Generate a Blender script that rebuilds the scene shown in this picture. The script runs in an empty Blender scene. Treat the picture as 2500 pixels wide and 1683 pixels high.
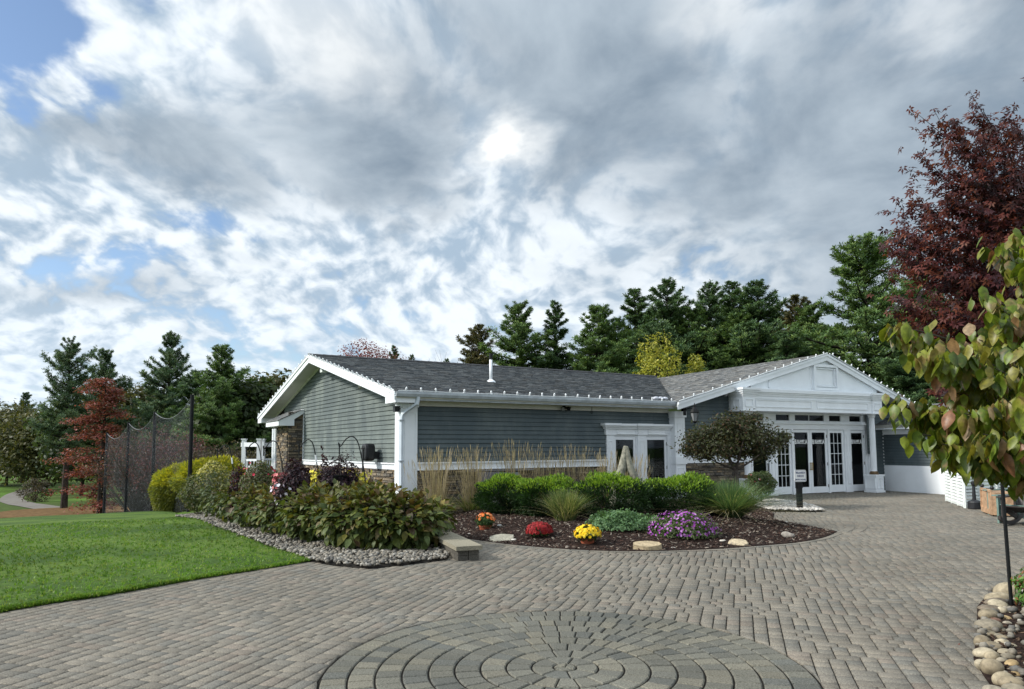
import bpy, math, random
import numpy as np
from mathutils import Vector, Matrix, noise as mnoise

rnd = random.Random(11)
rng = np.random.default_rng(11)
R = math.radians
scene = bpy.context.scene
col = scene.collection

# ------------------------------------------------------------------ camera
FPX, PITCH, ROLL, PPY, EYE = 1663.5749, 0.0775, -0.0057, 966.0389, 1.6
fwd = np.array([0, math.cos(PITCH), math.sin(PITCH)])
up0 = np.array([0, -math.sin(PITCH), math.cos(PITCH)])
rt0 = np.array([1.0, 0, 0])
rt = math.cos(ROLL) * rt0 + math.sin(ROLL) * up0
up = -math.sin(ROLL) * rt0 + math.cos(ROLL) * up0
EYEV = np.array([0, 0, EYE])
cd = bpy.data.cameras.new('camera')
cam = bpy.data.objects.new('camera', cd)
col.objects.link(cam)
M = Matrix(((rt[0], up[0], -fwd[0], 0), (rt[1], up[1], -fwd[1], 0), (rt[2], up[2], -fwd[2], EYE), (0, 0, 0, 1)))
cam.matrix_world = M
cd.sensor_fit = 'HORIZONTAL'
cd.sensor_width = 36.0
cd.lens = FPX / 2500 * 36.0
cd.shift_x = 0
cd.shift_y = (PPY - 841.5) / 2500
cd.clip_start = 0.05
cd.clip_end = 3000
scene.camera = cam

# ------------------------------------------------------------------ node helper
class NT:
    def __init__(s, nt):
        s.nt = nt
        nt.nodes.clear()
    def n(s, typ, **kw):
        nd = s.nt.nodes.new(typ)
        for k, v in kw.items():
            setattr(nd, k, v)
        return nd
    def link(s, a, b):
        s.nt.links.new(a, b)
    def put(s, sock, v):
        if hasattr(v, 'is_output'):
            s.nt.links.new(v, sock)
        elif v is not None:
            if isinstance(v, (tuple, list)) and len(v) == 3 and sock.type == 'RGBA':
                v = (*v, 1)
            sock.default_value = v
    def m(s, op, a, b=None, c=None, clamp=False):
        nd = s.n('ShaderNodeMath', operation=op, use_clamp=clamp)
        s.put(nd.inputs[0], a)
        if b is not None: s.put(nd.inputs[1], b)
        if c is not None: s.put(nd.inputs[2], c)
        return nd.outputs[0]
    def vm(s, op, a, b=None, scale=None):
        nd = s.n('ShaderNodeVectorMath', operation=op)
        s.put(nd.inputs[0], a)
        if b is not None: s.put(nd.inputs[1], b)
        if scale is not None: s.put(nd.inputs['Scale'], scale)
        return nd.outputs['Value'] if op in ('DISTANCE', 'DOT_PRODUCT', 'LENGTH') else nd.outputs[0]
    def noise(s, vec, scale, detail=4, rough=0.5, dist=0.0, color=False):
        nd = s.n('ShaderNodeTexNoise')
        if vec is not None: s.put(nd.inputs['Vector'], vec)
        nd.inputs['Scale'].default_value = scale
        nd.inputs['Detail'].default_value = detail
        nd.inputs['Roughness'].default_value = rough
        nd.inputs['Distortion'].default_value = dist
        return nd.outputs['Color'] if color else nd.outputs[0]
    def mr(s, v, a, b, c=0.0, d=1.0, smooth=True):
        nd = s.n('ShaderNodeMapRange')
        nd.interpolation_type = 'SMOOTHSTEP' if smooth else 'LINEAR'
        nd.clamp = True
        s.put(nd.inputs['Value'], v)
        for k, x in zip(('From Min', 'From Max', 'To Min', 'To Max'), (a, b, c, d)):
            s.put(nd.inputs[k], x)
        return nd.outputs[0]
    def mix(s, f, a, b, mode='MIX'):
        nd = s.n('ShaderNodeMix', data_type='RGBA', blend_type=mode)
        s.put(nd.inputs[0], f)
        s.put(nd.inputs[6], a)
        s.put(nd.inputs[7], b)
        return nd.outputs[2]
    def mapping(s, vec, scale=(1, 1, 1), rot=(0, 0, 0), loc=(0, 0, 0)):
        nd = s.n('ShaderNodeMapping')
        s.put(nd.inputs[0], vec)
        nd.inputs['Scale'].default_value = scale
        nd.inputs['Rotation'].default_value = rot
        nd.inputs['Location'].default_value = loc
        return nd.outputs[0]

# ------------------------------------------------------------------ sky and sun
SUN_AZ, SUN_EL = -100.0, 36.0          # azimuth measured from the view direction, to the right
world = bpy.data.worlds.new('World')
scene.world = world
world.use_nodes = True
w = NT(world.node_tree)
sky = w.n('ShaderNodeTexSky', sky_type='NISHITA')
sky.sun_disc = False
sky.sun_elevation = R(SUN_EL)
sky.sun_rotation = R(SUN_AZ)
sky.air_density = 1.0
sky.dust_density = 0.6
sky.ozone_density = 2.0
d = w.vm('NORMALIZE', w.n('ShaderNodeTexCoord').outputs['Generated'])
sx = w.n('ShaderNodeSeparateXYZ'); w.link(d, sx.inputs[0])
X, Y, Z = sx.outputs
den = w.m('ADD', w.m('MAXIMUM', Z, 0.0), 0.36)
cx = w.n('ShaderNodeCombineXYZ')
w.link(w.m('DIVIDE', X, den), cx.inputs[0]); w.link(w.m('DIVIDE', Y, den), cx.inputs[1])
P = cx.outputs[0]
warp = w.vm('SCALE', w.vm('SUBTRACT', w.noise(P, 1.1, 2, 0.5, color=True), (0.5, 0.5, 0.5)), scale=0.35)
PW = w.vm('ADD', P, warp)
def sdir(px, py):
    v = fwd + rt * (px - 1250) / FPX + up * (PPY - py) / FPX
    return tuple(v / np.linalg.norm(v))
dwarp = w.vm('ADD', d, w.vm('SCALE', w.vm('SUBTRACT', w.noise(PW, 2.2, 6, 0.55, color=True), (0.5, 0.5, 0.5)), scale=0.28))
def blob(px, py, r, sq=1.0, soft=0.0):
    c = np.array(sdir(px, py))
    df = w.vm('SUBTRACT', dwarp, tuple(c))
    df = w.vm('MULTIPLY', df, (1.0, 1.0, sq))
    return w.mr(w.vm('LENGTH', df), r, soft * r, 0.0, 1.0)
def smax(lst):
    a = lst[0]
    for b in lst[1:]:
        a = w.m('MAXIMUM', a, b)
    return a
big = w.noise(w.mapping(PW, scale=(0.8, 1.0, 1), loc=(3.1, 1.7, 0)), 1.5, 9, 0.55)
mott = w.noise(w.mapping(PW, scale=(1.0, 0.75, 1), rot=(0, 0, 0.25)), 17.0, 4, 0.5, 0.25)
mott2 = w.noise(w.mapping(PW, scale=(1.0, 0.8, 1), rot=(0, 0, 0.5)), 5.6, 7, 0.55, 0.2)
fine = w.noise(PW, 14.0, 6, 0.6)
# blue gaps
gap_place = smax([w.m('MULTIPLY', blob(20, 90, 0.15, 1.2), 1.1), w.m('MULTIPLY', blob(230, 215, 0.10, 1.6), 0.62), w.m('MULTIPLY', blob(330, 20, 0.09, 2.0), 0.55),
                  w.m('MULTIPLY', blob(560, 590, 0.14, 2.2), 0.62), w.m('MULTIPLY', blob(290, 700, 0.26, 2.6), 0.70),
                  w.m('MULTIPLY', blob(650, 860, 0.30, 3.0), 0.55), w.m('MULTIPLY', blob(1000, 780, 0.24, 3.2), 0.55),
                  w.m('MULTIPLY', blob(1750, 690, 0.22, 3.0), 0.35), w.m('MULTIPLY', blob(150, 950, 0.2, 3.0), 0.40)])
gapn = w.m('ADD', w.m('MULTIPLY', w.m('SUBTRACT', mott2, 0.5), -1.3), w.m('MULTIPLY', w.m('SUBTRACT', mott, 0.5), -1.1))
gap = w.mr(w.m('ADD', gap_place, gapn), 0.36, 0.82)
# dark cloud mass
dark_place = smax([blob(1500, 150, 0.50, 1.0), blob(2200, 300, 0.55, 1.1), blob(900, 260, 0.34, 1.2), blob(1750, 480, 0.40, 2.0), blob(2450, 60, 0.45),
                   w.m('MULTIPLY', blob(560, 400, 0.26, 2.0), 0.85), w.m('MULTIPLY', blob(950, 440, 0.30, 3.0), 0.95), w.m('MULTIPLY', blob(250, 330, 0.22, 3.0), 0.6),
                   w.m('MULTIPLY', blob(300, 780, 0.28, 5.0), 0.5), w.m('MULTIPLY', blob(650, 720, 0.20, 5.0), 0.35)])
bright_place = smax([blob(1235, 340, 0.11, 1.2, 0.1), w.m('MULTIPLY', blob(750, 60, 0.22, 1.6), 0.75), w.m('MULTIPLY', blob(1700, 90, 0.17, 1.4), 0.55), w.m('MULTIPLY', blob(2230, 70, 0.12, 2.0), 0.45)])
dk = w.m('ADD', w.m('MULTIPLY', dark_place, 1.0), w.m('MULTIPLY', w.m('SUBTRACT', big, 0.5), 1.5))
dk = w.m('SUBTRACT', dk, w.m('MULTIPLY', bright_place, 0.55))
dk = w.mr(dk, 0.12, 0.95)
white = w.mix(w.mr(w.m('ADD', w.m('MULTIPLY', mott, 0.65), w.m('MULTIPLY', mott2, 0.35)), 0.38, 0.60), (0.37, 0.48, 0.60), (0.84, 0.90, 0.95))
streak = w.m('ADD', w.m('MULTIPLY', mott2, 0.6), w.m('MULTIPLY', big, 0.4))
grey = w.mix(w.mr(streak, 0.30, 0.70), (0.190, 0.252, 0.325), (0.45, 0.525, 0.595))
cloud = w.mix(dk, white, grey)
hot = w.mr(w.m('ADD', blob(1225, 330, 0.078, 1.0), w.m('MULTIPLY', w.m('SUBTRACT', mott2, 0.5), 0.9)), 0.30, 0.85)
cloud = w.mix(hot, cloud, (1.3, 1.3, 1.27))
edge = w.mr(bright_place, 0.15, 0.9, 0.0, 0.55)
cloud = w.mix(edge, cloud, (0.84, 0.85, 0.84))
# pale horizon
hz = w.mr(Z, 0.26, 0.02, 0.0, 0.45)
cloud = w.mix(hz, cloud, (0.74, 0.86, 0.97))
below = w.mr(Z, 0.0, -0.05)
cloud = w.mix(below, cloud, (0.30, 0.33, 0.30))
gapf = w.m('MULTIPLY', gap, w.mr(Z, -0.01, 0.02))
bg1 = w.n('ShaderNodeBackground'); w.link(cloud, bg1.inputs[0]); w.put(bg1.inputs[1], w.m('MULTIPLY', w.m('ADD', w.mr(Z, 0.50, 0.95, 1.04, 1.55), w.m('MULTIPLY', w.m('POWER', w.m('MAXIMUM', w.vm('DOT_PRODUCT', d, tuple((math.sin(R(SUN_AZ)) * math.cos(R(SUN_EL)), math.cos(R(SUN_AZ)) * math.cos(R(SUN_EL)), math.sin(R(SUN_EL))))), 0.0), 10.0), 1.6)), 0.68))  # zenith boost and sun-side glow added out of view to brighten shaded walls
bg2 = w.n('ShaderNodeBackground'); w.link(sky.outputs[0], bg2.inputs[0]); bg2.inputs[1].default_value = 0.10
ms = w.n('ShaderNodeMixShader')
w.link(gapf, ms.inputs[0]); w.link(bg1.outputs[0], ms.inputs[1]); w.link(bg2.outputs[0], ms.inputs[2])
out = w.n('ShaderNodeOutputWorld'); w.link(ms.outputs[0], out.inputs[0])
world.cycles.sampling_method = 'MANUAL'
world.cycles.sample_map_resolution = 512

sun = bpy.data.lights.new('sun', 'SUN')
sun.energy = 2.5
sun.angle = R(8)
sun.color = (1.0, 0.95, 0.86)
so = bpy.data.objects.new('sun', sun); col.objects.link(so)
sdv = Vector((math.sin(R(SUN_AZ)) * math.cos(R(SUN_EL)), math.cos(R(SUN_AZ)) * math.cos(R(SUN_EL)), math.sin(R(SUN_EL))))
so.rotation_euler = sdv.to_track_quat('Z', 'Y').to_euler()
so.location = (-20, 0, 20)
scene.view_settings.view_transform = 'Standard'
scene.view_settings.look = 'None'
scene.view_settings.exposure = 0.72
scene.view_settings.gamma = 1.0
scene.view_settings.use_curve_mapping = False

# ------------------------------------------------------------------ materials
MATS = {}
def principled(t, rough=0.7, spec=0.3, metal=0.0):
    b = t.n('ShaderNodeBsdfPrincipled')
    b.inputs['Roughness'].default_value = rough
    b.inputs['Specular IOR Level'].default_value = spec
    b.inputs['Metallic'].default_value = metal
    return b
def finish(t, sh):
    o = t.n('ShaderNodeOutputMaterial'); t.link(sh, o.inputs['Surface'])
def newmat(name):
    m = bpy.data.materials.new(name); m.use_nodes = True
    MATS[name] = m
    return m, NT(m.node_tree)
def bumpto(t, b, h, strength=0.4, dist=0.01):
    bn = t.n('ShaderNodeBump'); bn.inputs['Strength'].default_value = strength; bn.inputs['Distance'].default_value = dist
    t.put(bn.inputs['Height'], h); t.link(bn.outputs[0], b.inputs['Normal'])
def simple(name, c, rough=0.6, spec=0.3, metal=0.0, var=0.12, vs=3.0, bump=0.0, bs=60.0, c2=None, coord='Object'):
    """plain surface: colour with soft wear noise and optional grain"""
    m, t = newmat(name)
    b = principled(t, rough, spec, metal)
    co = t.n('ShaderNodeTexCoord').outputs[coord]
    n1 = t.noise(co, vs, 6, 0.6)
    c2 = c2 or tuple(x * (1 - var * 2.2) for x in c)
    t.put(b.inputs['Base Color'], t.mix(t.mr(n1, 0.38, 0.68), c, c2))
    if bump:
        bumpto(t, b, t.noise(co, bs, 4, 0.6), bump, 0.004)
    finish(t, b.outputs[0])
    return m
def tinted(name, rough=0.75, spec=0.25, grain=0.25, gs=40.0, bump=0.5, bdist=0.004, big=0.0, bigs=1.0):
    """colour = object colour x face colour, with grain: for pieces that differ one by one"""
    m, t = newmat(name)
    b = principled(t, rough, spec)
    oi = t.n('ShaderNodeObjectInfo').outputs['Color']
    at = t.n('ShaderNodeAttribute', attribute_name='tint').outputs['Color']
    base = t.mix(1.0, oi, at, 'MULTIPLY')
    geo = t.n('ShaderNodeNewGeometry').outputs['Position']
    n1 = t.noise(geo, gs, 5, 0.65)
    f = t.mr(n1, 0.3, 0.7, 1 - grain, 1 + grain)
    base = t.vm('SCALE', base, scale=f)
    if big:
        f2 = t.mr(t.noise(geo, bigs, 4, 0.6), 0.35, 0.68, 1 - big, 1 + big * 0.5)
        base = t.vm('SCALE', base, scale=f2)
    t.put(b.inputs['Base Color'], base)
    bumpto(t, b, n1, bump, bdist)
    finish(t, b.outputs[0])
    return m
def leafmat(name, trans=0.35, rough=0.55, spec=0.3):
    m, t = newmat(name)
    oi = t.n('ShaderNodeObjectInfo').outputs['Color']
    at = t.n('ShaderNodeAttribute', attribute_name='tint').outputs['Color']
    base = t.mix(1.0, oi, at, 'MULTIPLY')
    geo = t.n('ShaderNodeNewGeometry').outputs['Position']
    base = t.vm('SCALE', base, scale=t.mr(t.noise(geo, 35, 3, 0.6), 0.3, 0.7, 0.75, 1.25))
    b = principled(t, rough, spec); t.put(b.inputs['Base Color'], base)
    tr = t.n('ShaderNodeBsdfTranslucent'); t.put(tr.inputs[0], t.mix(1.0, base, (1.5, 1.5, 0.8), 'MULTIPLY'))
    mx = t.n('ShaderNodeMixShader'); mx.inputs[0].default_value = trans
    t.link(b.outputs[0], mx.inputs[1]); t.link(tr.outputs[0], mx.inputs[2])
    finish(t, mx.outputs[0])
    return m

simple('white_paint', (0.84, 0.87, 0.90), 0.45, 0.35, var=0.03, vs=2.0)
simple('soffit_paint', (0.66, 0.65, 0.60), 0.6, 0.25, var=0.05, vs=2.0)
simple('gutter_metal', (0.48, 0.52, 0.56), 0.4, 0.4, var=0.12, vs=4.0)
simple('downspout_paint', (0.66, 0.73, 0.80), 0.4, 0.4, var=0.06)
simple('vinyl', (0.78, 0.82, 0.80), 0.45, 0.35, var=0.04)
simple('black_metal', (0.008, 0.009, 0.010), 0.5, 0.25, var=0.2)
simple('black_plastic', (0.018, 0.019, 0.022), 0.45, 0.4, var=0.2)
simple('dark_metal', (0.05, 0.045, 0.04), 0.4, 0.5, metal=0.6)
simple('bronze', (0.22, 0.14, 0.07), 0.4, 0.5, metal=0.5)
simple('brass', (0.45, 0.33, 0.14), 0.3, 0.5, metal=0.8)
simple('lamp_glass', (0.30, 0.31, 0.32), 0.15, 0.6)
simple('bulb_white', (0.82, 0.84, 0.86), 0.25, 0.5, var=0.02)
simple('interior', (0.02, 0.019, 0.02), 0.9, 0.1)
simple('interior_cloth', (0.30, 0.30, 0.36), 0.9, 0.1)
simple('blind_grey', (0.24, 0.30, 0.32), 0.6, 0.2)
simple('crash_bar', (0.50, 0.53, 0.30), 0.4, 0.4)
simple('terracotta', (0.36, 0.10, 0.05), 0.7, 0.2)
simple('wood_bin', (0.52, 0.33, 0.20), 0.6, 0.25, var=0.2, vs=9.0, bump=0.2)
simple('wood_green', (0.16, 0.24, 0.21), 0.55, 0.3, var=0.12)
simple('wood_brown', (0.045, 0.036, 0.034), 0.5, 0.35, var=0.15)
simple('utility_grey', (0.20, 0.20, 0.22), 0.5, 0.3)
simple('sculpture_stone', (0.30, 0.29, 0.23), 0.85, 0.2, var=0.22, vs=14.0, bump=0.6, bs=70)
simple('bark', (0.055, 0.045, 0.038), 0.9, 0.1, var=0.25, vs=6.0, bump=0.6, bs=30)
simple('bark_grey', (0.11, 0.095, 0.085), 0.9, 0.1, var=0.2, vs=12.0, bump=0.6, bs=60)
simple('roof_ridge', (0.055, 0.057, 0.062), 0.9, 0.15, var=0.2, vs=8.0, bump=0.4, bs=80)
simple('sand_joint', (0.022, 0.020, 0.017), 0.95, 0.1, var=0.2, vs=6.0, bump=0.5, bs=150)
simple('mulch', (0.032, 0.020, 0.016), 0.95, 0.1, var=0.3, vs=20.0, bump=1.0, bs=60)
simple('net_post', (0.012, 0.013, 0.016), 0.7, 0.2, var=0.2)
simple('sign_white', (0.80, 0.80, 0.78), 0.5, 0.3, var=0.03)
simple('sign_blue', (0.045, 0.06, 0.16), 0.5, 0.3)
simple('letter_white', (0.85, 0.87, 0.88), 0.5, 0.3, var=0.02)
simple('plastic_bag', (0.62, 0.64, 0.72), 0.4, 0.4, var=0.2, vs=30)
simple('cable_white', (0.70, 0.73, 0.75), 0.5, 0.3)
tinted('paver_stone', 0.85, 0.12, grain=0.42, gs=85, bump=0.8, big=0.14, bigs=0.6)
tinted('veneer_stone', 0.85, 0.2, grain=0.32, gs=26, bump=0.8, bdist=0.01)
tinted('shingle', 0.9, 0.18, grain=0.35, gs=60, bump=0.6)
tinted('pebble_stone', 0.7, 0.3, grain=0.2, gs=30, bump=0.3)
tinted('river_stone', 0.65, 0.3, grain=0.28, gs=22, bump=0.5, big=0.2, bigs=9)
tinted('chip_wood', 0.9, 0.15, grain=0.3, gs=60)
tinted('petal', 0.6, 0.2, grain=0.12, gs=40, bump=0.0)
leafmat('leaf', 0.30)
leafmat('needle', 0.18, 0.6, 0.2)
leafmat('grass_blade', 0.35, 0.5, 0.3)
leafmat('glossy_leaf', 0.22, 0.5, 0.25)
# dogwood leaf: green blade blotched with autumn pink and brown
m, t = newmat('dogwood_leaf')
oi = t.n('ShaderNodeObjectInfo').outputs['Color']; at = t.n('ShaderNodeAttribute', attribute_name='tint').outputs['Color']
base = t.mix(1.0, oi, at, 'MULTIPLY'); geo = t.n('ShaderNodeNewGeometry').outputs['Position']
base = t.mix(t.mr(t.noise(geo, 9, 3, 0.6), 0.52, 0.68, 0, 0.6), base, (0.27, 0.16, 0.085))
base = t.vm('SCALE', base, scale=t.mr(t.noise(geo, 30, 4, 0.6), 0.3, 0.7, 0.65, 1.3))
b = principled(t, 0.42, 0.4); t.put(b.inputs['Base Color'], base)
tr = t.n('ShaderNodeBsdfTranslucent'); t.put(tr.inputs[0], t.mix(1.0, base, (1.5, 1.4, 0.8), 'MULTIPLY'))
mx = t.n('ShaderNodeMixShader'); mx.inputs[0].default_value = 0.28
t.link(b.outputs[0], mx.inputs[1]); t.link(tr.outputs[0], mx.inputs[2]); finish(t, mx.outputs[0])

# siding: painted clapboard with damp stains
m, t = newmat('siding')
b = principled(t, 0.65, 0.25)
geo = t.n('ShaderNodeNewGeometry').outputs['Position']
oi = t.n('ShaderNodeObjectInfo')
n1 = t.noise(t.mapping(geo, scale=(1, 1, 0.45)), 1.15, 7, 0.66)
n2 = t.noise(t.mapping(geo, scale=(.22, .22, 14)), 3.0, 4, 0.6)
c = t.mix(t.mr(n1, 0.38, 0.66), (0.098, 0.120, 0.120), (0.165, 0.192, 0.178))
c = t.vm('SCALE', c, scale=t.mr(n2, 0.3, 0.7, 0.86, 1.10))
c = t.vm('SCALE', c, scale=t.mr(oi.outputs['Random'], 0, 1, 0.94, 1.05))
t.put(b.inputs['Base Color'], c)
bumpto(t, b, n2, 0.15, 0.004)
finish(t, b.outputs[0])
m, t = newmat('siding_shaded')  # same clapboard, darker and bluer: shade of the front walls put into colour
b = principled(t, 0.6, 0.25)
geo = t.n('ShaderNodeNewGeometry').outputs['Position']
n1 = t.noise(t.mapping(geo, scale=(1, 1, 0.45)), 1.15, 7, 0.66)
n2 = t.noise(t.mapping(geo, scale=(.22, .22, 14)), 3.0, 4, 0.6)
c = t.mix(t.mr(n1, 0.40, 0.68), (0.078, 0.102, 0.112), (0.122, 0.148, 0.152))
c = t.vm('SCALE', c, scale=t.mr(n2, 0.3, 0.7, 0.86, 1.10))
t.put(b.inputs['Base Color'], c)
bumpto(t, b, n2, 0.15, 0.004)
finish(t, b.outputs[0])

m, t = newmat('window_glass')
b = principled(t, 0.03, 0.5); t.put(b.inputs['Base Color'], (0.01, 0.012, 0.014))
tr = t.n('ShaderNodeBsdfTransparent'); tr.inputs[0].default_value = (0.75, 0.78, 0.8, 1)
mx = t.n('ShaderNodeMixShader')
fr = t.n('ShaderNodeFresnel'); fr.inputs[0].default_value = 1.5
t.put(mx.inputs[0], t.m('ADD', t.m('MULTIPLY', fr.outputs[0], 1.0), 0.06))
t.link(tr.outputs[0], mx.inputs[1])
gl = t.n('ShaderNodeBsdfGlossy'); gl.inputs['Roughness'].default_value = 0.02; gl.inputs[0].default_value = (0.8, 0.85, 0.9, 1)
mm = t.n('ShaderNodeMixShader'); mm.inputs[0].default_value = 0.35
t.link(b.outputs[0], mm.inputs[1]); t.link(gl.outputs[0], mm.inputs[2]); mm.inputs[0].default_value = 0.12
t.link(mm.outputs[0], mx.inputs[2])
finish(t, mx.outputs[0])

# ball netting: fine mesh, mostly open
m, t = newmat('netting')
uv = t.n('ShaderNodeTexCoord').outputs['UV']
sp = t.n('ShaderNodeSeparateXYZ'); t.link(t.mapping(uv, rot=(0, 0, R(45)), scale=(1, 1, 1)), sp.inputs[0])
def gridl(s_):
    return t.m('LESS_THAN', t.m('FRACT', t.m('MULTIPLY', s_, 22.0)), 0.075)
g = t.m('MAXIMUM', gridl(sp.outputs[0]), gridl(sp.outputs[1]))
b = principled(t, 0.6, 0.4)
nn = t.noise(uv, 9.0, 5, 0.7)
t.put(b.inputs['Base Color'], t.mix(t.mr(nn, 0.52, 0.66), (0.05, 0.055, 0.065), (0.34, 0.37, 0.42)))
tr = t.n('ShaderNodeBsdfTransparent')
mx = t.n('ShaderNodeMixShader'); t.link(g, mx.inputs[0]); t.link(tr.outputs[0], mx.inputs[1]); t.link(b.outputs[0], mx.inputs[2])
finish(t, mx.outputs[0])

# turf surfaces and open ground
m, t = newmat('lawn_turf')
b = principled(t, 0.8, 0.15)
geo = t.n('ShaderNodeNewGeometry').outputs['Position']
n1 = t.noise(geo, 0.55, 5, 0.6); n2 = t.noise(geo, 18.0, 5, 0.7); n3 = t.noise(geo, 3.0, 4, 0.6)
c = t.mix(t.mr(n1, 0.38, 0.62), (0.040, 0.082, 0.011), (0.088, 0.145, 0.020))
c = t.mix(t.mr(n3, 0.62, 0.80, 0, 0.6), c, (0.12, 0.15, 0.035))
c = t.vm('SCALE', c, scale=t.mr(n2, 0.3, 0.7, 0.6, 1.3))
t.put(b.inputs['Base Color'], c); bumpto(t, b, n2, 1.0, 0.02)
finish(t, b.outputs[0])
m, t = newmat('terrain_ground')
b = principled(t, 0.9, 0.1)
geo = t.n('ShaderNodeNewGeometry').outputs['Position']
n1 = t.noise(geo, 0.05, 5, 0.55, 0.5); n2 = t.noise(geo, 1.2, 6, 0.7); n3 = t.noise(t.mapping(geo, scale=(1, 2.2, 1)), 0.045, 3, 0.5)
c = t.mix(t.mr(n1, 0.46, 0.54), (0.055, 0.085, 0.018), (0.082, 0.155, 0.024))
c = t.mix(t.mr(n3, 0.60, 0.64, 0, 0.8), c, (0.11, 0.135, 0.05))
c = t.vm('SCALE', c, scale=t.mr(n2, 0.3, 0.7, 0.7, 1.25))
t.put(b.inputs['Base Color'], c); bumpto(t, b, n2, 0.6, 0.05)
finish(t, b.outputs[0])
simple('pine_litter', (0.17, 0.105, 0.050), 0.95, 0.05, var=0.2, vs=2.0, bump=0.6, bs=12)
simple('cart_path', (0.20, 0.185, 0.165), 0.9, 0.1, var=0.12, vs=1.0)
simple('bunker_sand', (0.52, 0.40, 0.27), 0.95, 0.05)

# ------------------------------------------------------------------ mesh helpers
def np_mesh(name, V, F, mat, tint=None, smooth=False, uv=None):
    V = np.asarray(V, dtype=np.float32); F = np.asarray(F, dtype=np.int32)
    me = bpy.data.meshes.new(name)
    me.vertices.add(len(V)); me.vertices.foreach_set('co', V.ravel())
    k = F.shape[1]
    me.loops.add(F.size); me.loops.foreach_set('vertex_index', F.ravel())
    me.polygons.add(len(F))
    me.polygons.foreach_set('loop_start', np.arange(0, F.size, k, dtype=np.int32))
    try:
        me.polygons.foreach_set('loop_total', np.full(len(F), k, dtype=np.int32))
    except Exception:
        pass
    me.update(calc_edges=True)
    settint(me, tint, len(F))
    if smooth:
        me.polygons.foreach_set('use_smooth', np.ones(len(F), dtype=bool))
    me.materials.append(MATS[mat])
    return me
def settint(me, tint, nf):
    a = me.attributes.new('tint', 'FLOAT_COLOR', 'FACE')
    c = np.ones((nf, 4), dtype=np.float32)
    if tint is not None:
        c[:, :3] = tint
    a.data.foreach_set('color', c.ravel())
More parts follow.
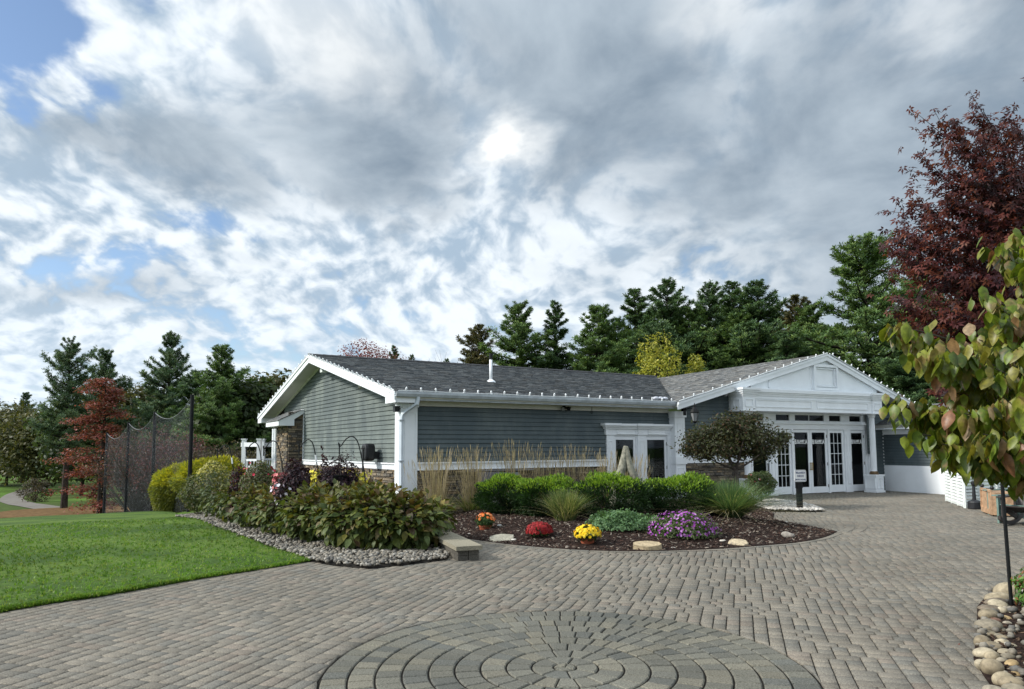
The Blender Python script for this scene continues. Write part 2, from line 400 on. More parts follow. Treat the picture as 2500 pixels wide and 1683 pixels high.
class MB:
    """collects polygons in world coordinates, then becomes ONE mesh object"""
    def __init__(s):
        s.v = []; s.f = []; s.t = []
    def poly(s, pts, tint=None):
        i = len(s.v); s.v += [tuple(p) for p in pts]; s.f.append(tuple(range(i, i + len(pts)))); s.t.append(tint)
    def add(s, vs, fs, tint=None):
        i = len(s.v); s.v += [tuple(p) for p in vs]
        for f in fs:
            s.f.append(tuple(j + i for j in f)); s.t.append(tint)
    def hexa(s, p, tint=None, nobottom=False):
        """p: 8 points, bottom loop 0-3 then top loop 4-7"""
        fs = [(4, 5, 6, 7), (0, 1, 5, 4), (1, 2, 6, 5), (2, 3, 7, 6), (3, 0, 4, 7)]
        if not nobottom: fs.append((3, 2, 1, 0))
        s.add(p, fs, tint)
    def box(s, F, u0, u1, v0, v1, z0, z1, tint=None):
        w_ = lambda u, v, z: W(F, u, v, z)
        s.hexa([w_(u0, v0, z0), w_(u1, v0, z0), w_(u1, v1, z0), w_(u0, v1, z0),
                w_(u0, v0, z1), w_(u1, v0, z1), w_(u1, v1, z1), w_(u0, v1, z1)], tint)
    def prism(s, loop0, loop1, tint=None):
        n = len(loop0)
        i = len(s.v); s.v += [tuple(p) for p in loop0] + [tuple(p) for p in loop1]
        s.f.append(tuple(i + n - 1 - k for k in range(n))); s.f.append(tuple(i + n + k for k in range(n)))
        for k in range(n):
            s.f.append((i + k, i + (k + 1) % n, i + n + (k + 1) % n, i + n + k))
        s.t += [tint] * (n + 2)
    def tube(s, pts, rad, n=8, tint=None, caps=True):
        pts = [np.array(p, float) for p in pts]
        if not hasattr(rad, '__len__'): rad = [rad] * len(pts)
        base = len(s.v)
        ref = None
        for i, p in enumerate(pts):
            a = pts[min(i + 1, len(pts) - 1)] - pts[max(i - 1, 0)]
            a = a / (np.linalg.norm(a) + 1e-9)
            if ref is None:
                ref = np.array([1., 0, 0]) if abs(a[0]) < 0.8 else np.array([0, 1., 0])
            e1 = ref - a * (ref @ a); e1 /= np.linalg.norm(e1) + 1e-9; ref = e1
            e2 = np.cross(a, e1)
            for k in range(n):
                th = 2 * math.pi * k / n
                s.v.append(tuple(p + rad[i] * (math.cos(th) * e1 + math.sin(th) * e2)))
        for i in range(len(pts) - 1):
            for k in range(n):
                a0 = base + i * n + k; a1 = base + i * n + (k + 1) % n
                s.f.append((a0, a1, a1 + n, a0 + n)); s.t.append(tint)
        if caps:
            s.f.append(tuple(base + n - 1 - k for k in range(n))); s.t.append(tint)
            e = base + (len(pts) - 1) * n
            s.f.append(tuple(e + k for k in range(n))); s.t.append(tint)
    def lathe(s, c, prof, n=16, tint=None):
        s.tube([np.array(c) + np.array([0, 0, z]) for r, z in prof], [r for r, z in prof], n, tint)
    def ball(s, c, r, n=8, tint=None, sq=(1, 1, 1)):
        rings = max(4, n // 2)
        base = len(s.v)
        for i in range(rings + 1):
            ph = math.pi * i / rings
            for k in range(n):
                th = 2 * math.pi * k / n
                s.v.append((c[0] + r * sq[0] * math.sin(ph) * math.cos(th), c[1] + r * sq[1] * math.sin(ph) * math.sin(th), c[2] + r * sq[2] * math.cos(ph)))
        for i in range(rings):
            for k in range(n):
                a0 = base + i * n + k; a1 = base + i * n + (k + 1) % n
                s.f.append((a0, a0 + n, a1 + n, a1)); s.t.append(tint)
    def obj(s, name, mat, parent=None, loc=None, smooth=False, kind=None, color=None):
        if loc is None:
            loc = ROOTLOC.get(parent.name, np.zeros(3)) if parent else np.zeros(3)
        me = bpy.data.meshes.new(name)
        off = np.array(loc, float)
        me.from_pydata([tuple(np.array(p) - off) for p in s.v], [], s.f)
        cc = np.ones((len(s.f), 3), dtype=np.float32)
        for i, t_ in enumerate(s.t):
            if t_ is not None: cc[i] = t_
        settint(me, cc, len(s.f))
        if smooth:
            me.polygons.foreach_set('use_smooth', np.ones(len(s.f), dtype=bool))
        me.materials.append(MATS[mat])
        o = bpy.data.objects.new(name, me); col.objects.link(o)
        if parent: o.parent = parent
        else: o.location = off
        ROOTLOC[o.name] = off
        if kind: o['kind'] = kind
        if color: o.color = (*color, 1)
        return o
ROOTLOC = {}
def link_mesh(name, me, parent=None, loc=(0, 0, 0), kind=None, color=None, rotz=0, scale=1):
    o = bpy.data.objects.new(name, me); col.objects.link(o)
    o.location = loc
    if rotz: o.rotation_euler = (0, 0, rotz)
    if scale != 1: o.scale = scale if hasattr(scale, '__len__') else (scale,) * 3
    if parent: o.parent = parent
    if kind: o['kind'] = kind
    if color is not None: o.color = (*color, 1)
    ROOTLOC[o.name] = np.array(loc, float)
    return o
def tag(o, label, cat, group=None):
    o['label'] = label; o['category'] = cat
    if group: o['group'] = group
    return o
def thing(name, label, cat, loc=(0, 0, 0), group=None):
    o = bpy.data.objects.new(name, None); col.objects.link(o)
    o.location = tuple(loc); o.empty_display_size = 0.2
    ROOTLOC[o.name] = np.array(loc, float)
    if label: tag(o, label, cat, group)
    return o
def dup(root, loc, rotz=0.0, scale=(1, 1, 1), label=None, group=None, color=None):
    r = root.copy(); col.objects.link(r); r.location = loc; r.rotation_euler = (0, 0, rotz); r.scale = scale
    if label: r['label'] = label
    if group: r['group'] = group
    if color is not None: r.color = (*color, 1)
    for ch in list(root.children):
        c_ = ch.copy(); col.objects.link(c_); c_.parent = r
        if color is not None: c_.color = (*color, 1)
    return r
def move(root, loc, rotz=0.0, scale=(1, 1, 1)):
    root.location = loc; root.rotation_euler = (0, 0, rotz); root.scale = scale

# frames of reference: the long wing and the entrance wing
ang = 0.525; Uv = np.array([math.cos(ang), math.sin(ang), 0])
a = ang + 0.0402; Vv = np.array([-math.sin(a), math.cos(a), 0])
a = ang - 0.0765; U2 = np.array([math.cos(a), math.sin(a), 0])
a = ang - 0.0406; V2 = np.array([-math.sin(a), math.cos(a), 0])
E0 = np.array([-2.7298, 16.0624, 0.0]); EB = E0 + 8.7733 * Uv
FA = (E0, Uv, Vv); FB = (EB, U2, V2); FW = (np.zeros(3), np.array([1., 0, 0]), np.array([0, 1., 0]))
def W(F, u, v, z): return F[0] + u * F[1] + v * F[2] + np.array([0, 0, z])
def ray(px, py): return fwd + rt * (px - 1250) / FPX + up * (PPY - py) / FPX
def G(px, py, z=0.0):
    """where the sight line through a photo point meets the level z"""
    r_ = ray(px, py); t_ = (z - EYE) / r_[2]
    p = EYEV + t_ * r_
    return p
def AT(px, py, depth):
    r_ = ray(px, py); return EYEV + r_ * depth / r_[1]
def smooth01(x): x = np.clip(x, 0, 1); return x * x * (3 - 2 * x)

# ------------------------------------------------------------------ terrain
PR = np.array([0, 14, 17, 24, 30, 37, 50, 75, 110, 170, 300, 700, 2500.])
PZ = np.array([0, 0, 0, -0.40, -0.78, -1.35, -2.5, -4.35, -5.6, -6.2, -6.0, -3.0, 10.0])
def terrain(x, y):
    x = np.asarray(x, float); y = np.asarray(y, float)
    r_ = np.hypot(x, y)
    wt = smooth01((-x / np.maximum(y, 1.0) - 0.37) / 0.12) * (y > 0) + (y <= 0) * (x < 0)
    zz = np.interp(r_, PR, PZ)
    zz = zz + 0.5 * np.sin(x * 0.05 + 1.3) * np.cos(y * 0.043) * smooth01((r_ - 60) / 60)
    return wt * zz + (1 - wt) * np.minimum(0, 0) 
xs = np.unique(np.concatenate([np.linspace(-30, 20, 101), -30 - np.geomspace(1, 1500, 45), 20 + np.geomspace(1, 1500, 35)]))
ys = np.unique(np.concatenate([np.linspace(-10, 60, 141), 60 + np.geomspace(1, 2000, 60), -10 - np.geomspace(1, 800, 14)]))
XX, YY = np.meshgrid(xs, ys)
ZZ = terrain(XX, YY) - 0.04
V = np.stack([XX, YY, ZZ], -1).reshape(-1, 3)
nx = len(xs); ny = len(ys)
ii = (np.arange(ny - 1)[:, None] * nx + np.arange(nx - 1)[None, :]).ravel()
link_mesh('ground', np_mesh('ground', V, np.stack([ii, ii + 1, ii + 1 + nx, ii + nx], 1), 'terrain_ground', smooth=True), kind='structure')

def inpoly(x, y, poly):
    x = np.asarray(x); y = np.asarray(y); ins = np.zeros(x.shape, bool)
    n = len(poly); j = n - 1
    for i in range(n):
        xi, yi = poly[i][:2]; xj, yj = poly[j][:2]
        c_ = ((yi > y) != (yj > y)) & (x < (xj - xi) * (y - yi) / (yj - yi + 1e-12) + xi)
        ins ^= c_; j = i
    return ins
def segdist(x, y, poly, closed=True):
    x = np.asarray(x, float); y = np.asarray(y, float); best = np.full(x.shape, 1e9)
    n = len(poly)
    for i in range(n if closed else n - 1):
        ax, ay = poly[i][:2]; bx, by = poly[(i + 1) % n][:2]
        dx, dy = bx - ax, by - ay
        t_ = np.clip(((x - ax) * dx + (y - ay) * dy) / (dx * dx + dy * dy + 1e-12), 0, 1)
        best = np.minimum(best, np.hypot(x - ax - t_ * dx, y - ay - t_ * dy))
    return best
def spline(pts, n=8, closed=False):
    pts = [np.array(p, float) for p in pts]; N = len(pts); out_ = []
    rngi = range(N if closed else N - 1)
    g = lambda i: pts[i % N] if closed else pts[min(max(i, 0), N - 1)]
    for i in rngi:
        p0, p1, p2, p3 = g(i - 1), g(i), g(i + 1), g(i + 2)
        for k in range(n):
            t_ = k / n
            out_.append(0.5 * ((2 * p1) + (-p0 + p2) * t_ + (2 * p0 - 5 * p1 + 4 * p2 - p3) * t_ ** 2 + (-p0 + 3 * p1 - 3 * p2 + p3) * t_ ** 3))
    if not closed: out_.append(pts[-1])
    return out_
def sheet(name, poly, hfun, step, mat, kind='structure', edge_drop=0.05, smooth=True, bev=0.0):
    """a surface over a polygon: grid inside, its rim sampled, triangulated, with a small skirt"""
    from mathutils.geometry import delaunay_2d_cdt
    rim = []
    n = len(poly)
    for i in range(n):
        p, q_ = np.array(poly[i][:2]), np.array(poly[(i + 1) % n][:2])
        L = np.linalg.norm(q_ - p); k = max(1, int(L / step))
        for j in range(k): rim.append(p + (q_ - p) * j / k)
    P_ = np.array(rim)
    x0, y0 = P_.min(0); x1, y1 = P_.max(0)
    gx, gy = np.meshgrid(np.arange(x0, x1, step), np.arange(y0, y1, step))
    gx = gx.ravel(); gy = gy.ravel()
    ok = inpoly(gx, gy, rim) & (segdist(gx, gy, rim) > step * 0.45)
    pts = [Vector(p) for p in rim] + [Vector((a_, b_)) for a_, b_ in zip(gx[ok], gy[ok])]
    N = len(rim)
    vs, es, fs, *_ = delaunay_2d_cdt(pts, [(i, (i + 1) % N) for i in range(N)], [list(range(N))], 1, 1e-5)
    vx = np.array([v.x for v in vs]); vy = np.array([v.y for v in vs])
    z = hfun(vx, vy, segdist(vx, vy, rim))
    m_ = MB(); m_.v = [(a_, b_, c_) for a_, b_, c_ in zip(vx, vy, z)]; m_.f = [tuple(f) for f in fs]; m_.t = [None] * len(fs)
    for i in range(N):
        p, q_ = rim[i], rim[(i + 1) % N]
        zp, zq = hfun(np.array([p[0], q_[0]]), np.array([p[1], q_[1]]), np.zeros(2))
        m_.poly([(p[0], p[1], zp - edge_drop), (q_[0], q_[1], zq - edge_drop), (q_[0], q_[1], zq), (p[0], p[1], zp)])
    o = m_.obj(name, mat, smooth=smooth); o['kind'] = kind
    return o

# lawn over the pavement's left side
lawn_edge = spline([(-5.6, 5.9), (-5.11, 6.93), (-4.8, 7.39), (-4.53, 7.67), (-3.87, 8.69), (-3.37, 9.32), (-2.90, 9.95)], 4)
lawn_poly = [tuple(p) for p in lawn_edge] + [(-4.25, 11.7), (-6.3, 14.55), (-9.2, 18.84), (-12.0, 24.5), (-17, 33), (-26, 37), (-34, 34), (-34, 10), (-12, 3.0), (-7, 3.4)]
lawn_h = lambda x, y, d_: terrain(x, y) + 0.035 * smooth01(d_ / 0.12) + 0.012 + 0.012 * np.sin(x * 1.7) * np.sin(y * 1.3)
lawn = sheet('lawn', lawn_poly, lawn_h, 0.55, 'lawn_turf')

# far fairway details lying on the terrain
def drape(name, pts, width, mat, lift, closed=False, kind='structure'):
    c_ = spline(pts, 8); m_ = MB(); prev = None
    for i, p in enumerate(c_):
        q_ = c_[min(i + 1, len(c_) - 1)] - c_[max(i - 1, 0)]; q_ = q_ / np.linalg.norm(q_)
        nn_ = np.array([-q_[1], q_[0]]) * width / 2
        row = []
        for k in (-1, -0.33, 0.33, 1):
            pp = p + nn_ * k; row.append((pp[0], pp[1], float(terrain(pp[0], pp[1])) + lift))
        if prev:
            for k in range(3): m_.poly([prev[k], prev[k + 1], row[k + 1], row[k]])
        prev = row
    o = m_.obj(name, mat, smooth=True); o['kind'] = kind; return o
def gt(px, depth): return ((px - 1250) / FPX * depth, depth)
drape('cart_path', [gt(255, 62), gt(200, 68), gt(130, 76), (gt(70, 88)), gt(38, 101), gt(42, 116), gt(62, 128), gt(110, 145)], 3.0, 'cart_path', 0.02)
def patch(name, cx_, cy_, rx, ry, mat, lift):
    poly = [(cx_ + rx * math.cos(t_) * (1 + 0.12 * math.sin(3 * t_)), cy_ + ry * math.sin(t_)) for t_ in np.linspace(0, 2 * math.pi, 28, endpoint=False)]
    return sheet(name, poly, lambda x, y, d_: terrain(x, y) + lift, 2.5, mat, edge_drop=0.3)
x_, y_ = gt(225, 70); patch('pine_needle_litter', x_, y_, 9, 9, 'pine_litter', 0.05)
x_, y_ = gt(-5, 56); patch('sand_bunker', x_, y_, 2.0, 2.2, 'bunker_sand', 0.05)

# ------------------------------------------------------------------ paving
bed_poly = [tuple(p) for p in spline([(-1.0, 12.45), (-0.15, 11.58), (0.80, 10.96), (1.82, 10.68), (3.18, 10.86), (3.90, 11.15), (4.75, 11.55), (5.45, 12.15), (6.10, 12.98)], 5)] + \
    [(5.95, 14.0), (5.75, 15.2), (6.3, 16.6), (7.2, 19.6), (7.2, 21.0), (5.2, 20.6), (2.0, 19.0), (-2.3, 16.4), (-2.4, 14.5), (-1.6, 13.2)]
path_poly = [(6.20, 13.1), (6.75, 13.75), (7.15, 14.9), (7.55, 16.5), (7.6, 17.0), (6.4, 17.0), (5.9, 15.2), (6.05, 14.1)]
CC = np.array([0.377, 5.138]); CR = 1.743
ptheta = R(18.5)       # the paver rows run this far right of the view direction
pu = np.array([math.cos(-ptheta), math.sin(-ptheta)]); pv = np.array([math.sin(ptheta), math.cos(ptheta)])
unit = 0.0580
# exact random tiling of 2x2, 3x2 and 2x3 unit stones
GX0, GX1, GY0, GY1 = -250, 380, 24, 495
tiles = []
rr = random.Random(5)
row = GY0
while row < GY1:                       # strips of 6 x 6 unit blocks, each laid along or across, strips shifted against each other
    c0 = GX0 + rr.randrange(6)
    while c0 < GX1:
        kind_ = rr.random(); al = rr.random() < .55
        parts_ = rr.choice(([2, 2, 2], [2, 2, 2], [3, 3])); p_ = 0
        for q_ in parts_:
            o_ = 0
            for r2 in (rr.choice(([3, 3], [2, 2, 2])) if q_ == 2 else [2, 2, 2]):
                tiles.append((c0 + o_, row + p_, r2, q_) if al else (c0 + p_, row + o_, q_, r2)); o_ += r2
            p_ += q_
        c0 += 6
    row += 6
T = np.array(tiles, float)
cu = (T[:, 0] + T[:, 2] / 2) * unit; cv = (T[:, 1] + T[:, 3] / 2) * unit
px_ = cu * pu[0] + cv * pv[0]; py_ = cu * pu[1] + cv * pv[1]
keep = (py_ > 3.6) & (py_ < 27) & (np.abs(px_) < py_ * 0.80 + 0.8)
keep &= ~(inpoly(px_, py_, lawn_poly) & (segdist(px_, py_, lawn_poly) > 0.2))
keep &= ~(inpoly(px_, py_, bed_poly) & (segdist(px_, py_, bed_poly) > 0.25))
ang4 = [(sx4 * T[:, 2] * unit / 2, sy4 * T[:, 3] * unit / 2) for sx4, sy4 in ((-1, -1), (1, -1), (1, 1), (-1, 1))]
far4 = np.max([np.hypot(px_ + a_ * pu[0] + b_ * pv[0] - CC[0], py_ + a_ * pu[1] + b_ * pv[1] - CC[1]) for a_, b_ in ang4], axis=0)
keep &= ~(far4 < CR + 0.035)
behind = ((px_ - E0[0]) * Vv[0] + (py_ - E0[1]) * Vv[1]) 
keep &= ~((behind > 1.2) & (px_ < 7.2))
keep &= ~((px_ < -1.4) & (py_ > 10.6 + 0 * px_) & (px_ > -12))
keep &= ~((px_ - 5.0 > 0) & (py_ < 7.3) & (px_ > 0.62 * py_ + 0.75))
T = T[keep]; px_ = px_[keep]; py_ = py_[keep]
def paver_verts(hw, hl, ch=0.008, h=0.045):
    a_ = [(-hw, -hl), (hw, -hl), (hw, hl), (-hw, hl)]
    b_ = [(x * (1 - ch / hw), y * (1 - ch / hl)) for x, y in a_]
    return np.array([(x, y, -h) for x, y in a_] + [(x, y, -ch * 0.9) for x, y in a_] + [(x, y, 0) for x, y in b_])
PF = np.array([(8, 9, 10, 11), (4, 5, 9, 8), (5, 6, 10, 9), (6, 7, 11, 10), (7, 4, 8, 11), (0, 1, 5, 4), (1, 2, 6, 5), (2, 3, 7, 6), (3, 0, 4, 7)])
def stone_tone(n, seed=0):
    g = np.random.default_rng(seed)
    base = np.array([(0.182, 0.165, 0.137), (0.172, 0.159, 0.134), (0.196, 0.176, 0.144), (0.194, 0.168, 0.138), (0.160, 0.152, 0.132)])
    c_ = base[g.choice(5, n, p=[.3, .25, .22, .11, .12])]
    return c_ * g.uniform(0.88, 1.10, (n, 1))
root_p = MB()
root_p.add([(-13, 3.0, -0.016), (19, 3.0, -0.016), (24, 27, -0.016), (-1.4, 27, -0.016), (-1.4, 12, -0.016), (-13, 12, -0.016)], [(0, 1, 2, 3, 4, 5)])
plaza = root_p.obj('paved_plaza', 'sand_joint'); plaza['kind'] = 'structure'
order = np.argsort(np.hypot(px_, py_) + 100 * (np.abs(px_) > py_ * 0.78) + 100 * (py_ < 4.42))
gap_ = 0.0044
protos = {(int(w_), int(h_)): np_mesh('paver', paver_verts(w_ * unit / 2 - gap_, h_ * unit / 2 - gap_), PF, 'paver_stone') for w_, h_ in ((2, 2), (3, 2), (2, 3), (3, 3))}
tones = stone_tone(len(T), 3)
cut = np.hypot(px_ - CC[0], py_ - CC[1]) < CR + 0.20     # those beside the circle are cut to it
nobj = 0; rest = []
for i in order:
    if nobj < 290 and not cut[i]:
        o = link_mesh('paver', protos[(int(T[i, 2]), int(T[i, 3]))], plaza, (px_[i], py_[i], rr.uniform(-.0018, .0018)), color=tones[i])
        o.rotation_euler = (rr.uniform(-.006, .006), rr.uniform(-.006, .006), -ptheta + rr.uniform(-.012, .012)); nobj += 1
    else: rest.append(i)
allv = []; allf = []; allt = []
g_ = np.random.default_rng(8); base_i = 0
for i in rest:
    v_ = paver_verts(T[i, 2] * unit / 2 - gap_, T[i, 3] * unit / 2 - gap_)
    an = -ptheta + g_.normal(0, 0.008); ca, sa = math.cos(an), math.sin(an)
    x = v_[:, 0] * ca - v_[:, 1] * sa + px_[i]; y = v_[:, 0] * sa + v_[:, 1] * ca + py_[i]
    z = v_[:, 2] + g_.normal(0, 0.0012) + v_[:, 0] * g_.normal(0, 0.007) + v_[:, 1] * g_.normal(0, 0.007)
    if cut[i]:
        dd = np.hypot(x - CC[0], y - CC[1]); k = np.maximum(1, (CR + 0.012) / np.maximum(dd, 1e-6))
        x = CC[0] + (x - CC[0]) * k; y = CC[1] + (y - CC[1]) * k
    allv.append(np.stack([x, y, z], 1)); allf.append(PF + base_i); allt.append(np.repeat(tones[i][None], 9, 0)); base_i += 12
link_mesh('paver_field', np_mesh('paver_field', np.concatenate(allv), np.concatenate(allf), 'paver_stone', np.concatenate(allt)), plaza, kind='stuff')

# round medallion of wedge stones
medal = MB(); medal.add([(CC[0] + (CR + .01) * math.cos(t_), CC[1] + (CR + .01) * math.sin(t_), -0.012) for t_ in np.linspace(0, 2 * math.pi, 48, endpoint=False)], [tuple(range(48))])
medal = medal.obj('paver_circle', 'sand_joint'); medal['kind'] = 'structure'
def wedge(r0, r1, a0, a1, ch=0.009, h=0.045, k=2):
    g2 = 0.0068
    def ringp(ri, ro, ga):
        pts = []
        for j in range(k + 1): t_ = a0 + (a1 - a0) * j / k; t_ += (ga * 0.8 / ro) * (1 - 2 * j / k); pts.append((ro * math.cos(t_), ro * math.sin(t_)))
        for j in range(k, -1, -1): t_ = a0 + (a1 - a0) * j / k; t_ += (ga * 0.8 / max(ri, 0.03)) * (1 - 2 * j / k); pts.append((ri * math.cos(t_), ri * math.sin(t_)))
        return pts
    o_ = ringp(r0 + g2, r1 - g2, g2); i_ = ringp(r0 + g2 + ch, r1 - g2 - ch, g2 + ch)
    n = len(o_)
    v_ = [(x, y, -h) for x, y in o_] + [(x, y, -ch * 0.8) for x, y in o_] + [(x, y, 0) for x, y in i_]
    f_ = [tuple(2 * n + q for q in range(n))]
    for q in range(n):
        q2 = (q + 1) % n
        f_ += [(n + q, n + q2, 2 * n + q2, 2 * n + q), (q, q2, n + q2, n + q)]
    return v_, f_
r_in = 0.0; ring_w = (CR - 0.245) / 8
rings = [(0.0, 0.085, 3), (0.085, 0.245, 7)] + [(0.245 + k * ring_w, 0.245 + (k + 1) * ring_w, max(9, int(round(2 * math.pi * (0.245 + (k + 0.6) * ring_w) / 0.140)))) for k in range(8)]
restm = MB(); nn = 0
ctone = np.array([(0.128, 0.125, 0.106), (0.146, 0.141, 0.116), (0.168, 0.157, 0.124), (0.112, 0.113, 0.100)])
for ri, (r0, r1, n) in enumerate(rings):
    v_, f_ = wedge(max(r0, 0.004), r1, 0, 2 * math.pi / n, k=2 if n > 8 else 5)
    mb = MB(); mb.add(v_, f_); me = None
    ph = rr.uniform(0, 6)
    for k in range(n):
        th = ph + 2 * math.pi * k / n
        cth = th + math.pi / n; rm = (r0 + r1) / 2
        px0, py0 = CC[0] + rm * math.cos(cth), CC[1] + rm * math.sin(cth)
        tone = ctone[rr.choices((0, 1, 2, 3), (4, 4, 2.2, 2))[0]] * rr.uniform(0.9, 1.12)
        if py0 > 4.36 and nn < 298:
            if me is None:
                o = mb.obj('paver', 'paver_stone'); me = o.data
            else:
                o = bpy.data.objects.new('paver', me); col.objects.link(o)
            o.parent = medal; o.location = (CC[0], CC[1], rr.uniform(-.002, .003)); o.rotation_euler = (rr.uniform(-.001, .001), rr.uniform(-.001, .001), th)
            o.color = (*tone, 1); nn += 1
        else:
            ca, sa = math.cos(th), math.sin(th)
            restm.add([(CC[0] + x * ca - y * sa, CC[1] + x * sa + y * ca, z) for x, y, z in v_], f_, tone)
restm.obj('paver_remainder', 'paver_stone', medal, kind='stuff')

# edging courses along the beds
def course(name, pts, width, length, mat, tone_seed, z=0.008, off=0.0):
    c_ = spline(pts, 14); L = [0]
    for i in range(1, len(c_)): L.append(L[-1] + np.linalg.norm(c_[i] - c_[i - 1]))
    L = np.array(L); c_ = np.array(c_)
    n = int(L[-1] / length); root = None; m_ = MB(); me = None
    tt = stone_tone(n, tone_seed)
    def at_(s_):
        p = np.array([np.interp(s_, L, c_[:, 0]), np.interp(s_, L, c_[:, 1])]); q_ = np.array([np.interp(s_ + .02, L, c_[:, 0]), np.interp(s_ + .02, L, c_[:, 1])])
        t_ = (q_ - p); t_ /= np.linalg.norm(t_) + 1e-9; return p, np.array([-t_[1], t_[0]])
    for k in range(n):
        g2 = 0.003
        p0, n0 = at_(k * length + g2); p1, n1 = at_((k + 1) * length - g2)
        w0 = width / 2
        lo = [p0 - n0 * w0, p1 - n1 * w0, p1 + n1 * w0, p0 + n0 * w0]; cen = sum(lo) / 4
        b_ = [cen + (q_ - cen) * 0.94 for q_ in lo]
        v_ = [(x, y, z - 0.05) for x, y in lo] + [(x, y, z - 0.006) for x, y in lo] + [(x, y, z) for x, y in b_]
        m2 = MB(); m2.add(v_, [tuple(f) for f in PF], tt[k])
        m2.obj(name, mat, plaza, loc=np.zeros(3))
bc = [(-1.0, 12.42), (-0.15, 11.53), (0.80, 10.90), (1.82, 10.62), (3.18, 10.80), (3.92, 11.09), (4.78, 11.49), (5.50, 12.10), (6.18, 12.93)]
course('edging_stone', bc, 0.10, 0.31, 'paver_stone', 21)
cb = [(6.20, 12.96), (6.72, 13.72), (7.28, 15.1), (7.76, 16.6), (8.08, 18.1), (8.22, 19.4), (8.05, 20.2)]
course('edging_stone', cb, 0.16, 0.23, 'paver_stone', 22)
cb2 = [(6.42, 12.92), (6.95, 13.66), (7.52, 15.02), (8.00, 16.52), (8.32, 18.04), (8.47, 19.4), (8.30, 20.3)]
course('edging_stone', cb2, 0.14, 0.23, 'paver_stone', 23)

# mulch bed
def mulch_h(x, y, d_):
    return 0.012 + 0.20 * smooth01(d_ / 1.9) + 0.018 * np.sin(x * 5.1 + y) * np.sin(y * 4.3) * smooth01(d_ / .3)
bed = sheet('mulch_bed', bed_poly, mulch_h, 0.16, 'mulch')
def bedz(x, y):
    x = np.array([x], float); y = np.array([y], float)
    return float(mulch_h(x, y, segdist(x, y, bed_poly))[0]) if inpoly(x, y, bed_poly)[0] else 0.0
def scatter(n, poly, seed, mind=0.02):
    g = np.random.default_rng(seed); P_ = np.array([p[:2] for p in poly]); lo = P_.min(0); hi = P_.max(0)
    p = g.uniform(lo, hi, (n * 3, 2)); ok = inpoly(p[:, 0], p[:, 1], poly) & (segdist(p[:, 0], p[:, 1], poly) > mind)
    return p[ok][:n]
def rotm(ax, ay, az):
    ca, sa = np.cos(ax), np.sin(ax); cb_, sb = np.cos(ay), np.sin(ay); cc, sc = np.cos(az), np.sin(az)
    Rz = np.stack([np.stack([cc, -sc, 0 * cc], -1), np.stack([sc, cc, 0 * cc], -1), np.stack([0 * cc, 0 * cc, 1 + 0 * cc], -1)], -2)
    Ry = np.stack([np.stack([cb_, 0 * cb_, sb], -1), np.stack([0 * cb_, 1 + 0 * cb_, 0 * cb_], -1), np.stack([-sb, 0 * cb_, cb_], -1)], -2)
    Rx = np.stack([np.stack([1 + 0 * ca, 0 * ca, 0 * ca], -1), np.stack([0 * ca, ca, -sa], -1), np.stack([0 * ca, sa, ca], -1)], -2)
    return Rz @ Ry @ Rx
def stamp(tv, tf, pos, rot, scale, colr):
    """copies of a small template at many places as one vertex soup"""
    tv = np.asarray(tv, float); tf = np.asarray(tf)
    sc = scale if np.ndim(scale) == 2 else np.repeat(np.asarray(scale)[:, None], 3, 1)
    v_ = np.einsum('nij,nkj->nki', rot, tv[None] * sc[:, None, :]) + pos[:, None, :]
    n, k = len(pos), len(tv)
    f_ = tf[None] + (np.arange(n) * k)[:, None, None]
    c_ = np.repeat(colr, len(tf), 0)
    return v_.reshape(-1, 3), f_.reshape(-1, tf.shape[1]), c_
chipv = [(-1, -.3, 0), (1, -.3, 0), (1, .3, 0), (-1, .3, 0), (-.9, -.2, .25), (.8, -.25, .25), (.9, .2, .25), (-.8, .25, .25)]
boxf = [(4, 5, 6, 7), (0, 1, 5, 4), (1, 2, 6, 5), (2, 3, 7, 6), (3, 0, 4, 7)]
def chips(name, n, poly, seed, zf, size, cols, kind='stuff'):
    p = scatter(n, poly, seed); n = len(p); g = np.random.default_rng(seed + 1)
    z = zf(p[:, 0], p[:, 1], segdist(p[:, 0], p[:, 1], poly))
    c_ = np.array(cols)[g.choice(len(cols), n)] * g.uniform(.6, 1.4, (n, 1))
    v_, f_, t_ = stamp(chipv, boxf, np.column_stack([p, z + g.uniform(0, .012, n)]), rotm(g.normal(0, .35, n), g.normal(0, .35, n), g.uniform(0, 6.28, n)), g.uniform(.5, 1.5, n) * size, c_)
    link_mesh(name, np_mesh(name, v_, f_, 'chip_wood', t_), kind=kind)
chips('mulch_chips', 22000, bed_poly, 31, mulch_h, 0.024, [(.045, .026, .02), (.03, .02, .017), (.07, .045, .034), (.10, .075, .06), (.022, .016, .014), (.055, .03, .022), (.20, .17, .14)])

# ------------------------------------------------------------------ the building
bld = thing('function_hall', 'long single-storey grey clapboard hall with white trim and gabled entrance', 'building', E0)
he, hr, wA, LA = 2.965, 4.70, 7.32, 8.7733
heB, hrB, wB, wB2 = 2.95, 4.755, 6.39, 4.90
WV = 0.40        # long wall plane
WU = 0.50        # gable wall plane
def bobj(mb, name, mat, **k): return mb.obj(name, mat, bld, **k)

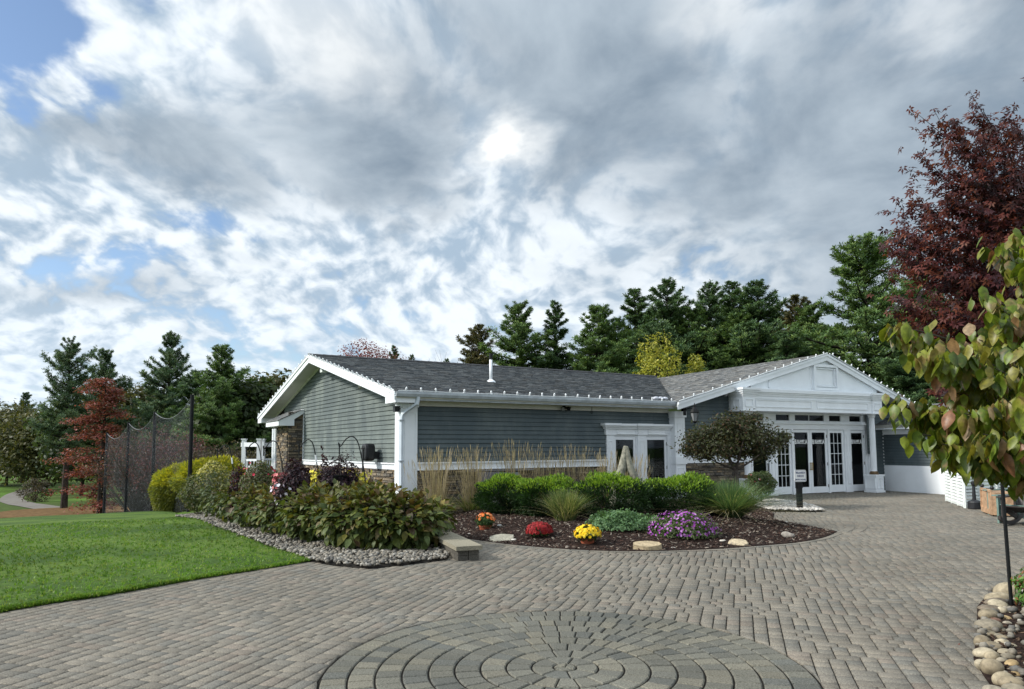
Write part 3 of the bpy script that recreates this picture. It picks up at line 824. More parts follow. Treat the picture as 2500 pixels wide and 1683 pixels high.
# solid wall cores behind the cladding; near-black, painting shadow lines between boards
mb = MB()
mb.box(FA, WU + 0.03, 8.95, WV + 0.04, WV + 0.25, 0, 2.74)
def zroofA(v): return he + (hr - he) * (v / wA if v < wA else (2 * wA - v) / wA)
g0, g1 = WV + .03, 2 * wA - WV
mb.prism([W(FA, WU + .04, v, z) for v, z in [(g0, 0), (g1, 0), (g1, zroofA(g1) - .16), (wA, hr - .16), (g0, zroofA(g0) - .16)]],
         [W(FA, WU + .20, v, z) for v, z in [(g0, 0), (g1, 0), (g1, zroofA(g1) - .16), (wA, hr - .16), (g0, zroofA(g0) - .16)]])
mb.box(FA, WU + .2, 15, 2 * wA - .6, 2 * wA - .4, 0, 2.8)
bobj(mb, 'wall_core', 'interior')
mb = MB()
zB = lambda u: heB + (hrB - heB) * (u / wB if u < wB else (wB + wB2 - u) / wB2)
for ua, ub in ((0.62, 3.3), (9.2, 10.9)):
    mb.prism([W(FB, u, .26, z) for u, z in [(ua, 0), (ub, 0), (ub, zB(ub) - .16), (ua, zB(ua) - .16)]], [W(FB, u, .40, z) for u, z in [(ua, 0), (ub, 0), (ub, zB(ub) - .16), (ua, zB(ua) - .16)]])
mb.prism([W(FB, u, .45, z) for u, z in [(3.3, 2.72), (9.2, 2.72), (9.2, zB(9.2) - .16), (wB, hrB - .16), (3.3, zB(3.3) - .16)]], [W(FB, u, .55, z) for u, z in [(3.3, 2.72), (9.2, 2.72), (9.2, zB(9.2) - .16), (wB, hrB - .16), (3.3, zB(3.3) - .16)]])
bobj(mb, 'entrance_wall_core', 'interior')

# clapboards, one object each
def lap(F, a_lo0, a_lo1, a_hi0, a_hi1, z0, z1, plane, axis, mat='siding', proud=0.028):
    """board on a wall plane; axis 'u' = wall runs along u at v=plane, 'v' = wall runs along v at u=plane"""
    def P_(a_, off, z): return W(F, a_, plane - off, z) if axis == 'u' else W(F, plane - off, a_, z)
    mb = MB()
    mb.hexa([P_(a_lo0, 0, z0), P_(a_lo1, 0, z0), P_(a_lo1, proud, z0), P_(a_lo0, proud, z0),
             P_(a_hi0, -.002, z1 - .004), P_(a_hi1, -.002, z1 - .004), P_(a_hi1, .004, z1 - .004), P_(a_hi0, .004, z1 - .004)])
    return bobj(mb, 'siding_board', mat)
BZ = 0.1135
z = 1.285
while z < 2.60:                                     # long wall
    r_end = 6.50 if z < 2.28 else 8.95
    lap(FA, 0.68, r_end, 0.68, r_end, z, min(z + BZ, 2.66), WV, 'u', 'siding_shaded')
    z += BZ
z = 1.265; BG = 0.122
VL = 9.70
while z < 4.45:                                     # gable wall
    def lim(zz):
        lo = max(WV + .03, wA * (zz + .17 - he) / (hr - he)); hi = min(VL if zz < 2.86 else 13.9, 2 * wA - lo)
        return lo, hi
    a0, a1 = lim(z); b0, b1 = lim(min(z + BG, 4.5))
    if z >= 2.80: a1 = min(2 * wA - a0, 12.4)
    if z + BG > 2.80 and z < 2.80: b1 = a1
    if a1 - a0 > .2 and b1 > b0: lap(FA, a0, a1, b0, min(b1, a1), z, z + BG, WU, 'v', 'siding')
    z += BG
z = 1.335; BB = 0.118
while z < 4.2:                                      # entrance wing, left and right of the portico
    ul = lambda zz: max(.60, wB * (zz + .15 - heB) / (hrB - heB))
    if ul(z) < 2.3: lap(FB, ul(z), 3.2, ul(z + BB), 3.2, z, z + BB, 0.255, 'u', 'siding_shaded')
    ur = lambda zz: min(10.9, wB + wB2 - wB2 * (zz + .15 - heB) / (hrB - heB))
    if z > 1.2 and ur(z) > 9.1: lap(FB, 8.9, ur(z), 8.9, max(ur(z + BB), 8.92), z, z + BB, 0.255, 'u', 'siding_shaded')
    z += BB
z = .04
while z < 1.3:
    lap(FB, 9.2, 10.9, 9.2, 10.9, z, z + BB, 0.255, 'u', 'siding_shaded'); z += BB

# white bands, pilasters and trim
def trim(name, boxes, F=FA, mat='white_paint'):
    mb = MB()
    for b_ in boxes: mb.box(F, *b_)
    return bobj(mb, name, mat)
trim('water_table', [(.68, 6.50, WV - .045, WV + .02, 1.10, 1.235), (.68, 6.50, WV - .075, WV + .02, 1.235, 1.275), (.68, 6.50, WV - .06, WV + .02, 1.075, 1.10)])
trim('water_table', [(WU - .045, WU + .02, .72, VL, 1.08, 1.215), (WU - .075, WU + .02, .72, VL, 1.215, 1.252)])
trim('edge_board', [(WU - .035, WU + .02, VL - .09, VL, 1.252, 2.87)])
trim('water_table', [(.60, 3.0, .19, .26, 1.12, 1.31), (.60, 3.0, .17, .26, 1.31, 1.335)], FB)
trim('corner_pilaster', [(.30, .685, WV - .06, .72, 0, 2.62), (.27, .71, WV - .09, .75, 2.62, 2.70), (WU - .24, WU, .36, .72, 0, 2.6)])
trim('pilaster_panel', [(.345, .36, WV - .072, WV - .055, .15, 2.50), (.625, .64, WV - .072, WV - .055, .15, 2.50), (.36, .625, WV - .072, WV - .055, 2.485, 2.50)])
trim('pilaster', [(8.96, 9.37, .16, .42, 0, 1.095), (8.94, 9.40, .13, .42, 1.095, 1.32), (8.96, 9.37, .16, .42, 1.32, 2.52), (8.93, 9.41, .12, .42, 2.52, 2.70)])
for z0, z1 in ((.20, .99), (1.47, 2.34)):
    pp = [(9.05, 9.065, .149, .165, z0, z1), (9.275, 9.29, .149, .165, z0, z1), (9.065, 9.275, .149, .165, z1 - .015, z1), (9.065, 9.275, .149, .165, z0, z0 + .015)]
    trim('pilaster_panel', pp)
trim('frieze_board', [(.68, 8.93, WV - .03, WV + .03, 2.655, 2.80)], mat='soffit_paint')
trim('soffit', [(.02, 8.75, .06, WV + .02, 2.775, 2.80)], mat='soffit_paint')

# stone veneer (sub-parts: stones)
def veneer(name, faces, nmax, seed):
    back = MB()
    for (F, axis, plane, a0, a1, z0, z1) in faces:
        if axis == 'u': back.box(F, a0, a1, plane, plane + .05, z0, z1)
        else: back.box(F, plane, plane + .05, a0, a1, z0, z1)
    ro = bobj(back, name, 'sand_joint')
    g = random.Random(seed); stones = []
    tonesS = [(.235, .19, .135), (.20, .165, .12), (.165, .14, .11), (.30, .245, .17), (.13, .115, .095), (.26, .19, .12), (.20, .18, .15), (.10, .09, .08)]
    for (F, axis, plane, a0, a1, z0, z1) in faces:
        z = z0
        while z < z1 - .012:
            h = min(g.choice((.035, .045, .055, .07, .085)), z1 - z)
            a = a0
            while a < a1 - .01:
                L = min(g.uniform(.10, .36) * (1.3 if h < .05 else 1), a1 - a)
                if a1 - a - L < .06: L = a1 - a
                pr = g.uniform(.012, .05); mb = MB()
                def P_(aa, off, zz): return W(F, aa, plane - off, zz) if axis == 'u' else W(F, plane - off, aa, zz)
                e = .004; j = lambda s_: g.uniform(-s_, s_)
                pts = [P_(a + e, 0, z + e), P_(a + L - e, 0, z + e), P_(a + L - e - .004, pr + j(.006), z + e + .003), P_(a + e + .004, pr + j(.006), z + e + .003),
                       P_(a + e, 0, z + h - e), P_(a + L - e, 0, z + h - e), P_(a + L - e - .006, pr + j(.008), z + h - e - .005), P_(a + e + .006, pr + j(.008), z + h - e - .005)]
                kf = g.uniform(.8, 1.2); tn = tuple(c_ * kf * .9 for c_ in g.choice(tonesS))
                stones.append((L * h, pts, tn)); a += L
            z += h
    idx = sorted(range(len(stones)), key=lambda i: -stones[i][0])
    top = set(idx[:nmax]); rest_ = MB()
    for i, (_, pts, tn) in enumerate(stones):
        if i in top:
            mb = MB(); mb.hexa(pts)
            o = mb.obj('stone', 'veneer_stone', ro, loc=ROOTLOC[bld.name], color=tn)
        else: rest_.hexa(pts, tn)
    if rest_.v: rest_.obj('small_stones', 'veneer_stone', ro, loc=ROOTLOC[bld.name], kind='stuff')
BU = -0.03
veneer('stone_base', [(FA, 'u', WV - .0, .69, 6.50, 0, 1.075), (FA, 'v', WU - .0, .72, 9.70, .45, 1.08)], 110, 2)
veneer('stone_bumpout', [(FA, 'u', 9.72, BU, WU, 0, 2.95), (FA, 'v', BU, 9.75, 11.29, 0, 2.6)], 110, 3)
veneer('stone_base', [(FB, 'u', .25, .62, 3.0, 0, 1.12)], 70, 4)

# roofs: sheathing, shingles, ridge caps
def slab(p0, p1, p2, p3, t_):
    mb = MB(); dn = np.array([0, 0, -t_]); mb.hexa([p0 + dn, p1 + dn, p2 + dn, p3 + dn, p0, p1, p2, p3]); return mb
A_ = lambda u, v: W(FA, u, v, zroofA(v))
Bp = lambda u, v: W(FB, u, v, zB(u))
JU = 14.95
for nm, q in (('roof_deck', [A_(-.02, -.04), A_(LA, -.04), A_(JU, wA), A_(-.02, wA)]), ('roof_deck', [A_(-.02, wA), A_(JU, wA), A_(JU, 2 * wA), A_(-.02, 2 * wA)]),
              ('roof_deck', [Bp(0.0, -.2), Bp(wB, -.2), Bp(wB, 8.5), Bp(0, 0)]), ('roof_deck', [Bp(wB, -.2), Bp(wB + wB2, -.2), Bp(wB + wB2, 12), Bp(wB, 12)])):
    bobj(slab(*[p - np.array([0, 0, .03]) for p in q], .12), nm, 'soffit_paint')
def shingles(name, org, adir, bdir, rows, expo, lim, seed, nvec):
    g = np.random.default_rng(seed); vs, fs, ts = [], [], []; base = 0
    tn = np.array([(.112, .118, .122), (.140, .146, .148), (.084, .090, .096), (.180, .183, .180), (.112, .110, .106)])
    for k in range(rows):
        a0, a1 = lim(k * expo, (k + 1) * expo)
        a = a0 - g.uniform(0, .2)
        while a < a1:
            L = g.uniform(.10, .30); s_ = max(a, a0); e = min(a + L, a1)
            if e - s_ > .01:
                th = .014 + g.uniform(0, .012); lo = k * expo; hi = lo + expo + .012
                P_ = lambda aa, bb, h: org + adir * aa + bdir * bb + nvec * h
                vs += [P_(s_, lo, -.01), P_(e, lo, -.01), P_(s_, lo, th), P_(e, lo, th), P_(e, hi, .004), P_(s_, hi, .004)]
                fs += [(base, base + 1, base + 3, base + 2), (base + 2, base + 3, base + 4, base + 5)]
                c_ = tn[g.integers(5)] * g.uniform(.8, 1.2); ts += [c_, c_]; base += 6
            a += L
    o = link_mesh(name, np_mesh(name, np.array(vs) - E0, fs, 'shingle', np.array(ts)), bld, kind='stuff')
def planeinfo(o_, a1, b1):
    ad = a1 - o_; la = np.linalg.norm(ad); ad = ad / la
    bd = b1 - o_; bd = bd - ad * (bd @ ad); bd /= np.linalg.norm(bd); n_ = np.cross(ad, bd); n_ *= np.sign(n_[2]); return ad, bd, n_
def clipline(poly2):
    def lim(b0, b1):
        b_ = (b0 + b1) / 2; xs_ = []
        n = len(poly2)
        for i in range(n):
            (x0, y0), (x1, y1) = poly2[i], poly2[(i + 1) % n]
            if (y0 - b_) * (y1 - b_) <= 0 and y0 != y1: xs_.append(x0 + (x1 - x0) * (b_ - y0) / (y1 - y0))
        return (min(xs_), max(xs_)) if len(xs_) > 1 else (0, -1)
    return lim
def roofshingles(name, pts, seed):
    o_ = pts[0]; ad, bd, n_ = planeinfo(o_, pts[1], pts[2])
    p2 = [((p - o_) @ ad, (p - o_) @ bd) for p in pts]
    top = max(p[1] for p in p2)
    shingles(name, o_, ad, bd, int(top / .135), .135, clipline(p2), seed, n_)
roofshingles('roof_shingles', [A_(-.05, -.06), A_(LA - .1, -.06), A_(JU, wA), A_(-.05, wA)], 1)
roofshingles('roof_shingles', [Bp(-.02, 0.1), Bp(-.02, -.26), Bp(wB, -.26), Bp(wB, 8.55)], 2)
roofshingles('roof_shingles', [Bp(wB + wB2 + .02, -.26), Bp(wB + wB2 + .02, 12.), Bp(wB, 12.), Bp(wB, -.26)], 3)
roofshingles('roof_shingles', [A_(JU, 2 * wA + .06), A_(-.05, 2 * wA + .06), A_(-.05, wA), A_(JU, wA)], 4)
mb = MB()
for k in range(60):
    u0 = -.06 + k * .25
    mb.hexa([A_(u0, wA - .16), A_(u0 + .27, wA - .16), A_(u0 + .27, wA) + [0, 0, .02], A_(u0, wA) + [0, 0, .02], A_(u0, wA - .16) + [0, 0, .035], A_(u0 + .27, wA - .16) + [0, 0, .028], A_(u0 + .27, wA) + [0, 0, .05], A_(u0, wA) + [0, 0, .058]])
bobj(mb, 'ridge_cap', 'roof_ridge', kind='stuff')

# rake boards on the long wing's gable
def rake(F, axis, plane, a0, z0, a1, z1, depth, drop, name='rake_board', mat='white_paint', lip=True):
    """sloping trim from (a0,z0) to (a1,z1); face at plane, reaching back by depth"""
    def P_(aa, off, zz): return W(F, aa, plane + off, zz) if axis == 'u' else W(F, plane + off, aa, zz)
    mb = MB()
    mb.prism([P_(a0, 0, z0), P_(a1, 0, z1), P_(a1, 0, z1 - drop), P_(a0, 0, z0 - drop)], [P_(a0, depth, z0), P_(a1, depth, z1), P_(a1, depth, z1 - drop), P_(a0, depth, z0 - drop)])
    if lip:
        mb.prism([P_(a0, -.03, z0 + .012), P_(a1, -.03, z1 + .012), P_(a1, -.03, z1 - .065), P_(a0, -.03, z0 - .065)], [P_(a0, -.001, z0 + .012), P_(a1, -.001, z1 + .012), P_(a1, -.001, z1 - .065), P_(a0, -.001, z0 - .065)])
    return bobj(mb, name, mat)
e = -.015
rake(FA, 'v', -.03, -.02, he + e, wA, hr + e, .04, .235)
rake(FA, 'v', -.03, wA, hr + e, 2 * wA + .02, he + e, .04, .235)
for s_ in (0, 1):
    vv = (lambda v: v) if not s_ else (lambda v: 2 * wA - v)
    mb = MB()
    pr = [(vv(-.02), he - .26), (vv(.62), he - .26), (vv(.62), zroofA(.62) - .20), (vv(-.02), he - .05)]
    mb.prism([W(FA, -.034, v, z) for v, z in pr], [W(FA, WU - .03 if not s_ else WU, v, z) for v, z in pr])
    bobj(mb, 'eave_return', 'white_paint')
mb = MB()                                           # sloping underside of the overhang
for v0, v1 in ((.62, wA), (wA, 2 * wA - .62)):
    mb.prism([W(FA, .01, v0, zroofA(v0) - .17), W(FA, .01, v1, zroofA(v1) - .17), W(FA, .01, v1, zroofA(v1) - .19), W(FA, .01, v0, zroofA(v0) - .19)],
             [W(FA, WU + .02, v0, zroofA(v0) - .17), W(FA, WU + .02, v1, zroofA(v1) - .17), W(FA, WU + .02, v1, zroofA(v1) - .19), W(FA, WU + .02, v0, zroofA(v0) - .19)])
bobj(mb, 'rake_soffit', 'soffit_paint')
trim('gable_frieze', []) if False else None
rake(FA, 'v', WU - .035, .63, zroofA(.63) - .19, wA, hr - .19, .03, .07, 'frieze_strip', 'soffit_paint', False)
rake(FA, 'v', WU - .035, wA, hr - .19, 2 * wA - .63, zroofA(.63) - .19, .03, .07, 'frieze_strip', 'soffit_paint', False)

# gutter and downspout
mb = MB()
prof = [(-.13, he - .005), (-.13, he - .06), (-.10, he - .125), (-.01, he - .125), (-.01, he - .11), (-.09, he - .11), (-.115, he - .055), (-.115, he - .005)]
mb.prism([W(FA, -.05, v, z) for v, z in prof], [W(FA, LA + .02, v, z) for v, z in prof])
mb.box(FA, -.05, LA + .02, -.012, .02, he - .20, he - .03)
bobj(mb, 'gutter', 'gutter_metal')
mb = MB(); pth = [W(FA, .52, -.07, he - .12), W(FA, .50, -.05, 2.68), W(FA, .38, .18, 2.55), W(FA, .27, .28, 2.44), W(FA, .245, .30, 2.3), W(FA, .245, .30, .12), W(FA, .245, .16, .03)]
mb.tube(pth, .048, 4); bobj(mb, 'downspout', 'downspout_paint')
mb = MB()
for z in (2.28, 1.3, .5): mb.box(FA, .19, .30, .24, .36, z, z + .03)
bobj(mb, 'downspout_strap', 'gutter_metal')

# vent pipe on the front slope
vb = W(FA, 4.05, 2.62, zroofA(2.62))
mb = MB(); mb.tube([vb + [0, 0, -.05], vb + [0, 0, .68]], .045, 14); pipe = bobj(mb, 'vent_pipe', 'white_paint', smooth=True)
mb = MB(); mb.tube([vb + [0, 0, .68], vb + [0, 0, .86]], .052, 14)
mb.obj('pipe_cap', 'black_metal', pipe, loc=ROOTLOC[bld.name])
mb = MB(); mb.lathe(vb + [0, 0, -.02], [(.15, 0), (.13, .04), (.05, .10)], 16); mb.obj('pipe_flashing', 'white_paint', pipe, loc=ROOTLOC[bld.name])

# low lean-to roof over the stone bump-out
v0_, v1_ = 9.60, 11.52
mb = MB(); mb.prism([W(FA, -.40, v0_, 2.62), W(FA, .52, v0_, 3.07), W(FA, .52, v0_, 2.93), W(FA, .14, v0_, 2.68), W(FA, .14, v0_, 2.45), W(FA, -.40, v0_, 2.45)],
                    [W(FA, -.40, v1_, 2.62), W(FA, .52, v1_, 3.07), W(FA, .52, v1_, 2.93), W(FA, .14, v1_, 2.68), W(FA, .14, v1_, 2.45), W(FA, -.40, v1_, 2.45)])
bobj(mb, 'lean_to_fascia', 'white_paint')
o_ = W(FA, -.43, v1_ + .03, 2.625); roofshingles('lean_to_shingles', [o_, W(FA, -.43, v0_ - .04, 2.625), W(FA, .52, v0_ - .04, 3.09), W(FA, .52, v1_ + .03, 3.09)], 6)
mb = MB(); mb.tube([W(FA, .0, 11.62, 0), W(FA, .0, 11.62, 2.4)], .06, 10); mb.tube([W(FA, .0, 11.85, 0), W(FA, 0, 11.85, 2.4)], .10, 10)
bobj(mb, 'porch_post', 'white_paint')

# double service doors in the long wall, with cornice
mb = MB()
for z0, z1, pj in ((1.98, 2.145, .06), (2.145, 2.19, .10), (2.19, 2.235, .14), (2.235, 2.30, .19)):
    mb.box(FA, 6.50 - (pj - .06), 9.0, WV - pj, WV + .02, z0, z1)
for a0, a1 in ((6.46, 6.80), (7.66, 8.0)):
    for z0, z1, pj in ((1.975, 2.15, .085), (2.15, 2.195, .125), (2.195, 2.24, .165), (2.24, 2.306, .215)):
        mb.box(FA, a0 - (pj - .085), a1 + (pj - .085), WV - pj, WV, z0, z1)
for a0, a1 in ((6.88, 7.58), (8.06, 8.74)):
    for q in ((a0, a1, 1.998, 2.01), (a0, a1, 2.125, 2.137)): mb.box(FA, q[0], q[1], WV - .072, WV - .058, q[2], q[3])
    for q in (a0, a1): mb.box(FA, q - .006, q + .006, WV - .072, WV - .058, 2.01, 2.125)
bobj(mb, 'door_cornice', 'white_paint')
for a0, a1 in ((6.51, 6.79), (7.665, 7.985), (8.83, 8.985)):
    mb = MB(); mb.box(FA, a0, a1, WV - .055, WV + .02, 0, 1.98)
    if a1 - a0 > .2:
        for q in ((a0 + .07, a1 - .07, 1.78, 1.795),): mb.box(FA, q[0], q[1], WV - .066, WV - .05, q[2], q[3])
        for q in (a0 + .07, a1 - .082): mb.box(FA, q, q + .012, WV - .066, WV - .05, .2, 1.78)
    bobj(mb, 'door_pilaster', 'white_paint')
def glassdoor(F, a0, a1, v, ztop, sa, zg0, zg1, name='door', handle=None, hinge=None, grid=None, inside=None):
    """framed leaf with real opening; glass set back"""
    mb = MB(); g0_, g1_ = a0 + sa, a1 - sa
    mb.box(F, a0, g0_, v, v + .045, .02, ztop); mb.box(F, g1_, a1, v, v + .045, .02, ztop)
    mb.box(F, g0_, g1_, v, v + .045, .02, zg0); mb.box(F, g0_, g1_, v, v + .045, zg1, ztop)
    d_ = bobj(mb, name, 'white_paint')
    L_ = ROOTLOC[bld.name]
    if grid:
        nx_, nz_ = grid; bars = MB(); t_ = .009
        for i in range(1, nx_):
            c_ = g0_ + (g1_ - g0_) * i / nx_; bars.box(F, c_ - t_, c_ + t_, v + .008, v + .034, zg0, zg1)
        for i in range(1, nz_):
            c_ = zg0 + (zg1 - zg0) * i / nz_; bars.box(F, g0_, g1_, v + .010, v + .032, c_ - t_, c_ + t_)
        bars.obj('glazing_bars', 'white_paint', d_, loc=L_)
        for i in range(nx_):
            for j in range(nz_):
                p_ = MB(); w_, h_ = (g1_ - g0_) / nx_, (zg1 - zg0) / nz_
                p_.box(F, g0_ + i * w_ + t_, g0_ + (i + 1) * w_ - t_, v + .018, v + .024, zg0 + j * h_ + t_, zg0 + (j + 1) * h_ - t_)
                p_.obj('pane', 'window_glass', d_, loc=L_)
    else:
        p_ = MB(); p_.box(F, g0_, g1_, v + .018, v + .026, zg0, zg1); p_.obj('pane', 'window_glass', d_, loc=L_)
    if handle:
        ha, hz, hm = handle
        h_ = MB(); h_.box(F, ha - .012, ha + .012, v - .05, v - .03, hz - .13, hz + .13); h_.box(F, ha - .01, ha + .01, v - .03, v, hz - .12, hz - .10); h_.box(F, ha - .01, ha + .01, v - .03, v, hz + .10, hz + .12)
        h_.obj('handle', hm, d_, loc=L_)
    if hinge:
        for z_ in (.25, 1.0, ztop - .22):
            h_ = MB(); h_.box(F, hinge - .012, hinge + .012, v - .012, v + .0, z_ - .05, z_ + .05); h_.obj('hinge', 'dark_metal', d_, loc=L_)
    return d_
DV = WV + .0
trim('door_head', [(6.79, 7.665, DV - .01, DV + .05, 1.935, 1.98), (7.985, 8.83, DV - .01, DV + .05, 1.935, 1.98), (7.625, 7.665, DV - .02, DV + .04, 0, 1.935)])
glassdoor(FA, 6.795, 7.62, DV, 1.93, .085, .22, 1.835, handle=(7.59, .86, 'dark_metal'), hinge=6.80)
glassdoor(FA, 7.99, 8.825, DV, 1.93, .075, .22, 1.835, handle=(8.02, .88, 'dark_metal'), hinge=8.83)
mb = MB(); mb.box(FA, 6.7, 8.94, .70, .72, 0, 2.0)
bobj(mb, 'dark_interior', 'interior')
mb = MB()
for k in range(21):
    z0 = .1 + k * .068; mb.box(FA, 8.05, 8.80, .475 + (k % 2) * .006, .495, z0, z0 + .058)
bobj(mb, 'window_blind', 'blind_grey', kind=None)
trim('push_bar', [(8.06, 8.72, .432, .455, .86, .925)], mat='crash_bar')
trim('utility_box', [(2.30, 2.95, WV - .16, WV - .02, .10, 1.0), (2.0, 4.0, WV - .12, WV - .04, 1.02, 1.06)], mat='utility_grey')
trim('utility_door', [(3.0, 3.55, WV - .10, WV - .02, .10, .98)], mat='blind_grey')
trim('vent_hatch', [(.95, 1.12, WV - .12, WV - .02, .25, .62)], mat='utility_grey')

# ------------------------------------------------------------------ entrance portico
RV = -.2
rake(FB, 'u', RV - .03, -.03, heB + e, wB, hrB + e, .04, .215)
rake(FB, 'u', RV - .03, wB, hrB + e, wB + wB2 + .03, heB + e, .04, .215)
mb = MB()
for u0, u1 in ((.05, wB), (wB, wB + wB2 - .05)):
    mb.prism([W(FB, u0, RV + .01, zB(u0) - .17), W(FB, u1, RV + .01, zB(u1) - .17), W(FB, u1, RV + .01, zB(u1) - .19), W(FB, u0, RV + .01, zB(u0) - .19)],
             [W(FB, u0, .27, zB(u0) - .17), W(FB, u1, .27, zB(u1) - .17), W(FB, u1, .27, zB(u1) - .19), W(FB, u0, .27, zB(u0) - .19)])
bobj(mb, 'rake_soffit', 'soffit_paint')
# tympanum: board, mouldings, centre panel
TV = -.12
def tz(u): return zB(u) - .17
mb = MB(); pr = [(1.7, 3.43), (10.2, 3.43), (9.85, tz(9.85)), (wB, tz(wB)), (1.9, tz(2.0))]
pr = [(3.0, 3.40), (9.0, 3.40), (9.0, tz(9.0)), (wB, tz(wB)), (3.0, tz(3.0))]
mb.prism([W(FB, u, TV, z) for u, z in pr], [W(FB, u, TV + .1, z) for u, z in pr]); bobj(mb, 'tympanum', 'white_paint')
def frame(F, a0, a1, z0, z1, v, t_=.03, pj=.02, mb=None):
    pj = pj * 1.9
    mb.box(F, a0, a1, v - pj, v, z0, z0 + t_); mb.box(F, a0, a1, v - pj, v, z1 - t_, z1); mb.box(F, a0, a0 + t_, v - pj, v, z0 + t_, z1 - t_); mb.box(F, a1 - t_, a1, v - pj, v, z0 + t_, z1 - t_)
mb = MB(); frame(FB, 5.78, 6.95, 3.50, 4.38, TV, .09, .045, mb); frame(FB, 5.90, 6.83, 3.62, 4.26, TV, .03, .03, mb)
for k in range(14): mb.box(FB, 5.95 + k * .06, 5.98 + k * .06, TV - .028, TV, 3.655, 3.69)
for k in range(9): mb.box(FB, 6.76, 6.795, TV - .028, TV, 3.70 + k * .06, 3.73 + k * .06)
bobj(mb, 'centre_panel', 'white_paint')
for s_, (ua, ub) in ((0, (3.55, 5.70)), (1, (7.05, 8.95))):
    mb = MB(); hi = 5.70 if s_ == 0 else 7.05; lo = 3.75 if s_ == 0 else 8.75
    zt = lambda u: tz(u) - .10
    A0 = [(lo, 3.50), (hi, 3.50), (hi, zt(hi)), (lo, max(3.56, zt(lo)))]
    def strip(p, q, w_=.035):
        d0 = np.array(q) - np.array(p); d0 /= np.linalg.norm(d0); n_ = np.array([-d0[1], d0[0]]) * w_
        pr = [p, q, tuple(np.array(q) + n_), tuple(np.array(p) + n_)]
        mb.prism([W(FB, u, TV - .022, z) for u, z in pr], [W(FB, u, TV + .001, z) for u, z in pr])
    for i in range(4): strip(A0[i], A0[(i + 1) % 4])
    bobj(mb, 'tympanum_moulding', 'white_paint')
# entablature with end blocks
EV = -.36; U0, U1 = 2.36, 8.84
mb = MB()
mb.box(FB, U0 + .05, U1 - .05, EV, .35, 2.76, 3.26)
for z0, z1, pj in ((3.12, 3.16, .02), (3.22, 3.28, .03), (3.28, 3.33, .06), (3.33, 3.43, .10)): mb.box(FB, U0 - pj + .03, U1 + pj - .03, EV - pj, .2, z0, z1)
mb.box(FB, U0 + .02, U1 - .02, EV - .015, .34, 2.735, 2.77)
mb.box(FB, 1.95, 9.95, RV - .02, .04, 3.40, 3.46); mb.box(FB, 1.9, 10.1, RV - .05, .04, 3.455, 3.485)
bobj(mb, 'entablature', 'white_paint')
mb = MB()
frame(FB, 2.92, 5.40, 2.86, 3.10, EV, .022, .012, mb); frame(FB, 5.65, 8.15, 2.86, 3.10, EV, .022, .012, mb)
bobj(mb, 'frieze_panel', 'white_paint')
for a0, a1 in ((U0, U0 + .50), (U1 - .50, U1)):
    mb = MB(); mb.box(FB, a0, a1, EV - .045, .1, 2.76, 3.27)
    mb.box(FB, a0 - .02, a1 + .02, EV - .065, .1, 2.725, 2.76)
    for z0, z1, pj in ((3.20, 3.26, .03), (3.26, 3.32, .07), (3.32, 3.38, .11), (3.38, 3.445, .15)): mb.box(FB, a0 - pj, a1 + pj, EV - .045 - pj, .1, z0, z1)
    frame(FB, a0 + .09, a1 - .09, 2.86, 3.10, EV - .045, .02, .012, mb)
    frame((FB[0], FB[2], FB[1]), -.28, -.02, 2.86, 3.10, a0, .02, .012, mb) if a0 < 3 else None
    bobj(mb, 'cornice_block', 'white_paint')
    mb = MB(); mb.box(FB, a0 + .03, a0 + .35, EV - .03, -.1, 3.445, 3.75 if a0 < 5 else 3.85); bobj(mb, 'parapet_block', 'white_paint') if False else None
# fluted columns on panelled pedestals
def column(uc, vc):
    mb = MB(); n = 32; prof = [(0.105, .72), (.105, .74), (.099, .80), (.10, 1.4), (.095, 2.0), (.086, 2.62)]
    base = len(mb.v)
    for r_, z_ in prof:
        for k in range(n):
            th = 2 * math.pi * k / n; rr_ = r_ - (.009 if k % 2 else 0) * (1 if .78 < z_ < 2.63 else 0)
            mb.v.append(tuple(W(FB, uc, vc, z_) + np.array([rr_ * math.cos(th), rr_ * math.sin(th), 0])))
    for i in range(len(prof) - 1):
        for k in range(n): mb.f.append((base + i * n + k, base + i * n + (k + 1) % n, base + (i + 1) * n + (k + 1) % n, base + (i + 1) * n + k)); mb.t.append(None)
    c_ = bobj(mb, 'column', 'white_paint')
    L_ = ROOTLOC[bld.name]
    b_ = MB(); ce = W(FB, uc, vc, 0); b_.lathe(ce, [(.155, .62), (.155, .65), (.135, .66), (.145, .685), (.125, .71), (.108, .735)], 24); b_.obj('column_base', 'bronze', c_, loc=L_, smooth=False)
    b_ = MB(); b_.lathe(ce, [(.09, 2.60), (.115, 2.63), (.115, 2.66), (.13, 2.68), (.13, 2.73)], 24); b_.obj('capital', 'white_paint', c_, loc=L_)
    p_ = MB(); h_ = .205
    p_.box(FB, uc - h_, uc + h_, vc - h_, vc + h_, .06, .56); p_.box(FB, uc - h_ - .03, uc + h_ + .03, vc - h_ - .03, vc + h_ + .03, 0, .07); p_.box(FB, uc - h_ - .035, uc + h_ + .035, vc - h_ - .035, vc + h_ + .035, .56, .62)
    for q in (uc - .17, uc + .015): frame(FB, q, q + .155, .14, .50, vc - h_, .02, .014, p_)
    frame((FB[0], FB[2], FB[1]), vc - .19, vc + .19, .14, .50, uc - h_, .02, .014, p_)
    bobj(p_, 'pedestal', 'white_paint')
column(2.72, -.16); column(8.60, -.16)
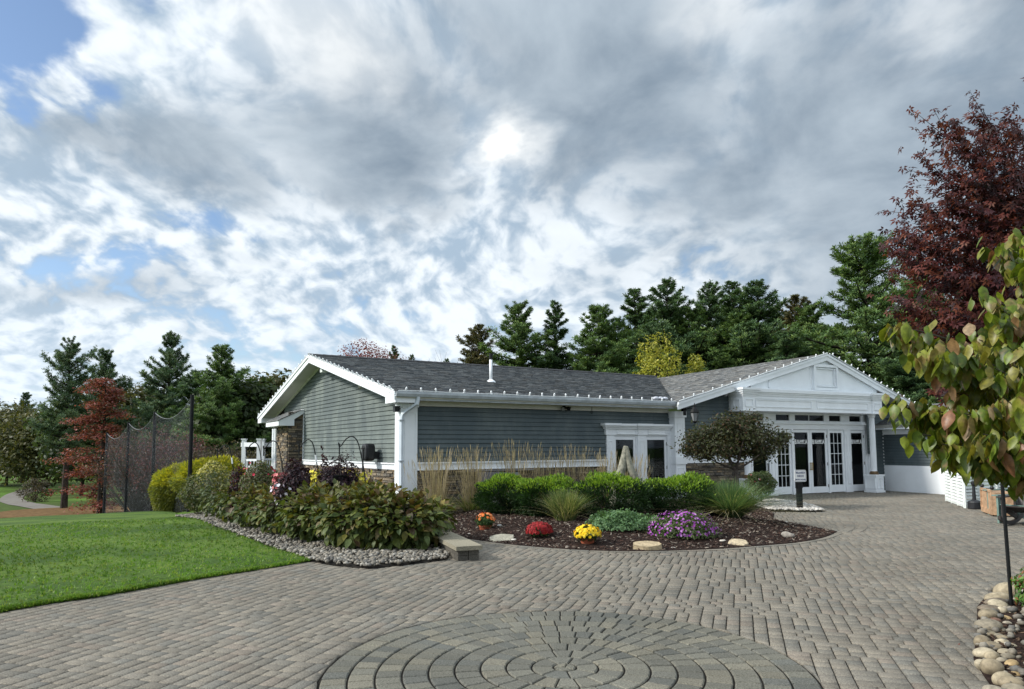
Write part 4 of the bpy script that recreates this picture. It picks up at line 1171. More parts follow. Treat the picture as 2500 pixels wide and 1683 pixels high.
# glazed door wall
PV = .40
mb = MB()
mb.box(FB, 3.0, 9.25, PV - .02, PV + .10, 2.70, 2.80); mb.box(FB, 3.0, 9.25, PV - .10, PV + .10, 2.40, 2.47); mb.box(FB, 3.0, 9.25, PV - .13, PV + .1, 2.37, 2.41); mb.box(FB, 3.0, 9.25, PV - .05, PV + .10, 2.19, 2.37)
for k in range(90): mb.box(FB, 3.1 + k * .068, 3.135 + k * .068, PV - .045, PV - .02, 2.715, 2.74)
bobj(mb, 'transom_bar', 'white_paint')
tr_ = [(3.45, 4.02, 1), (4.58, 5.20, 1), (5.46, 6.87, 2), (7.12, 7.71, 1), (8.15, 8.75, 1)]
posts = [3.0] + [x for q in tr_ for x in q[:2]] + [9.25]
mb = MB()
for i in range(0, len(posts), 2): mb.box(FB, posts[i], posts[i + 1], PV - .03, PV + .08, 2.47, 2.70)
bobj(mb, 'transom_posts', 'white_paint')
for a0, a1, n in tr_:
    mb = MB(); mb.box(FB, a0, a1, PV, PV + .03, 2.47, 2.49); mb.box(FB, a0, a1, PV, PV + .03, 2.685, 2.70)
    if n == 2: mb.box(FB, (a0 + a1) / 2 - .012, (a0 + a1) / 2 + .012, PV, PV + .03, 2.49, 2.685)
    wn = bobj(mb, 'transom_window', 'white_paint')
    for k in range(n):
        s0 = a0 + (a1 - a0) * k / n; s1 = a0 + (a1 - a0) * (k + 1) / n
        p_ = MB(); p_.box(FB, s0 + .012 * (k > 0), s1 - .012 * (k < n - 1), PV + .012, PV + .018, 2.49, 2.685); p_.obj('pane', 'window_glass', wn, loc=ROOTLOC[bld.name])
for a0, a1 in ((3.0, 3.42), (4.22, 4.53), (5.265, 5.335), (7.0, 7.07), (7.85, 8.155), (8.90, 9.20)):
    mb = MB(); mb.box(FB, a0, a1, PV - .045, PV + .05, 0, 2.19)
    if a1 - a0 > .2:
        frame(FB, a0 + .07, a1 - .07, .30, 2.03, PV - .045, .014, .01, mb); mb.box(FB, a0 - .015, a1 + .015, PV - .06, PV + .02, 0, .20)
    bobj(mb, 'door_pilaster', 'white_paint')
glassdoor(FB, 3.45, 4.20, PV, 2.18, .085, .25, 2.08, handle=(4.15, .93, 'dark_metal'), hinge=3.46)
glassdoor(FB, 4.55, 5.26, PV, 2.18, .085, .27, 2.08, name='sidelight', grid=(3, 5))
glassdoor(FB, 5.34, 6.165, PV, 2.18, .095, .23, 2.09, handle=(6.13, .93, 'brass'), hinge=5.35)
glassdoor(FB, 6.175, 7.0, PV, 2.18, .095, .23, 2.09, handle=(6.21, .93, 'brass'), hinge=6.99)
glassdoor(FB, 7.075, 7.845, PV, 2.18, .09, .27, 2.08, name='sidelight', grid=(3, 5))
glassdoor(FB, 8.16, 8.895, PV, 2.18, .08, .25, 2.08, handle=(8.20, .93, 'dark_metal'), hinge=8.885)
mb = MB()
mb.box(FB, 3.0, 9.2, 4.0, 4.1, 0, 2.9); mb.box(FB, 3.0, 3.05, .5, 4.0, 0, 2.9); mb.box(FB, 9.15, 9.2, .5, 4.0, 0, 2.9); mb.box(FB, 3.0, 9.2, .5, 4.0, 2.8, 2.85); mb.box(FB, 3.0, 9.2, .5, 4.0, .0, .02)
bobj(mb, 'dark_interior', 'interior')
tb = thing('banquet_table', 'round table in a pale cloth seen through the rightmost entrance glass', 'table', W(FB, 8.3, 1.35, 0))
mb = MB(); mb.lathe(W(FB, 8.3, 1.35, .02), [(.62, 0), (.56, .70), (.50, .73)], 20); mb.obj('tablecloth', 'interior_cloth', tb)
def text(body, F, u, v, z, size, mat, parent, yaw, name='lettering', align='CENTER', shear=0.0, ext=.002, ux=1.0):
    cu_ = bpy.data.curves.new(name, 'FONT'); cu_.body = body; cu_.size = size; cu_.align_x = align; cu_.extrude = ext; cu_.shear = shear; cu_.offset = .006 if mat == 'letter_white' else .001
    cu_.materials.append(MATS[mat])
    tmp = bpy.data.objects.new(name, cu_); col.objects.link(tmp)
    bpy.context.view_layer.update()
    me = bpy.data.meshes.new_from_object(tmp.evaluated_get(bpy.context.evaluated_depsgraph_get()))
    bpy.data.objects.remove(tmp); bpy.data.curves.remove(cu_)
    o = bpy.data.objects.new(name, me); col.objects.link(o)
    if not me.materials: me.materials.append(MATS[mat])
    o.location = tuple(W(F, u, v, z) - ROOTLOC.get(parent.name, np.zeros(3))); o.rotation_euler = (R(90), 0, yaw); o.scale = (ux, 1, 1)
    o.parent = parent
    return o
yawB = ang - 0.0765
for a0, a1 in ((5.435, 6.07), (6.27, 6.905), (8.24, 8.815)):
    c_ = (a0 + a1) / 2; wd = (a1 - a0) * .92
    text('ELLAVIST', FB, c_, PV + .013, 1.745, .125, 'letter_white', bld, yawB, ux=wd * .72 / .62)
    text('B', FB, c_ - wd * .43, PV + .013, 1.70, .21, 'letter_white', bld, yawB, ux=.75)
    text('A', FB, c_ + wd * .43, PV + .013, 1.70, .21, 'letter_white', bld, yawB, ux=.75)
    mb = MB(); mb.box(FB, c_ - wd * .33, c_ + wd * .36, PV + .011, PV + .015, 1.705, 1.722); bobj(mb, 'letter_underline', 'letter_white')

# return wing to the right of the entrance (faces left)
C0 = np.array([13.50, 24.95, 0.0]); dC = np.array([14.30, 22.80, 0]) - C0; Lc = np.linalg.norm(dC); dC /= Lc
nC = np.array([dC[1], -dC[0], 0]); nC = nC * -1 if nC[0] > 0 else nC     # outward, to the left
FC = (C0, dC, -nC)                                   # u along the wall towards the camera, v inward
mb = MB(); mb.box(FC, -.6, Lc + .15, .03, .2, 0, 2.25); bobj(mb, 'return_wall_core', 'interior')
trim('return_wall_base', [(-.5, Lc - .12, -.02, .05, 0, .92)], FC)
trim('return_trim', [(-.3, Lc + .15, -.03, .05, 2.02, 2.20), (-.32, .06, -.03, .05, .92, 2.02)], FC)
trim('corner_post', [(Lc - .10, Lc + .14, -.06, .2, 0, 2.2)], FC)
z = .92
while z < 2.0:
    lap(FC, .06, Lc - .11, .06, Lc - .11, z, min(z + .10, 2.01), .028, 'u', 'siding_shaded'); z += .10
trim('return_gutter', [(-.8, Lc + .5, -.42, -.30, 2.26, 2.36)], FC, 'soffit_paint')
trim('return_soffit', [(-.8, Lc + .5, -.40, .05, 2.20, 2.25)], FC)
q = [W(FC, Lc + .6, -.42, 2.37), W(FC, -1.2, -.42, 2.37), W(FC, -1.2, 1.9, 3.15), W(FC, Lc + .6, 1.9, 3.15)]
bobj(slab(*[p - np.array([0, 0, .02]) for p in q], .08), 'roof_deck', 'soffit_paint')
roofshingles('return_shingles', q, 7)
trim('dark_gap_panel', [(Lc + .16, Lc + .7, .05, .15, 0, 2.1)], FC, 'interior')  # near-black panel filling the gap past the corner post

# ------------------------------------------------------------------ fixtures on the building
def cone_flood(name, pos, aims, label, matn):
    t_ = thing(name, label, 'floodlight', pos)
    mb = MB(); mb.box((pos, Uv, Vv), -.05, .05, -.01, .03, -.05, .05); mb.obj('base_plate', matn, t_)
    for a_ in aims:
        a_ = np.array(a_, float); s_ = pos + a_ * .05; a_ /= np.linalg.norm(a_)
        mb = MB(); mb.tube([pos, pos + a_ * .07, pos + a_ * .10, pos + a_ * .19], [.015, .02, .045, .062], 12); h_ = mb.obj('lamp_head', matn, t_)
        mb = MB(); mb.tube([pos + a_ * .185, pos + a_ * .192], [.055, .050], 12); mb.obj('lens', 'lamp_glass', h_, loc=pos)
cone_flood('floodlight', W(FA, 5.05, WV - .03, 2.74), [-Vv * .6 - Uv * .6 + [0, 0, -.3], -Vv * .5 + Uv * .7 + [0, 0, -.3]], 'black twin floodlight under the eave of the long wall', 'black_metal')
cone_flood('floodlight', W(FA, WU - .03, 3.45, 3.42), [-Uv * .6 + Vv * .7 + [0, 0, -.3], -Uv * .5 - Vv * .6 + [0, 0, -.3]], 'pale twin floodlight high on the left gable wall', 'soffit_paint')
t_ = thing('eave_lamp', 'white box lamp hung under the peak of the left gable', 'lamp', W(FA, .22, 6.5, 4.22))
mb = MB(); mb.box((W(FA, .22, 6.5, 0), Uv, Vv), -.08, .08, -.12, .12, 4.06, 4.20); mb.obj('housing', 'vinyl', t_); mb = MB(); mb.box((W(FA, .22, 6.5, 0), Uv, Vv), -.04, .04, -.04, .04, 4.20, 4.36); mb.obj('mount', 'soffit_paint', t_)
t_ = thing('wall_speaker', 'small black speaker on the corner pilaster under the gutter', 'speaker', W(FA, .25, .42, 2.56))
mb = MB(); mb.box((W(FA, .17, .42, 0), Uv, Vv), -.06, .06, -.06, .06, 2.50, 2.64); mb.obj('cabinet', 'black_plastic', t_); mb = MB(); mb.box((W(FA, .17, .42, 0), Uv, Vv), .06, .10, -.02, .02, 2.56, 2.60); mb.obj('bracket', 'dark_metal', t_)
t_ = thing('eave_ornament', 'small dark metal ornament hanging from the frieze near the doors', 'ornament', W(FA, 6.0, WV - .04, 2.76))
mb = MB(); c_ = W(FA, 6.0, WV - .045, 2.67)
mb.tube([c_ + [0, 0, .09], c_ + [0, 0, -.02], c_ + Uv * .04 + [0, 0, -.06], c_ + [0, 0, -.10], c_ - Uv * .04 + [0, 0, -.06], c_ + [0, 0, -.02]], .007, 5); mb.obj('wirework', 'dark_metal', t_)
t_ = thing('soffit_globe_lamp', 'small round white lamp under the entrance roof edge', 'lamp', W(FB, 1.95, -.10, 3.28))
mb = MB(); mb.ball(W(FB, 1.95, -.10, 3.24), .07, 12); mb.obj('globe', 'lamp_glass', t_, smooth=True); mb = MB(); mb.tube([W(FB, 1.95, -.10, 3.30), W(FB, 1.95, -.10, 3.40)], .04, 8); mb.obj('stem', 'black_metal', t_)
# lantern
lp = W(FB, .42, -.42, 2.62)
t_ = thing('wall_lantern', 'black carriage lantern with clear glass beside the entrance pilaster', 'lantern', lp)
mb = MB(); mb.lathe(lp, [(.02, .26), (.05, .22), (.03, .20), (.10, .10), (.14, .02), (.135, 0)], 6); mb.tube([lp + [0, 0, .24], lp + [0, 0, .30]], .012, 6); mb.obj('lantern_top', 'black_metal', t_)
mb = MB()
for k in range(6):
    th = k * math.pi / 3; a0 = lp + [.13 * math.cos(th), .13 * math.sin(th), .0]; a1 = lp + [.07 * math.cos(th), .07 * math.sin(th), -.25]; mb.tube([a0, a1], .006, 5)
mb.lathe(lp, [(.08, -.24), (.07, -.27), (.02, -.31)], 6); mb.obj('lantern_cage', 'black_metal', t_)
mb = MB(); mb.lathe(lp, [(.12, 0), (.063, -.24)], 6); mb.obj('lantern_glass', 'lamp_glass', t_)
mb = MB(); mb.tube([lp + [0, 0, .12], lp + V2 * .2 + [0, 0, .16], lp + V2 * .42 + [0, 0, .12]], .015, 6); mb.box((lp + V2 * .42, U2, V2), -.05, .05, 0, .02, -.05, .2); mb.obj('bracket', 'black_metal', t_)

# strings of clip-on bulbs along the roof edges
def bulbs(label, pts, n, up_):
    p0, p1 = np.array(pts[0]), np.array(pts[1]); t_ = thing('string_lights', label, 'string lights', p0, 'white bulb strings along the roof edges')
    mb = MB(); seg = [p0 + (p1 - p0) * k / 12 + np.array([0, 0, .008 * math.sin(k * 2.1)]) for k in range(13)]; mb.tube(seg, .02 if 'entrance' in label else .012, 5); mb.obj('cable', 'cable_white', t_)
    mb = MB(); c_ = np.zeros(3); d_ = np.array(up_); d_ = d_ / np.linalg.norm(d_)
    mb.tube([c_ - d_ * .02, c_ + d_ * .01, c_ + d_ * .03, c_ + d_ * .055, c_ + d_ * .075], [.014, .016, .026, .022, .004], 8)
    mb.box((c_, Uv, Vv), -.028, .028, -.012, .012, -.03, .0)
    me = None
    for k in range(n):
        p = p0 + (p1 - p0) * (k + .5) / n
        if me is None: o = mb.obj('bulb', 'bulb_white', None, loc=np.zeros(3)); me = o.data; o.parent = t_
        else: o = bpy.data.objects.new('bulb', me); col.objects.link(o); o.parent = t_
        o.location = tuple(p - p0 + [0, 0, .02 + rnd.uniform(-.004, .004)]); o.rotation_euler = (rnd.uniform(-.15, .15), rnd.uniform(-.15, .15), rnd.uniform(-.3, .3))
bulbs('string of white bulbs along the gutter of the long wall', (W(FA, .0, -.12, he + .01), W(FA, LA, -.12, he + .01)), 23, (0, 0, 1))
bulbs('string of white bulbs up the right slope of the left gable', (W(FA, -.05, .05, he + .03), W(FA, -.05, wA, hr + .02)), 19, (-.5, -.4, .8))
bulbs('string of white bulbs down the far left slope of the left gable', (W(FA, -.05, wA + .1, hr + .0), W(FA, -.05, 2 * wA, he + .03)), 18, (-.3, .6, .8))
bulbs('string of white bulbs up the left slope of the entrance gable', (W(FB, .0, RV - .06, heB + .03), W(FB, wB, RV - .06, hrB + .02)), 17, (-.3, -.3, .8))
bulbs('string of white bulbs down the right slope of the entrance gable', (W(FB, wB + .1, RV - .06, hrB + .0), W(FB, wB + wB2, RV - .06, heB + .03)), 16, (.3, -.2, .9))
mb = MB(); bp = W(FA, 8.25, .0, he + .09)
for k in range(3): mb.ball(bp + Uv * (k * .17 - .17), .10, 9, sq=(1.1, .8, .55))
tag(mb.obj('plastic_bag', 'plastic_bag', smooth=True), 'crumpled clear plastic bag lying in the gutter above the service doors', 'bag')
# hose reel on the gable wall
hp = W(FA, .22, 2.36, 1.52)
t_ = thing('hose_reel', 'black plastic hose reel mounted on the left gable wall', 'hose reel', hp)
FH = (hp - np.array([0, 0, hp[2]]), Uv, Vv)
mb = MB()
prf = []
for k in range(20):
    th = 2 * math.pi * k / 20; cx_, cz_ = math.cos(th), math.sin(th)
    prf.append((np.sign(cx_) * abs(cx_) ** .55, np.sign(cz_) * abs(cz_) ** .55))
lps = [(-.16, .75), (-.145, .92), (-.08, 1.0), (.06, 1.0), (.10, .9)]
loops = [[W(FH, u, .19 * s_ * x, hp[2] + .235 * s_ * z) for x, z in prf] for u, s_ in lps]
for i in range(len(loops) - 1):
    n = 20; b0 = len(mb.v); mb.v += [tuple(p) for p in loops[i]] + [tuple(p) for p in loops[i + 1]]
    for k in range(n): mb.f.append((b0 + k, b0 + (k + 1) % n, b0 + n + (k + 1) % n, b0 + n + k)); mb.t.append(None)
mb.poly(loops[0]); mb.poly(loops[-1][::-1]); mb.obj('reel_case', 'black_plastic', t_)
mb = MB(); mb.box(FH, -.175, -.155, -.08, .13, hp[2] + .09, hp[2] + .12); mb.obj('hose_slot', 'interior', t_)
mb = MB(); mb.box(FH, .08, .30, -.06, .06, hp[2] - .18, hp[2] + .02); mb.obj('wall_bracket', 'black_plastic', t_)
mb = MB(); q0 = W(FH, -.17, -.02, hp[2] + .08); mb.tube([q0, q0 + [0, 0, -.3], q0 + [0, 0, -.45]], [.012, .012, .022], 8); mb.tube([q0 + [0, 0, -.45], q0 + [.01, 0, -.9], q0 + [.02, 0, -1.3]], .012, 8)
mb.tube([W(FH, -.14, .12, hp[2] - .1), W(FH, -.14, .12, hp[2] - .9)], .010, 6); mb.obj('hose', 'black_plastic', t_)

# ------------------------------------------------------------------ vegetation tools
def unit(v): return v / (np.linalg.norm(v, axis=-1, keepdims=True) + 1e-9)
def frames(n_dir, g, spin=None):
    """rotation matrices whose z axis is n_dir, spun at random"""
    z = unit(n_dir); n = len(z)
    r_ = g.normal(size=(n, 3)); x = unit(r_ - z * (r_ * z).sum(1, keepdims=True)); y = np.cross(z, x)
    return np.stack([x, y, z], -1)
QUAD = (np.array([(-.28, 0, 0), (0, -.5, .06), (.28, 0, 0), (0, .5, .06)]), np.array([(0, 1, 2, 3)]))
LEAF2 = (np.array([(0, -.5, 0), (.26, -.1, .07), (.18, .3, .05), (0, .55, -.06), (-.18, .3, .05), (-.26, -.1, .07), (0, 0, 0)]),
         np.array([(0, 1, 6), (1, 2, 6), (2, 3, 6), (3, 4, 6), (4, 5, 6), (5, 0, 6)]))
def bent_leaf(L, Wd, droop=.25, fold=.25, k=4, wave=0.0):
    v_ = []; 
    for i in range(k + 1):
        t_ = i / k; w_ = Wd * .5 * math.sin(math.pi * min(1, .06 + .94 * t_) ** .80) ** .8 if 0 < i < k else .004
        y = L * t_; z = -droop * L * t_ * t_
        wz = wave * math.sin(i * 2.4)
        v_ += [(-w_, y, z + fold * w_ + wz), (0, y, z), (w_, y, z + fold * w_ - wz)]
    f_ = []
    for i in range(k):
        a0 = i * 3; f_ += [(a0, a0 + 1, a0 + 4, a0 + 3), (a0 + 1, a0 + 2, a0 + 5, a0 + 4)]
    return np.array(v_), np.array(f_)
def star_leaf(lw=.165):
    v_ = [(0, 0, 0)]; f_ = []
    lob = [(-115, .55), (-62, .85), (-22, .98), (22, 1.0), (62, .85), (115, .55)]
    lob = [(-105, .62), (-52, .92), (0, 1.05), (52, .92), (105, .62)]
    for a_, L in lob:
        t_ = R(90 - a_); d0 = np.array([math.cos(t_), math.sin(t_)]); n_ = np.array([-d0[1], d0[0]]); b = len(v_)
        v_ += [(*(d0 * .12 + n_ * .0), 0), (*(d0 * L * .45 + n_ * lw), .03), (*(d0 * L), -.12), (*(d0 * L * .45 - n_ * lw), .03)]
        f_.append((b, b + 3, b + 2, b + 1))
    return np.array(v_), np.array(f_)
STAR = star_leaf()
def cols(g, n, pal, p=None, var=.18):
    c_ = np.array(pal)[g.choice(len(pal), n, p=p)]
    return c_ * g.uniform(1 - var, 1 + var, (n, 1))
def leafcloud(pos, nrm, size, tmpl, colr, g, squash=None):
    rot = frames(nrm, g)
    return stamp(tmpl[0], tmpl[1], pos, rot, size, colr)
def join(parts):
    vs, fs, cs = [], [], []; b = 0
    for v_, f_, c_ in parts:
        vs.append(v_); fs.append(f_ + b); cs.append(c_); b += len(v_)
    return np.concatenate(vs), np.concatenate(fs), np.concatenate(cs)
def blobpts(n, g, c=(0, 0, 0), r=(1, 1, 1), inner=.55, lumps=.12, seed=0, flat=0.0):
    """points in the outer shell of a lumpy ellipsoid, with their outward normals"""
    d_ = unit(g.normal(size=(n, 3)))
    if flat: d_[:, 2] = np.abs(d_[:, 2]) * (1 - flat) + d_[:, 2] * flat
    d_ = unit(d_)
    ph = seed * 1.7
    lum = 1 + lumps * (np.sin(d_[:, 0] * 5 + ph) * np.cos(d_[:, 1] * 6 + ph) + .7 * np.sin(d_[:, 2] * 8 + d_[:, 0] * 4 + ph * 2) + .5 * np.sin(d_[:, 1] * 13 + ph) * np.sin(d_[:, 0] * 11))
    rad = (inner + (1 - inner) * g.random(n) ** .55) * lum
    r = np.array(r); p = d_ * rad[:, None] * r
    return p + np.array(c), unit(d_ / r)

# ---- white pines
def pine(seed, H, Rm, base=.12, pal=None, dens=1.0, sparse=0.0, lean=0.0):
    g = np.random.default_rng(seed); rr_ = random.Random(seed)
    tr = MB(); pts = [np.array([0, 0, z * H]) + np.array([math.sin(z * 5 + seed) * .06, math.cos(z * 4 + seed) * .06, 0]) * z * H * .12 + np.array([lean * z * H, 0, 0]) for z in np.linspace(0, .97, 9)]
    tr.tube(pts, [.020 * H * (1 - .93 * z) for z in np.linspace(0, 1, 9)], 7)
    tp = []; tn = []; ts = []
    nlev = int(21 * dens + 6)
    for i in range(nlev):
        t_ = base + (1 - base) * ((i + rr_.uniform(-.3, .3)) / nlev); t_ = min(max(t_, base), .985)
        z0 = t_ * H
        env = Rm * (1.12 * (1 - (t_ - base) / (1 - base)) ** .95) * (.62 + .38 * min(1, (t_ - base) / .2)) + .03 * Rm
        nb = rr_.choice((4, 5, 5, 6)); a0 = rr_.uniform(0, 6.28)
        for b_ in range(nb):
            if rr_.random() < sparse: continue
            t_ = min(max(base + (1 - base) * ((i + rr_.uniform(-.75, .75)) / nlev), base), .985); z0 = t_ * H
            env = Rm * ((1 - (t_ - base) / (1 - base)) ** .72) * (.62 + .38 * min(1, (t_ - base) / .2)) * (1 + .17 * math.sin(t_ * 17 + seed) + .12 * math.sin(t_ * 31 + seed * 2)) + .02 * Rm
            an = a0 + 6.283 * b_ / nb + rr_.uniform(-.35, .35); L = env * rr_.uniform(.5, 1.2)
            if rr_.random() < .12: L *= 1.25
            k = max(4, int(L / .45)); rise = rr_.uniform(-.04, .18) + 1.25 * t_ ** 4
            c0 = np.array([math.sin(t_ * 5 + seed) * .06, math.cos(t_ * 4 + seed) * .06, 0]) * t_ * H * .12 + np.array([lean * z0, 0, z0])
            dirv = np.array([math.cos(an), math.sin(an), 0]); side = np.array([-dirv[1], dirv[0], 0])
            bp = [c0 + dirv * L * s_ + np.array([0, 0, L * (rise * s_ + .22 * s_ ** 2.5 - .05 * s_)]) for s_ in np.linspace(0, 1, 5)]
            tr.tube(bp, [.03 * L * (1 - .85 * s_) + .01 for s_ in np.linspace(0, 1, 5)], 4, caps=False)
            m_ = int((16 + 62 * L / max(Rm, 1)) * dens * (1.0 if L > .5 else .6))
            s_ = .22 + .78 * g.random(m_) ** .8
            w_ = g.normal(0, 1, m_) * .17 * L * (1.15 - s_) ** .5
            p = c0 + dirv * (L * s_)[:, None] + side * w_[:, None] + np.array([0, 0, 1]) * (L * (rise * s_ + .22 * s_ ** 2.5 - .05 * s_) + g.normal(0, .05 * L, m_) - .12 * np.abs(w_))[:, None]
            tp.append(p); tn.append(dirv * .55 + side * (w_ / (L + .1))[:, None] + np.array([0, 0, .85]) + g.normal(0, .22, (m_, 3))); ts.append(np.full(m_, .10 + .0105 * H) * g.uniform(.7, 1.3, m_) * (.65 + .35 * min(1, L / 1.5)))
    tp = np.concatenate(tp); tn = unit(np.concatenate(tn)); ts = np.concatenate(ts)
    # a tuft: a fan of flat tapering sprays
    tv = []; tf = []
    for k in range(5):
        th = k * 1.257 + .3 * (k % 2); sl = .75 if k % 2 else 1.15
        dx = np.array([math.cos(th) * sl, math.sin(th) * sl, .8]); dx /= np.linalg.norm(dx); sd = np.array([-math.sin(th), math.cos(th), .0]) * .12
        b0 = len(tv); tv += [tuple(dx * .05 - sd * .4), tuple(dx * .6 - sd + [0, 0, .02]), tuple(dx * 1.05), tuple(dx * .6 + sd - [0, 0, .02])]; tf.append((b0, b0 + 1, b0 + 2, b0 + 3))
    pal = pal or [(.030, .058, .022), (.040, .075, .026), (.055, .090, .028), (.024, .046, .024)]
    v_, f_, c_ = stamp(np.array(tv), np.array(tf), tp, frames(tn, g), ts, cols(g, len(tp), pal, var=.2))
    return tr, (v_, f_, c_)
def tree_thing(name, tr, crown, label, cat, group=None, mat='needle', bark='bark', kind_crown='crown'):
    t_ = thing(name, label, cat, (0, 0, 0), group)
    tr.obj('trunk', bark, t_)
    link_mesh(kind_crown, np_mesh(kind_crown, *crown[:2], mat, crown[2]), t_)
    return t_
DARK = [(.045, .085, .034), (.060, .105, .040), (.080, .125, .044), (.034, .064, .032)]
DARK = [tuple(c_ * 1.3 for c_ in q) for q in DARK]
MIDG = [(.062, .110, .034), (.085, .140, .040), (.115, .165, .046), (.045, .082, .032)]
MIDG = [tuple(c_ * 1.3 for c_ in q) for q in MIDG]
OLIV = [(.070, .072, .024), (.095, .085, .028), (.050, .060, .022), (.120, .095, .030)]
BLUG = [(.055, .095, .050), (.070, .115, .055), (.042, .076, .045), (.095, .130, .052)]
BLUG = [tuple(c_ * 1.3 for c_ in q) for q in BLUG]
pinesP = {}
for i, (H, Rm, base, pal, dens, sp) in enumerate([(14, 3.7, .12, MIDG, 1.5, .04), (14, 3.3, .12, DARK, 1.5, .06), (14, 2.3, .12, DARK, 1.25, .1), (15, 4.3, .10, MIDG, 1.7, .08), (14, 3.0, .15, OLIV, 1.3, .16), (18, 3.9, .34, BLUG, 1.3, .30), (17, 3.8, .22, BLUG, 1.5, .14)]):
    pinesP[i] = [pine(40 + i, H, Rm, base, pal, dens, sp), H, None]
def put_pine(k, px, depth, ytop, label, zb=None, group='white pines behind the hall', rot=None, wide=1.0):
    x = (px - 1250) / FPX * depth
    if zb is None: zb = float(terrain(x, depth))
    top = AT(px, ytop, depth)[2]; s_ = (top - zb) / pinesP[k][1]
    rot = rnd.uniform(0, 6.28) if rot is None else rot
    if pinesP[k][2] is None:
        (tr, cr), H, _ = pinesP[k]
        o = tree_thing('pine_tree', tr, cr, label, 'tree', group); pinesP[k][2] = o
    else:
        o = dup(pinesP[k][2], (0, 0, 0), label=label, group=group)
    move(o, (x, depth, zb - .05), rot, (s_ * wide, s_ * wide, s_)); return o
PL = [
 (4, 1165, 52, 792, 'small pine with bronze tinged needles just right of the roof vent pipe', 1.0), (0, 1272, 50, 742, 'broad pine with a forked tip between the bronze pine and the narrow pine', 1.0),
 (2, 1357, 50, 738, 'narrow spire shaped pine standing alone above the roof', 1.0), (0, 1463, 48, 748, 'pine right of the narrow spire pine with a full conical crown', 1.05),
 (2, 1553, 55, 708, 'thin pine with a ragged crooked tip left of the yellow birch top', 1.3), (1, 1636, 50, 680, 'tall pine rising straight above the yellow birch', .95),
 (1, 1735, 54, 692, 'dark pine with a round fuzzy top right of the yellow birch', .9), (2, 1795, 50, 690, 'slender dark pine with its left shoulder merging in the row', 1.25),
 (1, 1862, 48, 684, 'wide dark pine with twin tips left of the gap before the giant pine', 1.1), (4, 1948, 54, 722, 'short olive pine in the gap left of the giant pine', .9),
 (3, 2128, 44, 584, 'giant pine, tallest behind the entrance gable', .98), (0, 2265, 48, 640, 'pine half hidden behind the red maple, right of the giant pine', 1.1), (3, 2395, 47, 700, 'pine behind the dogwood leaves at the right edge', 1.0), (3, 2020, 50, 800, 'low pine just left of and below the giant pine', 1.0),
 (1, 1512, 57, 775, 'low dark pine between the full conical pine and the crooked pine', 1.1), (1, 1655, 58, 752, 'low dark pine behind the right edge of the yellow birch', 1.1), (0, 1778, 58, 748, 'low pine between the round topped and slender dark pines', 1.1), (1, 1905, 56, 765, 'low dark pine left of the short olive pine', 1.1), (0, 1992, 52, 745, 'green pine between the short olive pine and the giant pine', 1.0),
 (0, 1585, 60, 760, 'low pine filling in behind the yellow birch', 1.2), (1, 1420, 58, 860, 'low dark pine in the notch right of the narrow pine', 1.0), (0, 1700, 50, 752, 'mid green pine in front of the row, above the small yellow tree', 1.1), (0, 1820, 48, 765, 'mid green pine in front of the dark twin tipped pine', 1.15),
 (1, 1930, 44, 810, 'dark pine low behind the left slope of the entrance roof', 1.2), (1, 2230, 40, 780, 'dark low pine behind the right slope of the entrance roof', 1.2), (3, 2330, 38, 840, 'dark low pine behind the louvred screen', 1.0),
 (2, 960, 62, 846, 'small pine tip showing above the roof ridge beside the red tree', .9), (2, 1004, 66, 868, 'tiny pine tip above the ridge left of the bare tree', .9), (2, 1090, 70, 878, 'faint pine tip above the ridge next to the bare tree', 1.0)]
for k, px, dp, yt, lb, wd in PL: put_pine(k, px, dp, yt, lb, wide=wd * (1.32 if dp < 57 else 1.1))
LEFT = 'pines by the fairway'
put_pine(5, 165, 75, 826, 'tall open pine with bare lower trunk left of the red tree', group=LEFT, wide=1.0, rot=1.0)
put_pine(6, 252, 84, 856, 'round topped pine behind the red tree', group=LEFT, wide=1.05)
put_pine(6, 408, 66, 816, 'broad tall pine behind the ball netting', group=LEFT, wide=1.0)
put_pine(0, 537, 55, 845, 'pointed pine right of the nearest net post', group=LEFT, wide=1.25)
put_pine(1, 470, 62, 905, 'dark pine between the netting pine and the pointed pine', group=LEFT, wide=1.5)
put_pine(6, 60, 160, 960, 'distant pine over the far oaks at the left', group=LEFT, wide=1.0)

